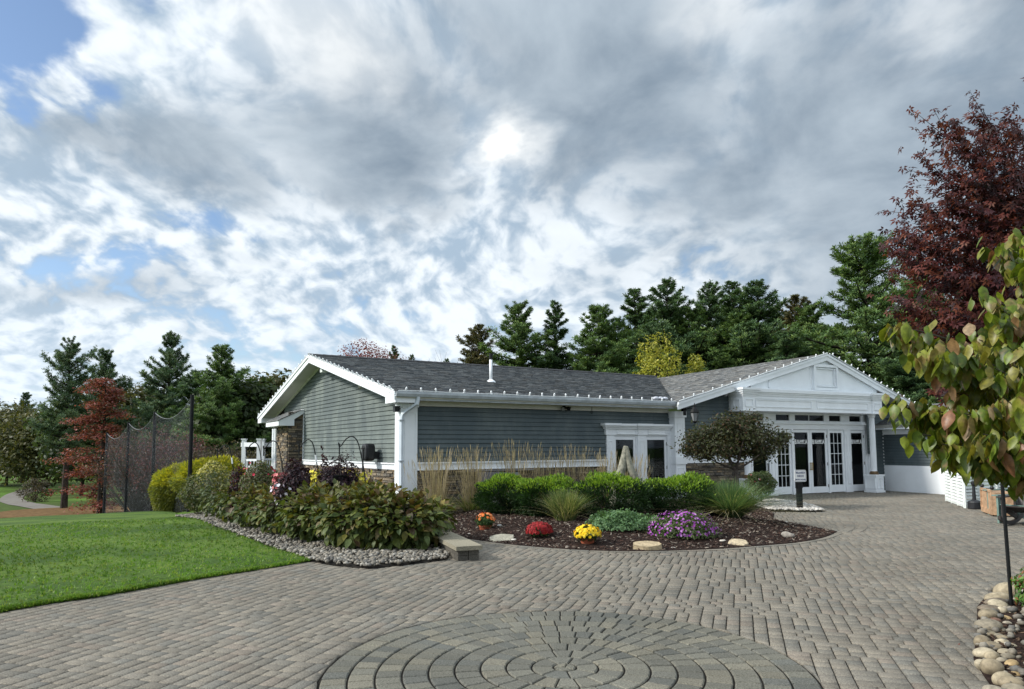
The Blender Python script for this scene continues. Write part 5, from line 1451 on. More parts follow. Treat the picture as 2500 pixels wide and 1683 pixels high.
# ---- broad-leaved trees
def broad(seed, H, Rm, base, pal, nleaf, leafs=.3, nclump=14, flat=.6, trunkr=.02, tmpl=QUAD, spread=1.0, p=None, limbs=7):
    g = np.random.default_rng(seed); rr_ = random.Random(seed)
    tr = MB(); th = H * base; top = np.array([rr_.uniform(-.1, .1) * H * .2, 0, H * .72])
    tr.tube([np.zeros(3), np.array([.01 * H, 0, th]), top * .8 + [0, 0, H * .1], top], [trunkr * H, trunkr * H * .75, trunkr * H * .4, trunkr * H * .1], 8)
    parts = []
    for c_ in range(nclump):
        t_ = (c_ + .5) / nclump; an = c_ * 2.4 + rr_.uniform(-.4, .4)
        prof = math.sin(math.pi * (.12 + .83 * t_)) ** .7
        rad = Rm * prof * rr_.uniform(.35, .78) * spread; z = th + (H - th) * (.06 + .84 * t_)
        cen = np.array([math.cos(an) * rad, math.sin(an) * rad, z]); cr_ = Rm * rr_.uniform(.30, .48)
        n = int(nleaf / nclump)
        p_, n_ = blobpts(n, g, cen, (cr_, cr_, cr_ * flat), .45, .18, seed + c_)
        n_ = unit(n_ * .6 + [0, 0, .5] + g.normal(0, .5, n_.shape))
        parts.append(leafcloud(p_, n_, g.uniform(.7, 1.3, n) * leafs, tmpl, cols(g, n, pal, p, .22) * rr_.uniform(.85, 1.15), g))
        if c_ % max(1, nclump // limbs) == 0:
            s0 = np.array([0, 0, th * .9 + (z - th) * .35]); tr.tube([s0, (s0 + cen) / 2 + [0, 0, -.04 * H], cen], [trunkr * H * .35, trunkr * H * .22, trunkr * H * .08], 5)
    return tr, join(parts)
def put_broad(tr, cr, px, depth, label, name='tree', cat='tree', group=None, zb=None, mat='leaf', bark='bark', x=None, rot=0):
    x = (px - 1250) / FPX * depth if x is None else x
    if zb is None: zb = float(terrain(x, depth))
    t_ = tree_thing(name, tr, cr, label, cat, group, mat, bark)
    move(t_, (x, depth, zb - .03), rot); return t_
YEL = [(.34, .33, .045), (.27, .28, .04), (.40, .36, .06), (.20, .22, .04)]
b_ = broad(101, 7.6, 1.9, .1, YEL, 5200, .17, 22, 1.1); put_broad(*b_, 1604, 41, 'yellow birch glowing between the two roofs', 'birch_tree', zb=AT(1604, 815, 41)[2] - 7.5)
b_ = broad(102, 4.4, .95, .1, YEL, 1700, .16, 12, 1.2); put_broad(*b_, 1702, 41, 'smaller yellow birch right of the large one', 'birch_tree', zb=AT(1702, 862, 41)[2] - 4.3)
REDD = [(.17, .030, .032), (.22, .042, .042), (.11, .025, .028), (.16, .055, .035)]
b_ = broad(103, 10.4, 4.6, .15, REDD, 16000, .19, 26, .7); put_broad(*b_, 900, 60, 'dark red tree top showing over the ridge of the long roof', 'red_tree', zb=AT(900, 842, 60)[2] - 10.2)
RUST = [(.22, .09, .04), (.26, .12, .06), (.12, .08, .04)]
b_ = broad(104, 9.0, 2.6, .15, RUST, 2200, .26, 12, .8); put_broad(*b_, 1400, 62, 'rust coloured tree low between the pines over the roof', 'rust_tree', zb=AT(1400, 893, 62)[2] - 8.9)
# the pinkish-red tree by the fairway: flat drooping tiers
PINK = [(.25, .062, .055), (.20, .055, .045), (.16, .06, .04), (.29, .085, .07), (.10, .055, .03)]
def tiered(seed, H, Rm, pal, n, leafs, ntier=13):
    g = np.random.default_rng(seed); rr_ = random.Random(seed); tr = MB(); parts = []
    tr.tube([np.zeros(3), np.array([.1, 0, H * .4]), np.array([0, .1, H * .95])], [.022 * H, .016 * H, .003 * H], 7)
    for i in range(ntier):
        t_ = (i + .6) / ntier; z = H * (.06 + .9 * t_)
        for s_ in range(3):
            an = rr_.uniform(0, 6.28); L = Rm * (1.15 - .75 * t_) * rr_.uniform(.5, 1.15) * (.75 if t_ < .12 else 1)
            cen = np.array([math.cos(an) * L * .6, math.sin(an) * L * .6, z]); m_ = n // (ntier * 3)
            p_, n_ = blobpts(m_, g, cen, (L * .55, L * .55, H * .035), .2, .2, i + s_)
            p_[:, 2] -= .10 * np.hypot(p_[:, 0], p_[:, 1])
            parts.append(leafcloud(p_, unit(n_ * .3 + [0, 0, 1] + g.normal(0, .4, n_.shape)), g.uniform(.6, 1.3, m_) * leafs, QUAD, cols(g, m_, pal, None, .25), g))
            if s_ < 2: tr.tube([np.array([0, 0, z - .04 * H]), cen], [.005 * H, .002 * H], 4, caps=False)
    return tr, join(parts)
tr, cr = tiered(105, 13.2, 4.6, [tuple(c_ * .95 for c_ in q) for q in PINK], 14000, .25, 17); put_broad(tr, cr, 252, 64, 'pinkish red tree with drooping tiers beside the net posts', 'red_tree')
OLV2 = [(.060, .068, .022), (.085, .085, .025), (.045, .055, .020), (.10, .095, .032)]
DGR = [(.030, .050, .020), (.042, .066, .024), (.055, .078, .026)]
for sd, px, dp, yt, Rm, pal, lb in [(111, 22, 150, 992, 11, OLV2, 'olive oak at the far left edge'), (112, 92, 135, 1010, 9.5, OLV2, 'broad olive oak right of the edge oak, over the bend of the path'), (113, 205, 118, 965, 8.5, DGR, 'dark rounded tree behind the tall open pine'),
                                    (114, 330, 95, 935, 8.0, OLV2, 'olive tree behind the pinkish red tree and netting'), (115, 600, 58, 930, 5.2, DGR, 'dark leafy tree behind the lean-to roof'), (116, 545, 70, 985, 6.0, DGR, 'dark leafy tree low behind the gold hedge'),
                                    (117, 668, 60, 915, 4.0, OLV2, 'olive treetop peeking beside the left roof slope'), (118, 430, 88, 1000, 7.5, DGR, 'dark tree low behind the netting pine'), (119, 150, 190, 1020, 12, DGR, 'distant dark tree left of the tall open pine')]:
    x = (px - 1250) / FPX * dp; zb = float(terrain(x, dp)); H = AT(px, yt, dp)[2] - zb
    b_ = broad(sd, H, Rm, .16, pal, 9500, .014 * dp ** .5 * Rm ** .5 + .26, 30, .66, .02); put_broad(*b_, px, dp, lb, 'oak_tree', group='broad trees beyond the lawn')
# bare tree above the ridge
mb = MB(); rr2 = random.Random(9)
def twig(mb, p, d_, L, r_, depth, rr_):
    q = p + d_ * L; mb.tube([p, (p + q) / 2 + np.array([rr_.uniform(-.04, .04) * L for _ in range(3)]), q], [r_, r_ * .8, r_ * .6], 4, caps=False)
    if depth:
        for _ in range(3):
            nd = unit(d_ + np.array([rr_.uniform(-.55, .55), rr_.uniform(-.55, .55), rr_.uniform(-.1, .45)])); twig(mb, q, nd, L * rr_.uniform(.6, .85), r_ * .55, depth - 1, rr_)
twig(mb, np.zeros(3), np.array([0, 0, 1.]), 3.4, .10, 4, rr2)
zt = max(p[2] for p in mb.v); bt = AT(1080, 862, 58)
o = mb.obj('bare_tree', 'bark_grey'); o.location = (bt[0], bt[1], bt[2] - zt); tag(o, 'leafless tree with thin twigs above the roof ridge', 'tree')
# far wood closing the fairway
g = np.random.default_rng(77); parts = []
for i in range(60):
    px = -200 + i * 22 + g.uniform(-8, 8); dp = g.uniform(215, 290); x = (px - 1250) / FPX * dp; z = float(terrain(x, dp)); H = g.uniform(13, 24)
    p_, n_ = blobpts(420, g, (x, dp, z + H * .52), (H * .38, H * .3, H * .52), .5, .2, i)
    parts.append(leafcloud(p_, unit(n_ + g.normal(0, .4, n_.shape)), g.uniform(.9, 1.8, 420), QUAD, cols(g, 420, DGR if i % 3 else OLV2, None, .25), g))
for i in range(70):
    px = 300 + i * 32; dp = g.uniform(75, 95); x = (px - 1250) / FPX * dp; H = g.uniform(7, 10)
    if px > 1020 and px < 2500:
        p_, n_ = blobpts(260, g, (x, dp, H * .5), (3.4, 3, H * .5), .5, .2, i)
        parts.append(leafcloud(p_, unit(n_ + g.normal(0, .4, n_.shape)), g.uniform(.5, 1.0, 260), QUAD, cols(g, 260, DARK, None, .25), g))
v_, f_, c_ = join(parts); link_mesh('distant_woods', np_mesh('distant_woods', v_, f_, 'leaf', c_), kind='stuff')
# shrub by the path, and bare purple shrubs behind the net
b_ = broad(121, 3.2, 2.3, .02, [(.075, .060, .035), (.055, .05, .03), (.09, .07, .05)], 2600, .22, 10, .8); put_broad(*b_, 95, 96, 'round brownish shrub where the cart path bends', 'shrub', 'shrub')
def twigshrub(seed, H, Rm, ns, pal, nleaf, mat='bark_grey'):
    rr_ = random.Random(seed); g = np.random.default_rng(seed); mb = MB(); tips = []
    for i in range(ns):
        an = rr_.uniform(0, 6.28); le = rr_.uniform(.1, 1) ** .7 * Rm; h = H * (1 - .35 * (le / Rm) ** 2) * rr_.uniform(.75, 1)
        p0 = np.array([math.cos(an) * le * .15, math.sin(an) * le * .15, 0]); p1 = np.array([math.cos(an) * le * .7, math.sin(an) * le * .7, h * .55]); p2 = np.array([math.cos(an) * le, math.sin(an) * le, h])
        mb.tube([p0, p1, p2], [.018, .012, .004], 3, caps=False)
        for k in range(7):
            s_ = rr_.uniform(.25, 1); q = p0 * (1 - s_) + p2 * s_ + (p1 - (p0 + p2) / 2) * 4 * s_ * (1 - s_) * .5
            e = q + unit(np.array([rr_.uniform(-1, 1), rr_.uniform(-1, 1), rr_.uniform(.2, 1.4)])) * rr_.uniform(.2, .6); mb.tube([q, e], [.007, .003], 3, caps=False); tips.append(e)
    tips = np.array(tips); idx = g.integers(0, len(tips), nleaf); p_ = tips[idx] + g.normal(0, .12, (nleaf, 3))
    lc = leafcloud(p_, unit(g.normal(size=(nleaf, 3)) + [0, 0, .6]), g.uniform(.06, .13, nleaf), QUAD, cols(g, nleaf, pal, None, .3), g)
    return mb, lc
PURP = [(.13, .045, .065), (.10, .04, .05), (.17, .07, .08), (.09, .05, .04)]
for i, (px, dp, yt, Rm, pal, lb) in enumerate([(345, 38, 1040, 2.6, [(.11, .06, .06), (.13, .09, .06), (.09, .06, .045)], 'grey purple bare shrub left of the third net post'), (405, 34, 1035, 2.5, PURP, 'purple twiggy shrub behind the middle of the netting'), (452, 32, 1062, 2.1, PURP, 'purple twiggy shrub behind the nearest net post'), (545, 30, 1090, 2.3, [(.10, .085, .05), (.08, .07, .04)], 'tangled bare shrub behind the gold hedge')]):
    x = (px - 1250) / FPX * dp; zb = float(terrain(x, dp)); H = AT(px, yt, dp)[2] - zb
    mb, lc = twigshrub(130 + i, H, Rm, 230, pal, 5200); t_ = tree_thing('bare_shrub', mb, lc, lb, 'shrub', 'bare shrubs behind the netting', 'leaf', 'bark_grey', 'leaf_spray'); move(t_, (x, dp, zb), 0)

# ---- shrubs near the hall
def shrub(name, label, c, r, n, pal, size, tmpl=QUAD, mat='leaf', group=None, cat='shrub', inner=.5, lumps=.1, seed=1, upw=.3, jit=.45, p=None, flat=.0, extra=None, stems=True, halfz=True, kind='foliage'):
    g = np.random.default_rng(seed); z0 = c[2]; h = r[2]
    p_, n_ = blobpts(n, g, (0, 0, h * .5 if halfz else 0), (r[0], r[1], h * .5 if halfz else h), inner, lumps, seed)
    p_[:, 2] = np.maximum(p_[:, 2], .02) if halfz else np.abs(p_[:, 2])
    nn_ = unit(n_ + np.array([0, 0, upw]) + g.normal(0, jit, n_.shape))
    lc = leafcloud(p_, nn_, g.uniform(.65, 1.3, n) * size, tmpl, cols(g, n, pal, p, .22), g)
    t_ = thing(name, label, cat, c, group)
    link_mesh(kind, np_mesh(kind, lc[0], lc[1], mat, lc[2]), t_)
    if stems:
        mb = MB(); rr_ = random.Random(seed)
        for k in range(9):
            an = k * .7; mb.tube([np.array(c) + [0, 0, 0], np.array(c) + [math.cos(an) * r[0] * .25, math.sin(an) * r[1] * .25, h * .35], np.array(c) + [math.cos(an) * r[0] * .6, math.sin(an) * r[1] * .6, h * .75]], [.02, .014, .006], 5, caps=False)
        mb.obj('stems', 'bark', t_)
    return t_
def flowers(t_, c, r, n, pal, size, seed, lo=.1, tmpl=None, mat='petal', name='flowers', zmul=1.0):
    """small many-petalled heads over the surface"""
    g = np.random.default_rng(seed); d_ = unit(g.normal(size=(n, 3))); d_[:, 2] = np.abs(d_[:, 2]) * .9 + lo; d_ = unit(d_)
    lum = 1 + .07 * np.sin(d_[:, 0] * 6 + seed) * np.cos(d_[:, 1] * 7)
    p_ = d_ * np.array(r) * (lum * g.uniform(.93, 1.04, n))[:, None]
    tv, tf = [], []
    k = 6
    for i in range(k):
        th = 6.283 * i / k; d0 = np.array([math.cos(th), math.sin(th), .25]); sd = np.array([-math.sin(th), math.cos(th), 0]) * .36; b0 = len(tv)
        tv += [(0, 0, .0), tuple(d0 * .6 - sd), tuple(d0 * 1.0), tuple(d0 * .6 + sd)]; tf.append((b0, b0 + 1, b0 + 2, b0 + 3))
    v_, f_, c_ = stamp(np.array(tv), np.array(tf), p_, frames(unit(d_ + g.normal(0, .2, d_.shape)), g), g.uniform(.75, 1.2, n) * size, cols(g, n, pal, None, .12))
    link_mesh(name, np_mesh(name, v_, f_, mat, c_), t_)
SPRAY = (np.array([(-.10, 0, 0), (-.16, .45, .05), (0, 1.0, -.02), (.16, .45, .05), (.10, 0, 0), (0, .4, -.03)]), np.array([(0, 1, 2, 5), (5, 2, 3, 4)]))
def yew(name, label, c, r, seed, group):
    g = np.random.default_rng(seed); n = 15000; h = r[2]
    p_, n_ = blobpts(n, g, (0, 0, h * .48), (r[0], r[1], h * .52), .68, .14, seed)
    # flatten to a clipped cushion
    s_ = np.array([r[0], r[1], h * .52]); q = (p_ - [0, 0, h * .48]) / s_; m_ = (np.abs(q) ** 2.2).sum(1) ** (1 / 2.2); l2 = np.linalg.norm(q, axis=1)
    q = q * (l2 / (m_ + 1e-6))[:, None]; p_ = q * s_ + [0, 0, h * .48]; p_[:, 2] = np.maximum(p_[:, 2], .03)
    lit_newg = (q[:, 2] + .25 * np.sin(q[:, 0] * 5 + seed) * .4 + g.normal(0, .15, n) > .50) & (g.random(n) < .85)  # brighter tops: new growth plus light from above, put into the colour
    c_ = cols(g, n, [(.016, .042, .009), (.023, .056, .012), (.011, .030, .008)], None, .2); c_[lit_newg] = cols(g, lit_newg.sum(), [(.17, .29, .022), (.12, .23, .020), (.23, .34, .032)], None, .2)
    nn_ = unit(np.cross(n_ + g.normal(0, .5, n_.shape), g.normal(size=n_.shape))); 
    y = unit(n_ + [0, 0, .55] + g.normal(0, .55, n_.shape)); x = unit(np.cross(y, g.normal(size=y.shape))); z = np.cross(x, y)
    v_, f_, cc_ = stamp(SPRAY[0], SPRAY[1], p_, np.stack([x, y, z], -1), g.uniform(.04, .085, n), c_)
    t_ = thing(name, label, 'shrub', c, group); link_mesh('foliage', np_mesh('foliage', v_, f_, 'leaf', cc_), t_)
    mb = MB()
    for k in range(6): mb.tube([np.array(c), np.array(c) + [math.cos(k) * r[0] * .5, math.sin(k) * r[1] * .5, h * .6]], [.03, .012], 5)
    mb.obj('stems', 'bark', t_)
YG = 'clipped green shrubs in the mulch bed'
for i, (x, y, rx, ry, h, lb) in enumerate([(-.12, 15.05, .62, .64, .78, 'clipped bright green shrub farthest left, behind the orange chrysanthemum'), (.70, 14.30, .68, .64, .77, 'clipped bright green shrub second from the left, touching the first'),
                                          (2.04, 14.15, .78, .70, .84, 'clipped bright green shrub in front of the stone sculpture'), (3.52, 14.35, .76, .68, .80, 'clipped bright green shrub in front of the white service doors')]):
    z = bedz(x, y); yew('clipped_shrub', lb, (x, y, z - .02), (rx, ry, h), 200 + i, YG)

# grasses
def blades(n, g, r0, L, spread, pal, wid, segs=4, droop=.6, var=.35, mat='grass_blade', upr=.0, minr=0.0):
    an = g.uniform(0, 6.283, n); rad = r0 * np.sqrt(g.random(n)); base = np.stack([np.cos(an) * rad, np.sin(an) * rad, np.zeros(n)], 1)
    a2 = an + g.normal(0, .5, n); out_ = np.stack([np.cos(a2), np.sin(a2), np.zeros(n)], 1)
    LL = L * g.uniform(1 - var, 1.05, n); sp = np.maximum(minr, np.abs(g.normal(0, 1, n))) * spread; sd = np.stack([-np.sin(a2 + g.normal(0, .7, n)), np.cos(a2), np.zeros(n)], 1)
    ring = []; tt = np.linspace(0, 1, segs + 1)
    for t_ in tt:
        rr_ = LL * sp * (t_ + droop * t_ * t_); zz_ = LL * t_ * (1 - .55 * droop * t_ * np.minimum(1, sp))
        w_ = wid * (1 - t_ ** 1.5) * (.6 + .8 * min(1, t_ * 4)) + .0008
        c_ = base + out_ * rr_[:, None] + np.array([0, 0, 1]) * zz_[:, None]
        ring.append((c_ - sd * w_, c_ + sd * w_))
    V_ = np.stack([np.stack([a_, b_], 1) for a_, b_ in ring], 1).reshape(n, -1, 3)
    k = V_.shape[1]; F_ = np.array([(2 * i, 2 * i + 1, 2 * i + 3, 2 * i + 2) for i in range(segs)])
    return V_.reshape(-1, 3), (F_[None] + (np.arange(n) * k)[:, None, None]).reshape(-1, 4), np.repeat(cols(g, n, pal, None, .2), segs, 0), ring[-1][0], out_
TAN = [(.33, .275, .185), (.27, .22, .145), (.39, .33, .23), (.22, .18, .12)]
def reed(name, label, c, seed, n=420, H=1.65, sp=.10, basegreen=True, r0=.20):
    H = H - .12; n = int(n * .36); sp = sp * 1.6
    g = np.random.default_rng(seed); t_ = thing(name, label, 'ornamental grass', c, 'dry feather reed grasses along the long wall')
    V_, F_, C_, tips, out_ = blades(n, g, r0, H, sp, TAN, .0032, 4, .25, .38)
    # thin feathery seed heads at the tips
    v2, f2, c2 = stamp(np.array([(-.011, 0, 0), (0, .05, 0.006), (.011, 0, 0), (0, -.25, 0)]) , np.array([(0, 3, 2, 1)]), tips, frames(unit(out_ * .3 + g.normal(0, .3, out_.shape)), g), np.ones(len(tips)), cols(g, len(tips), [(.40, .335, .225), (.33, .27, .18)], None, .15))
    y = unit(out_ * .12 + [0, 0, 1] + g.normal(0, .05, out_.shape)); x = unit(np.cross(y, g.normal(size=y.shape))); z = np.cross(x, y)
    v2, f2, c2 = stamp(np.array([(-.007, .0, 0), (0, .07, .004), (.007, 0, 0), (0, -.20, 0)]), np.array([(0, 3, 2, 1)]), tips, np.stack([x, y, z], -1), g.uniform(.7, 1.3, len(tips)), cols(g, len(tips), [(.40, .335, .225), (.33, .27, .18)], None, .15))
    link_mesh('dry_stalks', np_mesh('dry_stalks', V_, F_, 'grass_blade', C_), t_); link_mesh('seed_heads', np_mesh('seed_heads', v2, f2, 'grass_blade', c2), t_)
    if basegreen:
        V_, F_, C_, *_ = blades(230, g, r0, .62, .55, [(.12, .17, .05), (.20, .22, .08), (.30, .26, .14), (.09, .14, .04)], .006, 5, 1.1, .4)
        link_mesh('leaf_blades', np_mesh('leaf_blades', V_, F_, 'grass_blade', C_), t_)
RG = [(-1.75, 15.55, 1.66, 520, .13, 'tallest dry reed grass nearest the corner pilaster'), (-.92, 15.95, 1.6, 420, .10, 'dry reed grass second from the corner, beside the utility box'), (.05, 16.55, 1.75, 380, .11, 'dry reed grass behind the leftmost clipped shrub'),
      (.80, 17.15, 1.62, 300, .12, 'dry reed grass third of the row, leaning right'), (1.62, 17.5, 1.62, 300, .13, 'dry reed grass left of the service doors'), (2.35, 17.0, 1.38, 280, .13, 'shorter dry reed grass just behind the sculpture, left side'), (3.0, 16.9, 1.32, 260, .12, 'shorter dry reed grass just behind the sculpture, right side')]
for i, (x, y, H, n, sp, lb) in enumerate(RG): reed('reed_grass', lb, (x, y, bedz(x, y) - .02), 220 + i, n, H, sp)
def fountain(label, c, seed, n, L, sp, pal, r0=.14):
    g = np.random.default_rng(seed); t_ = thing('fountain_grass', label, 'ornamental grass', c)
    V_, F_, C_, *_ = blades(n, g, r0, L, sp, pal, .0042, 6, .75, .35, minr=.05)
    link_mesh('blades', np_mesh('blades', V_, F_, 'grass_blade', C_), t_)
    V_, F_, C_, *_ = blades(n // 7, g, r0, L * .95, sp * 1.5, [(.38, .34, .18), (.46, .40, .24), (.30, .29, .14)], .004, 6, 1.5, .3, minr=.3)
    link_mesh('dry_blades', np_mesh('dry_blades', V_, F_, 'grass_blade', C_), t_)
fountain('upright green fountain grass behind the red chrysanthemum', (1.0, 13.25, bedz(1.0, 13.25) - .01), 240, 1100, .64, .28, [(.10, .15, .05), (.16, .20, .07), (.22, .23, .09), (.07, .12, .045)], .17)
fountain('big arching blue green fountain grass at the bed end', (4.42, 13.95, bedz(4.42, 13.95) - .01), 241, 2300, .80, .55, [(.075, .14, .062), (.10, .18, .075), (.16, .21, .075), (.05, .10, .05)], .20)

# chrysanthemums in pots and other bed flowers
def mum(label, c, r, h, fl, nfl, fs, seed, pot=True, leafn=1300, leafpal=None, half=None):
    z = bedz(c[0], c[1]); c = np.array([c[0], c[1], z]); ph = .03 if pot else -.02
    t_ = thing('chrysanthemum', label, 'potted flower', c, None)
    g = np.random.default_rng(seed); p_, n_ = blobpts(leafn, g, (0, 0, ph + h * .42), (r * .92, r * .92, h * .5), .5, .1, seed)
    lc = leafcloud(p_, unit(n_ + g.normal(0, .5, n_.shape)), g.uniform(.7, 1.3, leafn) * .035, LEAF2, cols(g, leafn, leafpal or [(.05, .10, .03), (.08, .14, .04), (.035, .07, .025)], None, .2), g)
    link_mesh('foliage', np_mesh('foliage', lc[0], lc[1], 'leaf', lc[2]), t_)
    n = nfl; d_ = unit(g.normal(size=(n, 3))); d_[:, 2] = np.abs(d_[:, 2]) - .12; d_ = unit(d_)
    if half: d_ = unit(d_ + np.array([half, 0, .35]))
    p_ = d_ * np.array([r, r, h * .62]) * g.uniform(.92, 1.05, (n, 1)) + [0, 0, ph + h * .38]
    tv, tf = [], []
    for ring_, (k, rad, zz) in enumerate([(7, 1.0, .0), (6, .7, .25), (4, .4, .4)]):
        for i in range(k):
            th = 6.283 * i / k + ring_ * .4; d0 = np.array([math.cos(th) * rad, math.sin(th) * rad, zz]); sd = np.array([-math.sin(th), math.cos(th), 0]) * .28 * rad; b0 = len(tv)
            tv += [(0, 0, zz - .1), tuple(d0 * [.6, .6, 1] - sd), tuple(d0), tuple(d0 * [.6, .6, 1] + sd)]; tf.append((b0, b0 + 1, b0 + 2, b0 + 3))
    v_, f_, c_ = stamp(np.array(tv), np.array(tf), p_, frames(unit(d_ + g.normal(0, .15, d_.shape)), g), g.uniform(.75, 1.15, n) * fs, cols(g, n, fl, None, .15))
    link_mesh('flowers', np_mesh('flowers', v_, f_, 'petal', c_), t_)
    if pot:
        mb = MB(); mb.lathe(c, [(.10, -.05), (.115, .04), (.125, .045), (.125, .075), (.11, .075), (.105, .05)], 20); mb.obj('pot', 'terracotta', t_, smooth=False)
    return t_
mum('orange chrysanthemum in a clay pot before the leftmost clipped shrub', (-.52, 13.05), .19, .27, [(.80, .22, .05), (.75, .30, .12), (.85, .35, .15)], 46, .034, 251, leafn=1500, half=.15)
mum('round dark red chrysanthemum cushion with no pot showing', (.46, 11.98), .23, .25, [(.30, .018, .020), (.36, .03, .03), (.22, .015, .018)], 330, .030, 252, pot=False, leafn=500)
mum('bright yellow chrysanthemum in a clay pot near the paving edge', (1.22, 11.30), .22, .25, [(.85, .60, .02), (.80, .52, .015), (.88, .68, .05)], 170, .033, 253)
t_ = shrub('groundcover', 'grey green sedum groundcover between the yellow chrysanthemum and the purple petunias', (1.98, 12.2, bedz(1.98, 12.2)), (.66, .38, .30), 4200, [(.10, .19, .08), (.14, .24, .10), (.08, .15, .07)], .050, LEAF2, seed=254, cat='groundcover', lumps=.16, halfz=False, stems=False, upw=.8)
pc = (2.92, 11.85, bedz(2.92, 11.75) - .02)
t_ = shrub('petunia_mound', 'mounded purple petunias spilling over the mulch', pc, (.62, .42, .40), 4200, [(.10, .14, .05), (.13, .17, .07), (.08, .11, .045)], .045, LEAF2, seed=255, cat='flower bed', halfz=False, stems=False)
flowers(t_, None, (.64, .44, .43), 430, [(.27, .05, .30), (.34, .10, .38), (.42, .20, .46), (.20, .035, .25)], .022, 256)
t_ = thing('rose_bush', 'small rounded rose bush with a few pink blooms before the left column', 'shrub', (6.95, 19.2, .0))
g = np.random.default_rng(257); p_, n_ = blobpts(3200, g, (0, 0, .58), (.42, .42, .36), .5, .1, 3); lc = leafcloud(p_, unit(n_ + g.normal(0, .5, n_.shape)), g.uniform(.04, .075, 3200), LEAF2, cols(g, 3200, [(.055, .09, .03), (.08, .12, .04), (.11, .12, .05)]), g)
link_mesh('foliage', np_mesh('foliage', lc[0], lc[1], 'leaf', lc[2]), t_); mb = MB(); mb.tube([(6.95, 19.2, 0), (6.95, 19.2, .5)], .025, 6); mb.obj('stem', 'bark', t_)
fl = g.choice(len(p_), 9); v_, f_, c_ = stamp(LEAF2[0], LEAF2[1], np.repeat(p_[fl] * 1.04, 4, 0), frames(g.normal(size=(36, 3)), g), np.full(36, .06), np.tile([.65, .25, .22], (36, 1))); link_mesh('roses', np_mesh('roses', v_, f_, 'petal', c_), t_)

# small dark-leaved tree before the entrance
g = np.random.default_rng(260); tb_ = np.array([5.84, 17.9, .02]); t_ = thing('ornamental_tree', 'small spreading tree with dark bronze green leaves left of the entrance', 'tree', tb_)
mb = MB(); crot = tb_ + [0, 0, .92]; mb.tube([tb_, tb_ + [.02, 0, .5], crot, crot + [.02, 0, .25]], [.075, .062, .062, .05], 9)
brs = [(-1.0, .2, .62), (-.65, -.5, .9), (.35, .35, 1.1), (.9, -.2, .75), (1.25, .3, .85), (.1, -.6, 1.25), (-.35, .5, 1.2), (.55, -.5, .6)]
for b_ in brs:
    e = crot + np.array(b_) * [1, 1, .9]; mb.tube([crot + [0, 0, .05], crot + np.array(b_) * .45 + [0, 0, -.02], e], [.032, .022, .008], 6)
mb.obj('trunk', 'bark_grey', t_)
parts = []; cl = [(-.95, 0, .70, .52), (-.55, .2, 1.0, .5), (-.1, -.2, 1.15, .55), (.35, 0, 1.2, .5), (.75, .1, .95, .48), (.15, .1, .75, .6), (-.5, -.4, .62, .5), (.65, -.3, .60, .42), (1.1, 0, .80, .28), (1.35, .1, .92, .2), (-.8, .1, .52, .34), (.05, .1, .55, .38), (.6, .1, .50, .32), (-.3, -.3, 1.32, .34), (.45, .1, 1.42, .30), (-1.0, .0, .95, .35), (-.2, .4, .85, .55), (-1.25, .1, .62, .25), (.25, -.5, .95, .4)]
for i, (x, y, z, r_) in enumerate(cl):
    n = int(850 * (r_ / .5) ** 2) + 60; p_, n_ = blobpts(n, g, np.array([x, y, z]) + (crot - tb_), (r_, r_, r_ * .66), .30, .38, i); p_ = p_ + g.normal(0, .035, p_.shape)
    nn_ = unit(n_ * .5 + [0, 0, .4] + g.normal(0, .5, n_.shape))
    parts.append(leafcloud(p_, nn_, g.uniform(.05, .09, n), LEAF2, cols(g, n, [(.050, .048, .026), (.042, .052, .022), (.072, .050, .028), (.065, .075, .028), (.12, .06, .035)], [.27, .33, .12, .25, .03], .25), g))
v_, f_, c_ = join(parts); link_mesh('crown', np_mesh('crown', v_, f_, 'leaf', c_), t_)

# ---- hydrangea hedge with large leaves: the biggest leaves of each plant are objects of their own
LV = bent_leaf(1.0, .62, .35, .18, 4, .02)
leaf_me = [np_mesh('leaf', bent_leaf(1.0, .62, d_, f_, 4, w_)[0], LV[1], 'glossy_leaf', smooth=True) for d_, f_, w_ in ((.30, .2, .02), (.45, .12, .03), (.18, .28, .015), (.6, .2, .02))]
HYD0 = [(.085, .115, .024), (.115, .145, .028), (.060, .092, .024), (.125, .100, .035), (.100, .068, .036), (.170, .165, .035), (.095, .080, .045)]
HYD = [tuple(c_ * .82 for c_ in q) for q in HYD0]
HP = [.28, .24, .18, .09, .05, .12, .04]
def place_leaves(t_, c, pts, nrm, size, colr, nobj, view, me_list, g, name='leaf'):
    """leaves hang from their stalk end, tips outward; those showing largest become objects"""
    out_ = unit(nrm); y = unit(out_ + [0, 0, -.15] + g.normal(0, .45, out_.shape)); upv = unit(out_ * .45 + [0, 0, 1.0] + g.normal(0, .35, out_.shape))
    x = unit(np.cross(y, upv)); z = np.cross(x, y); rot = np.stack([x, y, z], -1)
    score = size * (np.einsum('ni,i->n', out_, view) * .5 + .6) + .02 * pts[:, 2]
    idx = np.argsort(-score); o_i = idx[:nobj]; r_i = idx[nobj:]
    for i in o_i:
        o = bpy.data.objects.new(name, me_list[int(i) % len(me_list)]); col.objects.link(o); o.parent = t_
        m4 = Matrix([[rot[i, a_, b_] * size[i] for b_ in range(3)] + [pts[i, a_]] for a_ in range(3)] + [[0, 0, 0, 1]]); o.matrix_local = m4; o.color = (*colr[i], 1)
    if len(r_i):
        v_, f_, c_ = stamp(LV[0], LV[1], pts[r_i], rot[r_i], size[r_i], colr[r_i])
        link_mesh('foliage', np_mesh('foliage', v_, f_, 'glossy_leaf', c_, smooth=True), t_, kind='stuff')
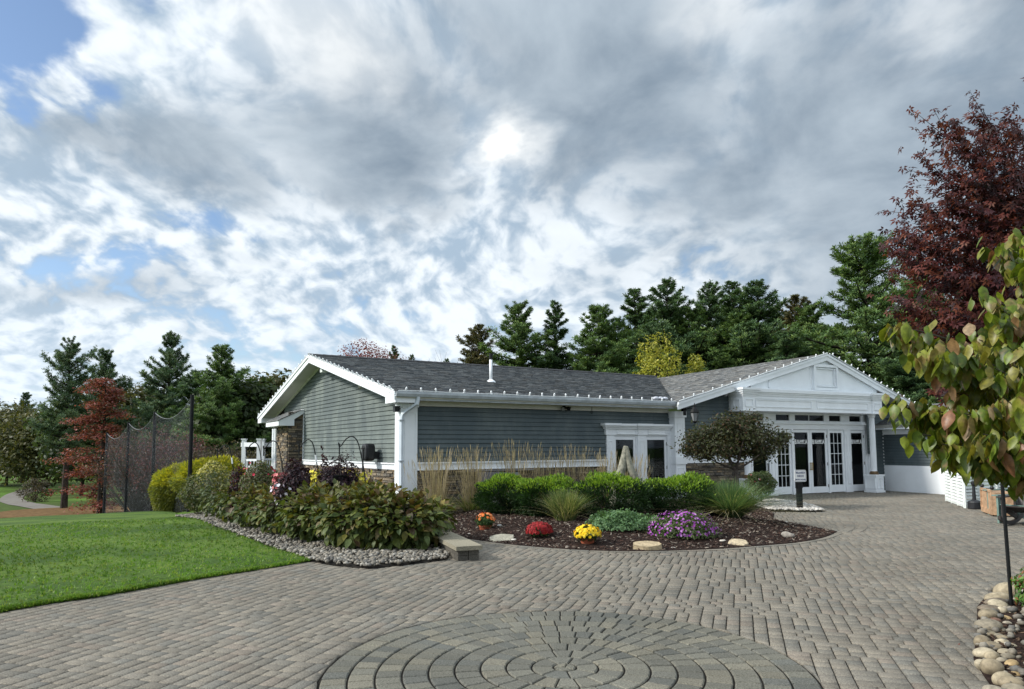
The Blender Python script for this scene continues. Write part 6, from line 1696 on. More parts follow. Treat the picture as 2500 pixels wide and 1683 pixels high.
def hydrangea(label, c, r, n, size, nobj, seed, pal=HYD, pp=HP, name='hydrangea_shrub', group='large leaved hydrangeas of the hedge'):
    g = np.random.default_rng(seed); h = r[2]
    p_, n_ = blobpts(n, g, (0, 0, h * .50), (r[0], r[1], h * .52), .50, .13, seed); p_[:, 2] = np.maximum(p_[:, 2], .03)
    t_ = thing(name, label, 'shrub', c, group)
    view = -np.array([c[0], c[1], 0]) / math.hypot(c[0], c[1])
    sz = g.uniform(.65, 1.3, n) * size * 1.18 * (1.1 - .25 * p_[:, 2] / h)
    colr = cols(g, n, pal, pp, .22); up_ = p_[:, 2] > h * .72; colr[up_] = colr[up_] * np.array([1.15, .95, .95]); lowm = p_[:, 2] < h * .4; colr[lowm & (g.random(n) < .4)] = (.085, .115, .035)
    place_leaves(t_, c, p_, n_, sz, colr, nobj, view, leaf_me, g)
    mb = MB()
    for k in range(12):
        an = k * 2.4; rr_ = .3 + .55 * ((k * 7) % 10) / 10
        mb.tube([np.array(c), np.array(c) + [math.cos(an) * r[0] * rr_ * .5, math.sin(an) * r[1] * rr_ * .5, h * .45], np.array(c) + [math.cos(an) * r[0] * rr_, math.sin(an) * r[1] * rr_, h * .85]], [.012, .010, .006], 5, caps=False)
    mb.obj('stems', 'bark', t_)
    return t_
for i, (x, y, rx, h, n, sz, no, lb) in enumerate([
    (-1.72, 11.05, .62, .86, 1150, .125, 130, 'hydrangea at the hedge end beside the low stone wall'), (-2.42, 11.25, .80, .98, 1500, .12, 120, 'large hydrangea second from the low stone wall'),
    (-3.22, 12.10, .80, .95, 1500, .115, 70, 'large hydrangea below the two dark purple plants'), (-4.05, 13.10, .85, .92, 1500, .11, 40, 'hydrangea below the pink flowers'),
    (-4.90, 14.10, .80, .88, 1350, .105, 20, 'hydrangea in front of the rounded green shrub'), (-5.75, 15.20, .80, .92, 1350, .10, 0, 'hydrangea left of the rounded green shrub, lower leaves lighter'),
    (-2.75, 12.3, .8, .95, 900, .11, 0, 'hydrangea in the back row behind the hedge end'), (-1.75, 12.0, .70, .80, 900, .115, 0, 'low hydrangea in the back row nearest the corner pilaster')]):
    hydrangea(lb, (x, y, 0), (rx, rx * .92, h), n, sz, no, 300 + i)
hydrangea('small dark leaved shrub near the far end of the pebble strip', (-6.75, 16.6, 0), (.75, .7, 1.0), 1500, .075, 0, 311, [(.05, .075, .03), (.075, .095, .03), (.10, .11, .035)], None, 'dark_shrub', None)
shrub('dark_shrub', 'dark green shrub with pale specks at the foot of the nearest net post', (-7.85, 18.0, float(terrain(-7.85, 18.0))), (.85, .8, 1.15), 4200, [(.045, .065, .028), (.065, .085, .03), (.09, .11, .035), (.13, .12, .05)], .075, LEAF2, seed=312)
# gold cypress mounds
def goldmound(label, px, depth, ytop, rx, seed):
    x = (px - 1250) / FPX * depth; zb = float(terrain(x, depth)); h = AT(px, ytop, depth)[2] - zb
    g = np.random.default_rng(seed); n = 9500
    p_, n_ = blobpts(n, g, (0, 0, h * .5), (rx, rx * .85, h * .5), .78, .09, seed)
    c_ = cols(g, n, [(.36, .34, .025), (.28, .29, .03), (.44, .40, .035), (.19, .22, .03)], None, .2)
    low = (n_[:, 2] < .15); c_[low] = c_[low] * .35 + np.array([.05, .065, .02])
    y = unit(n_ + [0, 0, -.25] + g.normal(0, .4, n_.shape)); x_ = unit(np.cross(y, g.normal(size=y.shape))); z = np.cross(x_, y)
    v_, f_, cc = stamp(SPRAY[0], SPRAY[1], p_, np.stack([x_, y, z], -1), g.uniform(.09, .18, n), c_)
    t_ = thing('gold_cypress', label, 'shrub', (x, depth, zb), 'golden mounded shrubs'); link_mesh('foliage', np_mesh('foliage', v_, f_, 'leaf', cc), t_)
    mb = MB(); mb.tube([(x, depth, zb), (x, depth, zb + h * .6)], [.06, .02], 6); mb.obj('stem', 'bark', t_)
goldmound('golden mound farthest left, just right of the second net post', 415, 27.5, 1147, .62, 321)
goldmound('middle golden mound, cut by the nearest net post', 446, 26.5, 1138, .95, 322)
goldmound('tallest golden mound, right of the nearest net post', 520, 25.0, 1121, 1.30, 323)
# mixed container plants behind the hedge
def atg(px, depth): return ((px - 1250) / FPX * depth, depth, 0.0)
VAR = [(.50, .46, .14), (.58, .52, .22), (.40, .38, .10), (.10, .12, .05), (.30, .30, .08)]
c_ = atg(522, 19.3); t_ = shrub('variegated_shrub', 'cream and yellow variegated shrub in front of the tallest golden mound', c_, (.44, .36, 1.30), 3600, VAR, .07, LEAF2, seed=331); 
c_ = atg(552, 18.6); t_ = shrub('lime_plant', 'lime yellow plant at the right edge of the variegated shrub', c_, (.26, .24, .98), 1300, [(.48, .44, .08), (.30, .32, .06)], .06, LEAF2, seed=332)
c_ = atg(640, 14.6); t_ = shrub('round_shrub', 'rounded green shrub with sparse red flowers below the white railing', c_, (.46, .42, 1.36), 7500, [(.060, .085, .032), (.085, .105, .04), (.11, .12, .04), (.10, .07, .04)], .05, LEAF2, seed=333, lumps=.06)
g = np.random.default_rng(334); 
def sprinkle(t_, n, pal, size, rx, z0, z1, seed, name='flowers', front=None):
    g = np.random.default_rng(seed); an = g.uniform(0, 6.28, n); r_ = rx * g.uniform(.6, 1.05, n); p_ = np.stack([np.cos(an) * r_, np.sin(an) * r_, g.uniform(z0, z1, n)], 1)
    if front is not None: p_[:, 1] = -np.abs(p_[:, 1])
    tv, tf = [], []
    for i in range(5):
        th = 6.283 * i / 5; d0 = np.array([math.cos(th), math.sin(th), .2]); sd = np.array([-math.sin(th), math.cos(th), 0]) * .42; b0 = len(tv)
        tv += [(0, 0, 0), tuple(d0 * .6 - sd), tuple(d0), tuple(d0 * .6 + sd)]; tf.append((b0, b0 + 1, b0 + 2, b0 + 3))
    nn_ = unit(np.stack([np.cos(an), np.sin(an) - .6, np.full(n, .4)], 1) + g.normal(0, .3, (n, 3)))
    v_, f_, c2 = stamp(np.array(tv), np.array(tf), p_, frames(nn_, g), g.uniform(.7, 1.2, n) * size, cols(g, n, pal, None, .12)); link_mesh(name, np_mesh(name, v_, f_, 'petal', c2), t_)
sprinkle(t_, 26, [(.50, .03, .07)], .03, .38, 1.05, 1.34, 335)
BLK = [(.022, .010, .018), (.032, .014, .022), (.014, .008, .013), (.045, .016, .020)]
c_ = atg(585, 14.8); t_ = shrub('purple_foliage_plant', 'small dark purple plant under the white railing', c_, (.20, .20, 1.28), 1300, BLK + [(.12, .03, .035)], .055, LEAF2, seed=336)
c_ = atg(727, 13.0); t_ = shrub('purple_foliage_plant', 'near black purple plant before the stone bump-out', c_, (.40, .38, 1.42), 4200, BLK, .062, LEAF2, seed=337, lumps=.16)
c_ = atg(828, 12.7); t_ = shrub('purple_foliage_plant', 'widest near black purple plant under the hanging basket hook', c_, (.44, .38, 1.40), 4600, BLK, .062, LEAF2, seed=338, lumps=.2)
c_ = atg(797, 12.75); t2 = shrub('purple_foliage_plant', 'tall near black sprig left of the widest purple plant', c_, (.14, .14, 1.50), 900, BLK, .06, LEAF2, seed=339, lumps=.25)
c_ = atg(864, 12.65); t2 = shrub('purple_foliage_plant', 'side sprig of near black leaves right of the widest purple plant', c_, (.16, .14, 1.36), 600, BLK, .055, LEAF2, seed=346, lumps=.25)
YF = [(.72, .62, .06), (.80, .70, .10), (.62, .55, .08)]
for px, dp, rx, h, sd, lb in ((778, 12.85, .13, 1.22, 340, 'yellow flowering plant between the two near black plants'), (880, 12.9, .24, 1.20, 341, 'yellow flowering plant beside the shepherd hook foot')):
    t_ = shrub('yellow_flower_plant', lb, atg(px, dp), (rx, rx, h), 1300, [(.14, .18, .05), (.22, .24, .06)], .05, LEAF2, seed=sd); sprinkle(t_, 150, YF, .032, rx, .72, h, sd + 20, front=1)
t_ = shrub('pink_flower_plant', 'coral pink flowering plant left of the near black plant', atg(690, 13.0), (.16, .16, 1.12), 900, [(.07, .09, .04), (.10, .10, .05)], .05, LEAF2, seed=343); sprinkle(t_, 110, [(.52, .14, .15), (.62, .22, .22), (.45, .10, .12)], .034, .17, .75, 1.15, 363, front=1)
t_ = shrub('white_flower_plant', 'low plant with a few pale lilac flowers under the pink ones', atg(692, 12.8), (.22, .2, .92), 700, [(.05, .055, .045), (.08, .07, .06)], .05, LEAF2, seed=344); sprinkle(t_, 30, [(.55, .50, .62), (.65, .62, .68)], .035, .22, .6, .95, 364, front=1)

# ---- pebble strip, low wall, loose stones
peb_poly = [(-0.95, 10.06), (-1.01, 9.94), (-1.5, 9.55), (-1.93, 9.28), (-2.45, 9.55), (-2.92, 9.92), (-4.25, 11.68), (-6.33, 14.5), (-9.2, 18.75), (-8.6, 19.2), (-7.6, 18.6), (-6.0, 16.2), (-4.6, 14.0), (-3.2, 12.3), (-2.0, 11.9), (-1.0, 11.2)]
bedback = [(-1.2, 10.9), (-4.5, 13.2), (-8.4, 18.9), (-8.6, 22), (-9.5, 27.5), (-3, 16.8), (-2.2, 16.2), (-2.3, 14.5), (-1.55, 13.1), (-.95, 12.3)]
sheet('planting_bed', bedback, lambda x, y, d_: 0.0 + .05 * smooth01(d_ / .8) + terrain(x, y) * 1.0, .3, 'mulch')
sheet('pebble_strip', peb_poly, lambda x, y, d_: 0.012 + 0.028 * smooth01(d_ / .3) + terrain(x, y), .2, 'sand_joint')
ICO_V = None
def ico():
    t_ = (1 + 5 ** .5) / 2; v_ = unit(np.array([(-1, t_, 0), (1, t_, 0), (-1, -t_, 0), (1, -t_, 0), (0, -1, t_), (0, 1, t_), (0, -1, -t_), (0, 1, -t_), (t_, 0, -1), (t_, 0, 1), (-t_, 0, -1), (-t_, 0, 1)], float))
    f_ = np.array([(0, 11, 5), (0, 5, 1), (0, 1, 7), (0, 7, 10), (0, 10, 11), (1, 5, 9), (5, 11, 4), (11, 10, 2), (10, 7, 6), (7, 1, 8), (3, 9, 4), (3, 4, 2), (3, 2, 6), (3, 6, 8), (3, 8, 9), (4, 9, 5), (2, 4, 11), (6, 2, 10), (8, 6, 7), (9, 8, 1)])
    return v_, f_
def subdiv(v_, f_):
    v_ = [tuple(p) for p in v_]; mid = {}; nf = []
    def m_(a_, b_):
        k = (min(a_, b_), max(a_, b_))
        if k not in mid:
            p = (np.array(v_[a_]) + np.array(v_[b_])) / 2; v_.append(tuple(p / np.linalg.norm(p))); mid[k] = len(v_) - 1
        return mid[k]
    for a_, b_, c_ in f_:
        ab, bc_, ca = m_(a_, b_), m_(b_, c_), m_(c_, a_); nf += [(a_, ab, ca), (b_, bc_, ab), (c_, ca, bc_), (ab, bc_, ca)]
    return np.array(v_), np.array(nf)
PEB = [(.17, .152, .122), (.14, .13, .11), (.215, .195, .16), (.115, .11, .10), (.22, .195, .155), (.14, .125, .105), (.33, .31, .27)]
def pebbles(name, n, poly, seed, zf, s0, s1, pal=PEB, flat=.6):
    p = scatter(n, poly, seed, -1); n = len(p); g = np.random.default_rng(seed); p = p + g.normal(0, .02, p.shape); v_, f_ = ico(); v_ = v_ * [1, .75, flat]
    z = zf(p[:, 0], p[:, 1], segdist(p[:, 0], p[:, 1], poly)); sz = g.uniform(s0, s1, n)
    V_, F_, C_ = stamp(v_, f_, np.column_stack([p, z + sz * .3 + g.uniform(0, .02, n)]), rotm(g.normal(0, .25, n), g.normal(0, .25, n), g.uniform(0, 6.28, n)), sz[:, None] * g.uniform(.8, 1.2, (n, 3)), cols(g, n, pal, None, .15))
    link_mesh(name, np_mesh(name, V_, F_, 'pebble_stone', C_, smooth=True), kind='stuff')
pebbles('pebbles', 12000, peb_poly, 401, lambda x, y, d_: .03 + terrain(x, y) + 0 * d_, .020, .045)
sgn = [(6.45, 17.0), (7.3, 16.9), (7.66, 16.95), (7.95, 18.2), (8.02, 19.6), (7.7, 20.3), (6.9, 20.2), (6.4, 18.6)]
sheet('sign_pebble_bed', sgn, lambda x, y, d_: .012 + .03 * smooth01(d_ / .3), .2, 'sand_joint')
pebbles('flat_pebbles', 2600, sgn, 402, lambda x, y, d_: .035 + 0 * d_, .03, .065, [(.50, .47, .42), (.42, .40, .37), (.58, .55, .50), (.34, .32, .29)], .3)
# low capped wall end
wl = thing('low_stone_wall', 'low end of a garden wall with buff cap slabs beside the hedge', 'wall', (-.78, 9.98, 0))
wd = np.array([-.34, .94, 0]); wd /= np.linalg.norm(wd); wn = np.array([wd[1], -wd[0], 0]); FWL = (np.array([-.80, 9.86, 0]), wn, wd)
for ci, (z0, z1) in enumerate(((0, .075), (.08, .15))):
    a = 0.0; j = 0
    while a < 2.0:
        L = .34 if (j or ci) else .22
        for s_, (u0, u1) in enumerate(((.02, .17), (.18, .33))):
            mb = MB(); mb.box(FWL, u0, u1, a + .003, a + L - .003, z0, z1); mb.obj('block', 'paver_stone', wl, color=(.095 + .02 * ((j + s_) % 3), .088 + .018 * ((j + s_) % 3), .075 + .014 * ((j + s_) % 3)))
        a += L; j += 1
for k in range(5):
    mb = MB(); L = .42; mb.box(FWL, -.02, .37, -.05 + k * L + .003, -.05 + (k + 1) * L - .003, .152, .212); mb.obj('cap_slab', 'paver_stone', wl, color=(.27, .245, .185))
# stones
S2V, S2F = subdiv(*subdiv(*ico()))
def boulder(name, label, cat, c, r, rot, seed, tone, group=None, angular=.12):
    g = np.random.default_rng(seed); v_ = S2V.copy(); k = 6
    for _ in range(k):
        d_ = unit(g.normal(size=3)); v_ = v_ * (1 + angular * .5 * np.tanh(3 * (v_ @ d_ - .45)))[:, None] if angular > .2 else v_ * (1 + angular * .35 * np.sin(2.2 * (v_ @ d_) + g.uniform(0, 6)))[:, None]
    if angular > .2:
        for _ in range(9):
            d_ = unit(g.normal(size=3)); s_ = v_ @ d_; lim = g.uniform(.62, .85); v_ = v_ - np.outer(np.maximum(0, s_ - lim), d_)
    v_ = v_ * np.array(r)
    o = link_mesh(name, np_mesh(name, v_, S2F, 'river_stone', smooth=(angular <= .2)), None, c, color=tone, rotz=rot); tag(o, label, cat, group); return o
for i, (px, py, rx, ry, rz, rot, tn, lb) in enumerate([
    (1225, 1306, .24, .14, .06, .5, (.34, .34, .31), 'flat grey rock between the orange and red chrysanthemums'), (1256, 1300, .07, .05, .03, .2, (.55, .52, .46), 'small pale stone beside the flat grey rock'),
    (1581, 1335, .23, .10, .09, .0, (.42, .35, .25), 'tan sandstone slab at the bed edge below the groundcover'), (1643, 1329, .065, .05, .02, .1, (.36, .34, .31), 'small thin stone right of the tan slab'), (1765, 1304, .09, .06, .025, 0, (.42, .39, .34), 'thin oval stone right of the petunias'),
    (1803, 1326, .17, .10, .035, -.5, (.50, .43, .33), 'flat tan stone between the petunias and the bed tip'), (1930, 1308, .16, .09, .09, -.9, (.26, .235, .205), 'brown grey rock near the bed tip'), (1920, 1277, .07, .05, .025, -.2, (.48, .46, .42), 'small pale stone above the brown rock'),
    (1145, 1293, .05, .03, .02, .3, (.45, .42, .38), 'small pale chip left of the orange chrysanthemum'), (1222, 1273, .06, .04, .03, .0, (.40, .40, .38), 'small grey stone under the leftmost clipped shrub'), (1386, 1313, .07, .04, .02, .0, (.30, .27, .24), 'small flat stone between the red and yellow chrysanthemums')]):
    p = G(px, py); zz = bedz(p[0], p[1]); p = G(px, py, zz)
    if i in (0, 2, 5):
        g5 = random.Random(i + 70); n5 = 9; lo5, hi5 = [], []; zb5 = bedz(p[0], p[1])
        for k in range(n5):
            th = 6.283 * k / n5 + g5.uniform(-.2, .2); q_ = (abs(math.cos(th)) ** 3 + abs(math.sin(th)) ** 3) ** (-1 / 3) * g5.uniform(.86, 1.08)
            x5, y5 = rx * q_ * math.cos(th), ry * 1.2 * q_ * math.sin(th); x5, y5 = x5 * math.cos(rot * .4) - y5 * math.sin(rot * .4), x5 * math.sin(rot * .4) + y5 * math.cos(rot * .4)
            lo5.append((p[0] + x5, p[1] + y5, zb5 - .03)); hi5.append((p[0] + x5 * .95, p[1] + y5 * .95, zb5 + rz * .9 + g5.uniform(-.008, .008) + y5 * .25))
        mb = MB(); mb.prism(lo5, hi5); o = mb.obj('garden_rock', 'river_stone', None, loc=p, color=tuple(c_ * k_ for c_, k_ in zip(tn, (.95, .9, .78)))); tag(o, lb, 'rock'); continue
    boulder('garden_rock', lb, 'rock', (p[0], p[1], bedz(p[0], p[1]) + rz * .35), (rx, ry, rz), rot, 410 + i, tn, None, .3)
# river stones along the right edge: rows from the pole towards the camera
RT = [((.42, .39, .33), 'cream'), ((.34, .31, .26), 'tan'), ((.50, .48, .43), 'pale'), ((.20, .18, .165), 'dark brown'), ((.30, .29, .27), 'grey'), ((.45, .36, .23), 'yellowish'), ((.24, .15, .13), 'reddish'), ((.38, .37, .36), 'light grey')]
spec = [(2470, 1452, 34, 22, 0), (2442, 1464, 30, 10, 0), (2437, 1476, 30, 13, 3), (2443, 1484, 22, 14, 2), (2420, 1492, 26, 12, 3), (2423, 1508, 30, 17, 1), (2448, 1496, 14, 12, 2), (2461, 1491, 12, 9, 7), (2434, 1519, 16, 8, 6), (2420, 1536, 28, 18, 4), (2458, 1514, 16, 8, 5), (2447, 1543, 16, 9, 4),
        (2412, 1552, 22, 10, 0), (2463, 1526, 12, 8, 7), (2405, 1572, 24, 18, 1), (2425, 1584, 24, 13, 1), (2450, 1562, 16, 8, 1), (2440, 1557, 12, 8, 4), (2461, 1561, 14, 6, 5), (2452, 1573, 18, 9, 2), (2472, 1582, 16, 8, 2), (2410, 1602, 26, 15, 2), (2433, 1610, 20, 14, 0), (2457, 1597, 18, 9, 2), (2406, 1628, 20, 15, 2),
        (2431, 1640, 28, 22, 1), (2450, 1618, 14, 9, 4), (2466, 1608, 18, 10, 4), (2476, 1628, 18, 11, 5), (2455, 1668, 30, 18, 0), (2484, 1652, 16, 9, 5), (2475, 1675, 30, 16, 1), (2478, 1545, 10, 6, 7), (2474, 1500, 10, 7, 2), (2451, 1476, 14, 9, 2), (2490, 1665, 14, 9, 4), (2470, 1640, 10, 7, 3), (2487, 1690, 26, 14, 4), (2430, 1690, 22, 12, 7)]
posw = ['at the foot of the black pole', "in the edging's upper third", "in the edging's middle", "in the edging's lower third", 'at the bottom corner of the frame']
seen = {}
for i, (px, py, rw, rh, ti) in enumerate(spec):
    p = G(px, py + rh * .6); dp = p[1]; sx_ = rw / FPX * dp; sz_ = rh / FPX * dp
    where = posw[min(4, int((py - 1440) / 52))]; big_ = 'large' if rw >= 26 else ('small' if rw <= 14 else 'medium'); lb = f'{big_} {RT[ti][1]} river stone {where}'
    side = 'touching the paving' if px < 2432 else 'on the planted side'
    lb += ', ' + side
    seen[lb] = seen.get(lb, 0) + 1
    if seen[lb] > 1: lb = lb.replace('river stone', 'river stone, ' + ('lower one,' if seen[lb] == 2 else 'lowest one,'))
    lb = lb.replace('touching the paving', 'at the paving').replace('on the planted side', 'by the plants')
    boulder('river_stone', lb, 'stone', (p[0], p[1] + sz_ * .6, sz_ * .75), (sx_ * .98, sx_ * .75, max(sz_ * .95, sx_ * .45)), rnd.uniform(-.6, .6), 450 + i, tuple(c_ * k_ for c_, k_ in zip(RT[ti][0], (.76, .68, .54))), 'river stones edging the paving', .16)
stone_poly = [(5.35, 7.75), (4.6, 6.9), (3.95, 5.95), (3.45, 5.25), (3.0, 4.3), (4.2, 4.1), (5.2, 5.0), (6.4, 6.8), (6.4, 7.9)]
sheet('stone_edging_soil', stone_poly, lambda x, y, d_: .012 + .02 * smooth01(d_ / .2), .2, 'mulch')
pebbles('small_river_pebbles', 420, stone_poly, 403, lambda x, y, d_: .03 + 0 * d_, .02, .05)
chips('soil_chips', 2500, stone_poly, 405, lambda x, y, d_: .025 + 0 * d_, .02, [(.05, .03, .02), (.09, .06, .04), (.03, .02, .017)])
for i, (x, y, z_, r_, lb) in enumerate([(5.12, 6.62, 0, .30, 'low green shrub with reddish tips just right of the thin black pole'), (4.72, 5.62, 0, .34, 'low green shrub at the right edge beside the river stones'), (4.25, 4.95, 0, .26, 'low green shrub at the bottom right corner')]):
    shrub('edging_shrub', lb, (x, y, z_), (r_, r_, r_ * 1.5), 1500, [(.09, .19, .035), (.13, .24, .05), (.06, .13, .03), (.24, .10, .05)], .055, LEAF2, seed=470 + i)

# ---- sculpture
sc = thing('stone_sculpture', 'rough stone sculpture like two limbs leaning together over a smaller one', 'sculpture', (2.66, 15.9, .1))
def limb(pts, rad, squash=1.0):
    mb = MB(); sp_ = spline(pts, 6); rs = np.interp(np.linspace(0, 1, len(sp_)), np.linspace(0, 1, len(rad)), rad); mb.tube(sp_, list(rs), 16); return mb
zb = .1; cx0, cy0 = 2.64, 15.9
mb = limb([(cx0 - .22, cy0, 0), (cx0 - .27, cy0, .35), (cx0 - .22, cy0, .75), (cx0 - .10, cy0, 1.10), (cx0 - .035, cy0, 1.40), (cx0 - .01, cy0, 1.60), (cx0 - .005, cy0, 1.645)], [.15, .135, .118, .105, .082, .055, .03]); mb.obj('limb', 'sculpture_stone', sc, smooth=True)
mb = limb([(cx0 + .40, cy0 - .03, 0), (cx0 + .34, cy0 - .03, .45), (cx0 + .24, cy0 - .03, .80), (cx0 + .10, cy0 - .03, 1.12), (cx0 + .035, cy0 - .02, 1.40), (cx0 + .02, cy0 - .01, 1.58), (cx0 + .015, cy0, 1.625)], [.10, .10, .095, .09, .072, .05, .03]); mb.obj('limb', 'sculpture_stone', sc, smooth=True)
mb = limb([(cx0 + .06, cy0 + .05, 0), (cx0 + .06, cy0 + .05, .45), (cx0 + .075, cy0 + .05, .75), (cx0 + .08, cy0 + .05, .93)], [.16, .13, .075, .055]); mb.obj('inner_limb', 'sculpture_stone', sc, smooth=True)

# ---- sign on its post
sp0 = G(1953, 1247); sg = thing('entry_sign', 'white sign reading Bellavista Fairway entry doors on a square black post', 'sign', sp0)
FS = (np.array([sp0[0], sp0[1], 0]), np.array([1., 0, 0]), np.array([0, 1., 0])); yaws = 0.12
us = np.array([math.cos(yaws), math.sin(yaws), 0]); vs_ = np.array([-math.sin(yaws), math.cos(yaws), 0]); FS = (FS[0], us, vs_)
mb = MB(); mb.box(FS, -.055, .055, -.055, .055, 0, 1.0); mb.box(FS, -.085, .085, -.03, .03, .56, 1.0); mb.obj('post', 'black_metal', sg)
mb = MB(); rr0 = .04; hw, z0, z1 = .155, .725, 1.02; cn = []
for cx_, cz_, a0 in ((hw - rr0, z1 - rr0, 0), (-hw + rr0, z1 - rr0, 90), (-hw + rr0, z0 + rr0, 180), (hw - rr0, z0 + rr0, 270)):
    for k in range(5): th = R(a0 + k * 22.5); cn.append((cx_ + rr0 * math.cos(th), cz_ + rr0 * math.sin(th)))
mb.prism([W(FS, u, -.085, z) for u, z in cn], [W(FS, u, -.070, z) for u, z in cn]); brd = mb.obj('board', 'sign_white', sg)
mb = MB(); n_ = len(cn); sc_ = lambda p, k: (p[0] * k, (p[1] - (z0 + z1) / 2) * k + (z0 + z1) / 2)
for i in range(n_):
    p, q = cn[i], cn[(i + 1) % n_]; mb.poly([W(FS, *(lambda r_: (r_[0], -.0865, r_[1]))(sc_(p, .93))), W(FS, *(lambda r_: (r_[0], -.0865, r_[1]))(sc_(q, .93))), W(FS, *(lambda r_: (r_[0], -.0865, r_[1]))(sc_(q, .90))), W(FS, *(lambda r_: (r_[0], -.0865, r_[1]))(sc_(p, .90)))])
mb.obj('border', 'sign_blue', sg, kind=None)
text('BELLAVISTA', FS, 0, -.087, .935, .058, 'sign_blue', sg, yaws, ux=.80); text('FAIRWAY', FS, 0, -.087, .855, .052, 'sign_blue', sg, yaws, ux=.85); text('ENTRY DOORS', FS, 0, -.087, .765, .046, 'sign_blue', sg, yaws, ux=.86)
mb = MB(); mb.box(FS, -.11, .11, -.0875, -.086, .922, .927); mb.box(FS, -.09, .09, -.0875, -.086, .842, .847); mb.obj('lettering_rule', 'sign_blue', sg)

# ---- shepherd hooks
def hook(label, px0, px1, ytop, depth, flip=1, basket=False, tag_=False):
    """arch from its foot (px1) over to its hanging end (px0)"""
    f = np.array([(px1 - 1250) / FPX * depth, depth, 0.0]); e = np.array([(px0 - 1250) / FPX * depth, depth, 0.0]); zt = AT(px0, ytop, depth)[2]; dx = e[0] - f[0]
    t_ = thing('shepherd_hook', label, 'plant hook', f, 'black shepherd hooks above the hedge'); A = abs(dx); s_ = np.sign(dx)
    pts = [f, f + [s_ * A * .12, 0, zt * .55], f + [s_ * A * .28, 0, zt * .82], f + [s_ * A * .40, 0, zt * .95], f + [s_ * A * .58, 0, zt], f + [s_ * A * .78, 0, zt - .07 * A * 1.0 - .01], f + [s_ * A * .92, 0, zt - .22 * A - .03], f + [s_ * A * 1.0, 0, zt - .27 * A - .035], f + [s_ * A * 1.03, 0, zt - .20 * A]]
    mb = MB(); mb.tube(spline(pts, 5), .011, 6); mb.obj('rod', 'black_metal', t_, smooth=True)
    mb = MB(); hp_ = f + [s_ * A * 1.0, 0, zt - .27 * A - .04]; mb.tube([hp_ + [0, 0, .06], hp_, hp_ + [0, 0, -.14]], .012, 6); mb.obj('hanging_hook', 'black_metal', t_)
    if tag_: mb = MB(); q = pts[2]; mb.tube([q + (pts[1] - pts[2]) * .25, q - (pts[1] - pts[2]) * .05], .016, 6); mb.obj('white_band', 'bulb_white', t_)
    if basket:
        mb = MB()
        for k in range(4): an = k * 1.57 + .4; mb.tube([hp_ + [0, 0, -.14], hp_ + [.17 * math.cos(an), .17 * math.sin(an), -.52]], .005, 4)
        mb.obj('hanger_wires', 'dark_metal', t_)
        o = thing('hanging_basket', 'small plant basket on the wire hanger, mostly behind the purple plant', 'basket', hp_ + [0, 0, -.6]); mb = MB(); mb.lathe(hp_, [(.08, -.66), (.16, -.52), (.17, -.52)], 14); mb.obj('pot', 'black_plastic', o)
hook('shepherd hook farthest left, against the dark trees', 533, 581, 1087, 15.5, tag_=True); hook('shepherd hook over the white railing', 603, 652, 1081, 15.0); hook('shepherd hook across the stone bump-out', 645, 702, 1077, 14.2)
hook('shepherd hook left of the near black sprig, before the siding edge', 731, 787, 1074, 13.4, tag_=True); hook('rightmost shepherd hook, holding the wire hanger', 829, 902, 1066, 12.6, basket=True)

# ---- white railing and arbour at the far corner
rl = thing('white_railing', 'white slatted railing with square posts left of the stone bump-out', 'railing', atg(632, 26)[:2] + (0,))
def rx_(px, d_=26): return (px - 1250) / FPX * d_
for px, dd in ((597, 26.0), (634, 25.6), (643, 27.2), (674, 27.4)):
    mb = MB(); x = rx_(px, dd); mb.box((np.array([x, dd, 0]), FW[1], FW[2]), -.07, .07, -.07, .07, 0, AT(px, 1074, dd)[2]); mb.box((np.array([x, dd, 0]), FW[1], FW[2]), -.09, .09, -.09, .09, AT(px, 1074, dd)[2], AT(px, 1074, dd)[2] + .04); mb.obj('post', 'white_paint', rl)
for (pa, da), (pb, db) in (((589, 26), (634, 25.6)), ((643, 27.2), (674, 27.4))):
    a0 = np.array([rx_(pa, da), da, 0]); b0 = np.array([rx_(pb, db), db, 0])
    for z0, z1 in ((1.72, 1.88), (1.18, 1.26), (.92, 1.0)):
        mb = MB(); dn = np.array([0, .05, 0]); sdx = b0 - a0
        if z0 < 1.5 and pa == 589: a1 = np.array([rx_(597, da), da, 0])
        else: a1 = a0
        mb.hexa([a1 + [0, 0, z0], b0 + [0, 0, z0], b0 + dn + [0, 0, z0], a1 + dn + [0, 0, z0], a1 + [0, 0, z1], b0 + [0, 0, z1], b0 + dn + [0, 0, z1], a1 + dn + [0, 0, z1]]); mb.obj('rail', 'white_paint', rl)
    for k in range(5):
        p = a0 + (b0 - a0) * (k + .8) / 5.2; mb = MB(); mb.box((np.array([p[0], p[1] + .01, 0]), FW[1], FW[2]), -.02, .02, 0, .03, .25, 1.18); mb.obj('baluster', 'white_paint', rl)

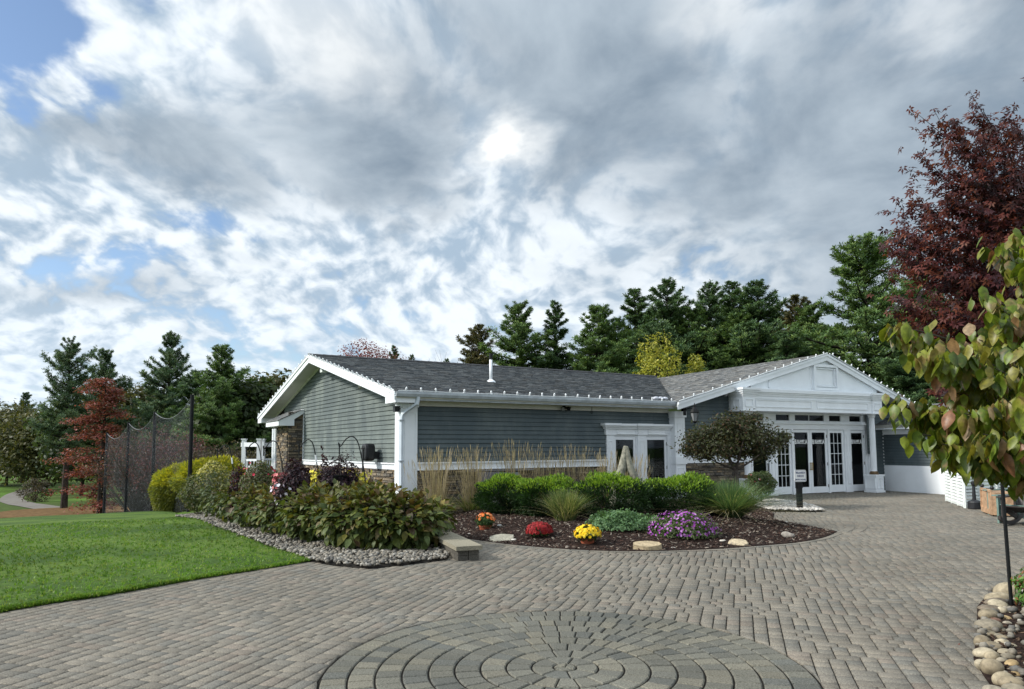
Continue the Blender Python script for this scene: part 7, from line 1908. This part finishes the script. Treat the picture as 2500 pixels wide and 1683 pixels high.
# ---- ball netting
NP = [(467, 24, 964, 'nearest and tallest looking net post, at the end of the pebble strip'), (377, 29.6, 1005, 'second net post from the right'), (314, 33, 1031, 'third net post from the right'), (262, 37, 1056, 'farthest net post, nearest the red tree')]
tops = []
for px, dp, yt, lb in NP:
    x = rx_(px, dp); zb = float(terrain(x, dp)); zt = AT(px, yt, dp)[2]; mb = MB(); mb.tube([(x, dp, zb - .2), (x, dp, zt)], [.075, .062], 10); mb.tube([(x + .078, dp - .03, zb), (x + .066, dp - .03, zt - .1)], .012, 5)
    o = mb.obj('net_post', 'net_post', None, loc=(x, dp, zb), smooth=False); tag(o, lb, 'post', 'black net posts'); tops.append((np.array([x, dp, 0]), zb, zt))
for i, lb in enumerate(['ball net panel beside the nearest post', 'middle ball net panel before the purple shrubs', 'far ball net panel nearest the red tree']):
    (p0, b0, t0), (p1, b1, t1) = tops[i], tops[i + 1]; nx_ = 16; nz_ = 6; vs2 = []; uvs = []; Lh = np.linalg.norm(p1 - p0)
    for a_ in range(nx_ + 1):
        s_ = a_ / nx_; p = p0 + (p1 - p0) * s_; sag = .55 * 4 * s_ * (1 - s_) * (1 - .15 * s_); zt = t0 + (t1 - t0) * s_ - sag - .05; zb = float(terrain(p[0], p[1]))
        for b_ in range(nz_ + 1):
            q = b_ / nz_; bl = .12 * math.sin(s_ * 9 + q * 2) * math.sin(math.pi * q); vs2.append((p[0] + bl * .5, p[1] + bl, zb + (zt - zb) * q)); uvs.append((s_ * Lh, q * 3.5))
    fs2 = [(a_ * (nz_ + 1) + b_, (a_ + 1) * (nz_ + 1) + b_, (a_ + 1) * (nz_ + 1) + b_ + 1, a_ * (nz_ + 1) + b_ + 1) for a_ in range(nx_) for b_ in range(nz_)]
    me = np_mesh('net_sheet', vs2, fs2, 'netting', smooth=True); uvl = me.uv_layers.new(name='UVMap')
    for li, l_ in enumerate(me.loops): uvl.data[li].uv = uvs[l_.vertex_index]
    t_ = thing('ball_net', lb, 'netting', (0, 0, 0), 'ball netting panels'); link_mesh('net_sheet', me, t_)
    mb = MB(); mb.tube([np.array(vs2[a_ * (nz_ + 1) + nz_]) for a_ in range(nx_ + 1)], .011, 5); mb.obj('top_cord', 'utility_grey', t_)

# ---- louvred screen, bin, ash stand and chairs at the right
SA = G(2311, 1224); SB = G(2357, 1241); SC = G(2392, 1239); SD = SC + (SC - SB) * 2.6
scn = thing('louvred_screen', 'white vinyl louvred screen in angled panels right of the return wing', 'fence', SB)
def louvre(A, B, n, zt, slat=.085):
    dd = unit(B - A); L = np.linalg.norm(B - A); nn_ = np.array([dd[1], -dd[0], 0]); 
    if nn_ @ -A < 0: nn_ = -nn_
    F_ = (A, dd, -nn_); pw = .05
    for k in range(n + 1):
        mb = MB(); a_ = L * k / n; mb.box(F_, a_ - pw / 2, a_ + pw / 2, -.03, .03, 0, zt); mb.obj('screen_post', 'vinyl', scn)
    mb = MB(); mb.box(F_, 0, L, -.025, .025, zt - .05, zt); mb.box(F_, 0, L, -.025, .025, .02, .06); mb.obj('screen_rail', 'vinyl', scn)
    for k in range(n):
        a0 = L * k / n + pw / 2; a1 = L * (k + 1) / n - pw / 2; z = .07
        while z < zt - .07:
            mb = MB(); mb.hexa([W(F_, a0, -.022, z), W(F_, a1, -.022, z), W(F_, a1, -.012, z), W(F_, a0, -.012, z), W(F_, a0, .004, z + slat * .74), W(F_, a1, .004, z + slat * .74), W(F_, a1, .014, z + slat * .74), W(F_, a0, .014, z + slat * .74)]); mb.obj('slat', 'vinyl', scn); z += slat
louvre(SA, SB, 3, 1.02); louvre(SB, SC, 1, 1.10); louvre(SC + unit(SC - SB) * .03, SD, 2, 1.14)
ap = G(2380, 1243); a_ = thing('ash_receptacle', 'black plastic ash receptacle with a slim neck before the louvred screen', 'ash stand', ap)
mb = MB(); mb.lathe(ap, [(.145, 0), (.155, .02), (.15, .15), (.155, .16), (.13, .20), (.05, .235)], 20); mb.obj('base', 'black_plastic', a_, smooth=False)
mb = MB(); mb.lathe(ap, [(.045, .23), (.032, .58), (.045, .60)], 12); mb.obj('neck', 'black_plastic', a_); mb = MB(); mb.lathe(ap, [(.045, .60), (.058, .62), (.058, .68), (.03, .71)], 12); mb.obj('head', 'black_plastic', a_)
bpos = G(2398, 1251); be = G(2421, 1260); bd = unit(be - bpos); bn = np.array([bd[1], -bd[0], 0]); bn = -bn if bn @ -bpos < 0 else bn
bn_ = thing('wooden_bin', 'light wooden planter box with black knobs between ash stand and green chair', 'planter', bpos); FBn = (bpos, bd, -bn)
L_ = np.linalg.norm(be - bpos) * 1.15
for k in range(4): mb = MB(); mb.box(FBn, L_ * k / 4 + .003, L_ * (k + 1) / 4 - .003, .0, .02, .04, .55); mb.obj('plank', 'wood_bin', bn_)
mb = MB(); mb.box(FBn, 0, L_, .02, .40, .03, .54); mb.obj('box_body', 'wood_bin', bn_)
for q in ((0, L_, .54, .60), (0, L_, .03, .14)): mb = MB(); mb.box(FBn, q[0], q[1], -.02, .0, q[2], q[3]); mb.obj('rail', 'wood_bin', bn_)
for q in (0, L_ - .05): mb = MB(); mb.box(FBn, q, q + .05, -.025, .0, .14, .54); mb.obj('stile', 'wood_bin', bn_)
for q in (.05, L_ - .05): mb = MB(); mb.ball(W(FBn, q, .02, .64), .045, 10); mb.obj('knob', 'black_plastic', bn_, smooth=True)
def adirondack(name, label, loc, yaw, mat, rockers=False, width=.62):
    t_ = thing(name, label, 'chair', (0, 0, 0)); F_ = FW; Wd = width / 2
    n = int(round(width / .115))
    for k in range(n):
        x = -Wd + .05 + (width - .1) * (k + .5) / n; w2 = (width - .1) / n / 2 - .005; mb = MB()
        top = .98 - .10 * ((k - (n - 1) / 2) / (n / 2)) ** 2; mb.hexa([(x - w2, .22, .26), (x + w2, .22, .26), (x + w2, .24, .26), (x - w2, .24, .26), (x - w2 * 1.05, .55, top), (x + w2 * 1.05, .55, top), (x + w2 * 1.05, .57, top), (x - w2 * 1.05, .57, top)]); mb.obj('back_slat', mat, t_)
    for k in range(5):
        y = -.28 + k * .105; z = .40 - k * .03; mb = MB(); mb.hexa([(-Wd + .04, y, z - .02), (Wd - .04, y, z - .02), (Wd - .04, y + .09, z - .045), (-Wd + .04, y + .09, z - .045), (-Wd + .04, y, z), (Wd - .04, y, z), (Wd - .04, y + .09, z - .025), (-Wd + .04, y + .09, z - .025)]); mb.obj('seat_slat', mat, t_)
    for s_ in (-1, 1):
        x = s_ * Wd; mb = MB(); mb.box(FW, x - .02, x + .02, -.30, -.20, .04 if rockers else 0, .56); mb.obj('leg', mat, t_)
        mb = MB(); mb.hexa([(x - .02, -.25, .30), (x + .02, -.25, .30), (x + .02, .50, .06), (x - .02, .50, .06), (x - .02, -.25, .42), (x + .02, -.25, .42), (x + .02, .55, .10), (x - .02, .55, .10)]); mb.obj('side_rail', mat, t_)
        mb = MB(); mb.hexa([(x - .07, -.36, .56), (x + .06, -.36, .56), (x + .04, .42, .56), (x - .04, .42, .56), (x - .07, -.36, .585), (x + .06, -.36, .585), (x + .04, .42, .585), (x - .04, .42, .585)]); mb.obj('armrest', mat, t_)
        mb = MB(); mb.box(FW, x - .02, x + .02, .34, .40, .08, .56); mb.obj('leg', mat, t_)
        if rockers:
            mb = MB(); pts = [(x, -.48 + i * .12, .035 + .16 * ((i - 5) / 5.5) ** 2) for i in range(11)]; 
            for i in range(10):
                p, q = np.array(pts[i]), np.array(pts[i + 1]); mb.hexa([p + [-.025, 0, -.03], q + [-.025, 0, -.03], q + [.025, 0, -.03], p + [.025, 0, -.03], p + [-.025, 0, .04], q + [-.025, 0, .04], q + [.025, 0, .04], p + [.025, 0, .04]])
            mb.obj('rocker', mat, t_)
    move(t_, loc, yaw); return t_
p = G(2446, 1262); adirondack('adirondack_chair', 'grey green slatted garden chair between the wooden planter and brown rocking bench', (p[0] + .40, p[1] + .25, 0), R(-70), 'wood_green')
p = G(2488, 1288); adirondack('rocking_bench', 'dark brown slatted rocking bench at the right edge behind the pole', (p[0] + .50, p[1] - .05, 0), R(-55), 'wood_brown', True, 1.25)
p = G(2510, 1300); adirondack('adirondack_chair', 'second grey green chair behind the brown rocking bench', (p[0] + .9, p[1] + 1.3, 0), R(-70), 'wood_green')
shrub('green_shrub', 'bright green shrub behind the garden chairs', (13.0, 17.0, 0), (.55, .5, 1.55), 3200, [(.06, .14, .03), (.09, .18, .04)], .08, LEAF2, seed=490)
# thin black pole
pp_ = G(2470, 1486); t_ = thing('garden_pole', 'thin black metal pole rising into the dogwood leaves', 'pole', pp_)
mb = MB(); mb.tube([pp_, pp_ + [-.02, 0, 1.3], pp_ + [-.02, 0, 2.25]], .017, 8); mb.obj('shaft', 'black_metal', t_); mb = MB(); mb.ball(pp_ + [-.02, 0, 2.27], .035, 8); mb.obj('finial', 'black_metal', t_)

# ---- dogwood: drooping leaves in clusters on layered branches, trunk just out of frame
DW = bent_leaf(1.0, .60, .28, -.30, 5, .015)
dog_me = [np_mesh('leaf', bent_leaf(1.0, w_, d_, f_, 5, .015)[0], DW[1], 'dogwood_leaf', smooth=True) for w_, d_, f_ in ((.60, .40, -.55), (.56, .65, -.75), (.64, .25, -.40), (.52, .85, -.9))]
dt = thing('dogwood_tree', 'dogwood with large drooping green and pink leaves at the right edge', 'tree', (3.95, 4.9, 0)); D0 = np.array([3.95, 4.9, 0])
mb = MB(); mb.tube([D0, D0 + [-.05, 0, 1.2], D0 + [-.08, -.05, 2.0], D0 + [-.05, -.1, 2.75]], [.07, .055, .04, .008], 9); mb.obj('trunk', 'bark_grey', dt)
g = np.random.default_rng(500); rr3 = random.Random(500)
# branch ends given as photo points with their distance; leaves hang around the outer part of each
ends = [(2180, 795, 4.3), (2245, 860, 4.2), (2310, 850, 4.1), (2175, 985, 4.4), (2255, 1000, 4.4), (2245, 1060, 4.3), (2350, 905, 4.3), (2300, 1085, 4.2), (2355, 1010, 4.0), (2400, 720, 4.3), (2450, 760, 4.2), (2440, 600, 4.6), (2480, 640, 4.5), (2490, 560, 4.8), (2430, 900, 4.0), (2480, 850, 4.1), (2400, 1060, 3.9), (2350, 1105, 4.1), (2460, 980, 3.8), (2480, 1080, 3.9), (2420, 1110, 4.2), (2500, 720, 4.4), (2390, 830, 4.4), (2440, 1010, 4.5), (2520, 950, 4.0), (2540, 820, 4.4), (2560, 1080, 4.1), (2560, 650, 4.7), (2600, 760, 4.6), (2380, 960, 4.5), (2330, 960, 4.4), (2480, 1150, 4.3), (2400, 800, 4.6), (2560, 880, 4.9), (2450, 930, 4.8), (2310, 1035, 4.6)]
P_, N_, S_ = [], [], []; br = MB()
for (px, py, dp) in ends:
    e = AT(px, py, dp); r0 = D0 + [-.06, -.04, max(1.15, min(3.0, e[2] - .10 - .12 * abs(e[0] - D0[0])))]
    mid = (e + r0) / 2 + np.array([0, 0, .03]); mid2 = e * .8 + r0 * .2 + [0, 0, .025]
    br.tube([r0, mid, mid2, e], [.016, .010, .006, .003], 5, caps=False)
    L = np.linalg.norm(e - r0); n = int(34 + 24 * min(L, 1.8))
    for k in range(n):
        s_ = 1 - (rr3.random() ** 1.3) * min(.55, .62 / L); p = r0 + (e - r0) * s_ + np.array([rr3.gauss(0, .05), rr3.gauss(0, .06), rr3.gauss(.0, .035)])
        an = rr3.uniform(0, 6.28); P_.append(p); N_.append((math.cos(an) * .6 - .1, math.sin(an) * .6, rr3.uniform(-1.35, -.45))); S_.append(rr3.uniform(.075, .125))
br.obj('branches', 'bark_grey', dt)
P_ = np.array(P_) - D0; y = unit(np.array(N_)); S_ = np.array(S_); n = len(P_)
hz_ = y.copy(); hz_[:, 2] = 0; hz_ = unit(hz_); upv = unit(hz_ * .9 + [0, 0, .8] + g.normal(0, .25, y.shape)); x = unit(np.cross(y, upv)); z = np.cross(x, y); rot = np.stack([x, y, z], -1)
DPAL = [(.100, .145, .012), (.150, .185, .016), (.045, .072, .010), (.22, .13, .06), (.18, .165, .025), (.34, .24, .14), (.20, .09, .045), (.19, .205, .025)]
colr = cols(g, n, DPAL, [.27, .27, .13, .05, .14, .03, .02, .09], .18)
dist = np.linalg.norm(P_ + D0 - EYEV, axis=1); inview = np.array([(lambda d_: d_[0] / d_[1] < .76)(p + D0) for p in P_])
idx = np.argsort(-(S_ / dist) - 5.0 * inview)
for i in idx[:300]:
    o = bpy.data.objects.new('leaf', dog_me[int(i) % 4]); col.objects.link(o); o.parent = dt
    o.matrix_local = Matrix([[rot[i, a_, b_] * S_[i] for b_ in range(3)] + [P_[i, a_]] for a_ in range(3)] + [[0, 0, 0, 1]]); o.color = (*colr[i], 1)
r_i = idx[300:]; v_, f_, c_ = stamp(DW[0], DW[1], P_[r_i], rot[r_i], S_[r_i], colr[r_i]); link_mesh('foliage', np_mesh('foliage', v_, f_, 'dogwood_leaf', c_, smooth=True), dt, kind='stuff')

# ---- japanese maple behind it
M0 = np.array([7.3, 8.6, 0]); mt = thing('japanese_maple', 'dark red Japanese maple spreading in from the right edge', 'tree', M0)
mb = MB(); mb.tube([M0, M0 + [-.1, 0, 1.2], M0 + [-.3, -.1, 2.4], M0 + [-.5, -.2, 3.6]], [.14, .11, .08, .03], 9); mb.obj('trunk', 'bark', mt)
mends = [(2285, 300, 7.6), (2330, 330, 7.4), (2400, 270, 7.4), (2370, 380, 7.5), (2440, 330, 7.6), (2480, 300, 7.7), (2290, 420, 7.6), (2340, 440, 7.4), (2400, 430, 7.3), (2460, 420, 7.5), (2330, 500, 7.5), (2390, 520, 7.3), (2450, 500, 7.5), (2240, 500, 7.7), (2280, 530, 7.5), (2190, 590, 7.8), (2230, 575, 7.6), (2290, 600, 7.3), (2350, 580, 7.4), (2410, 600, 7.3), (2210, 640, 7.6), (2260, 650, 7.4), (2320, 680, 7.3), (2390, 690, 7.5), (2450, 660, 7.5), (2230, 760, 7.6), (2270, 780, 7.4), (2330, 770, 7.3), (2390, 800, 7.4), (2300, 830, 7.5), (2360, 730, 7.6), (2450, 780, 7.8), (2480, 580, 7.6), (2520, 400, 7.8), (2540, 520, 7.9), (2540, 300, 8.0), (2580, 640, 8.0), (2560, 760, 7.9), (2600, 420, 8.2), (2650, 560, 8.3), (2420, 860, 7.8), (2340, 955, 7.5), (2380, 940, 7.6), (2500, 870, 7.9), (2470, 480, 7.9), (2430, 560, 7.8), (2500, 690, 7.7)]
P_, N_, S_ = [], [], []; br = MB()
for (px, py, dp) in mends:
    e = AT(px, py, dp); r0 = M0 + [-.3, -.1, max(1.3, min(3.4, 1.0 + (e[2] - 1) * .62))]; mid = (e + r0) / 2 + np.array([0, 0, .12])
    br.tube([r0, mid, e * .75 + mid * .25 + [0, 0, .04], e], [.022, .014, .008, .003], 5, caps=False)
    for k in range(3):
        q = e + np.array([rr3.uniform(-.35, .1), rr3.uniform(-.2, .2), rr3.uniform(-.05, .25)]); br.tube([e * .8 + mid * .2, q], [.005, .002], 3, caps=False)
        for _ in range(14): s_ = rr3.random(); P_.append(e * (.8 - .8 * s_) + mid * (.2 - .2 * s_) + q * s_ + np.array([rr3.gauss(0, .025), rr3.gauss(0, .03), rr3.gauss(0, .02)])); S_.append(rr3.uniform(.065, .088)); N_.append((rr3.gauss(-.1, .4), rr3.gauss(-.45, .4), rr3.uniform(.2, 1)))
    L = np.linalg.norm(e - mid)
    for k in range(140):
        s_ = rr3.random() ** .8; p = mid + (e - mid) * s_ + np.array([max(-.30, min(.35, rr3.gauss(0, .20))), rr3.gauss(0, .24), max(-.14, min(.14, rr3.gauss(.0, .09)))]); P_.append(p); S_.append(rr3.uniform(.062, .088)); N_.append((rr3.gauss(-.1, .4), rr3.gauss(-.45, .45), rr3.uniform(.1, 1)))
br.obj('branches', 'bark', mt)
P_ = np.array(P_) - M0; S_ = np.array(S_); N_ = unit(np.array(N_)); n = len(P_)
y = unit(np.stack([g.normal(-.5, .6, n), g.normal(0, .6, n), g.normal(-.55, .3, n)], 1)); x = unit(np.cross(y, N_)); z = np.cross(x, y)
v_, f_, c_ = stamp(STAR[0], STAR[1], P_, np.stack([x, y, z], -1), S_, cols(g, n, [(.070, .016, .016), (.105, .024, .016), (.045, .013, .017), (.14, .040, .020), (.033, .016, .020)], [.3, .25, .2, .12, .13], .25))
link_mesh('crown', np_mesh('crown', v_, f_, 'leaf', c_), mt)

# ---- grass blades on the near lawn
g = np.random.default_rng(600); near = [p for p in lawn_poly]
pp2 = scatter(140000, lawn_poly, 601, 0.0); dist = np.hypot(pp2[:, 0], pp2[:, 1]); kp = (g.random(len(pp2)) < np.clip(14 / dist, 0, 1) ** 2.2) & (dist < 19) & (pp2[:, 0] / np.maximum(pp2[:, 1], .1) > -.80) & (pp2[:, 1] > 0); pp2 = pp2[kp]
edge = spline([(-5.6, 5.9), (-5.11, 6.93), (-4.8, 7.39), (-4.53, 7.67), (-3.87, 8.69), (-3.37, 9.32), (-2.90, 9.95)], 10); E_ = np.array(edge)
ei = g.integers(0, len(E_) - 1, 5000); ee = E_[ei] + (E_[ei + 1] - E_[ei]) * g.random((5000, 1)) + g.normal(0, .018, (5000, 2)) + [-.015, 0.0]; pp2 = np.concatenate([pp2, ee])
n = len(pp2); zz = lawn_h(pp2[:, 0], pp2[:, 1], segdist(pp2[:, 0], pp2[:, 1], lawn_poly))
tv = np.array([(-.010, 0, 0), (.010, 0, 0), (.004, .012, 1), (-.02, .0, .2), (.0, .01, .15), (-.022, .02, .9), (.012, -.01, .1), (.028, -.01, .1), (.03, -.03, .85)]); tf = np.array([(0, 1, 2), (3, 4, 5), (6, 7, 8)])
hgt = g.uniform(.025, .05, n); sc3 = np.column_stack([np.ones(n) * .8, np.ones(n), hgt])
v_, f_, c_ = stamp(tv, tf, np.column_stack([pp2, zz - .004]), rotm(g.normal(0, .3, n), g.normal(0, .3, n), g.uniform(0, 6.28, n)), sc3, cols(g, n, [(.085, .175, .020), (.11, .20, .026), (.065, .14, .018), (.16, .22, .045)], None, .2) * (1 + .22 * np.sin(pp2[:, 0] * .9 + 1.3 * np.sin(pp2[:, 1] * .5)) * np.cos(pp2[:, 1] * .7) + .10 * np.sin((pp2[:, 0] * .6 + pp2[:, 1]) * 4.2))[:, None])
link_mesh('grass', np_mesh('grass', v_, f_, 'grass_blade', c_), kind='stuff')
# fallen leaves on the paving
mb = None; g = np.random.default_rng(620); pos = []
for i, (px, py) in enumerate([(1335, 1419), (2343, 1574)]):
    p = G(px, py); o = bpy.data.objects.new('fallen_leaf', dog_me[i % 4]); col.objects.link(o); o.location = (p[0], p[1], .012); o.rotation_euler = (g.normal(0, .2), g.normal(0, .2), g.uniform(0, 6.28)); o.scale = (.035,) * 3; o.color = (.09 + .08 * (i % 3), .05, .03, 1)
    tag(o, ['tiny brown leaf on the paving behind the paver circle', 'tiny dark curled leaf on the paving left of the river stones'][i], 'leaf')
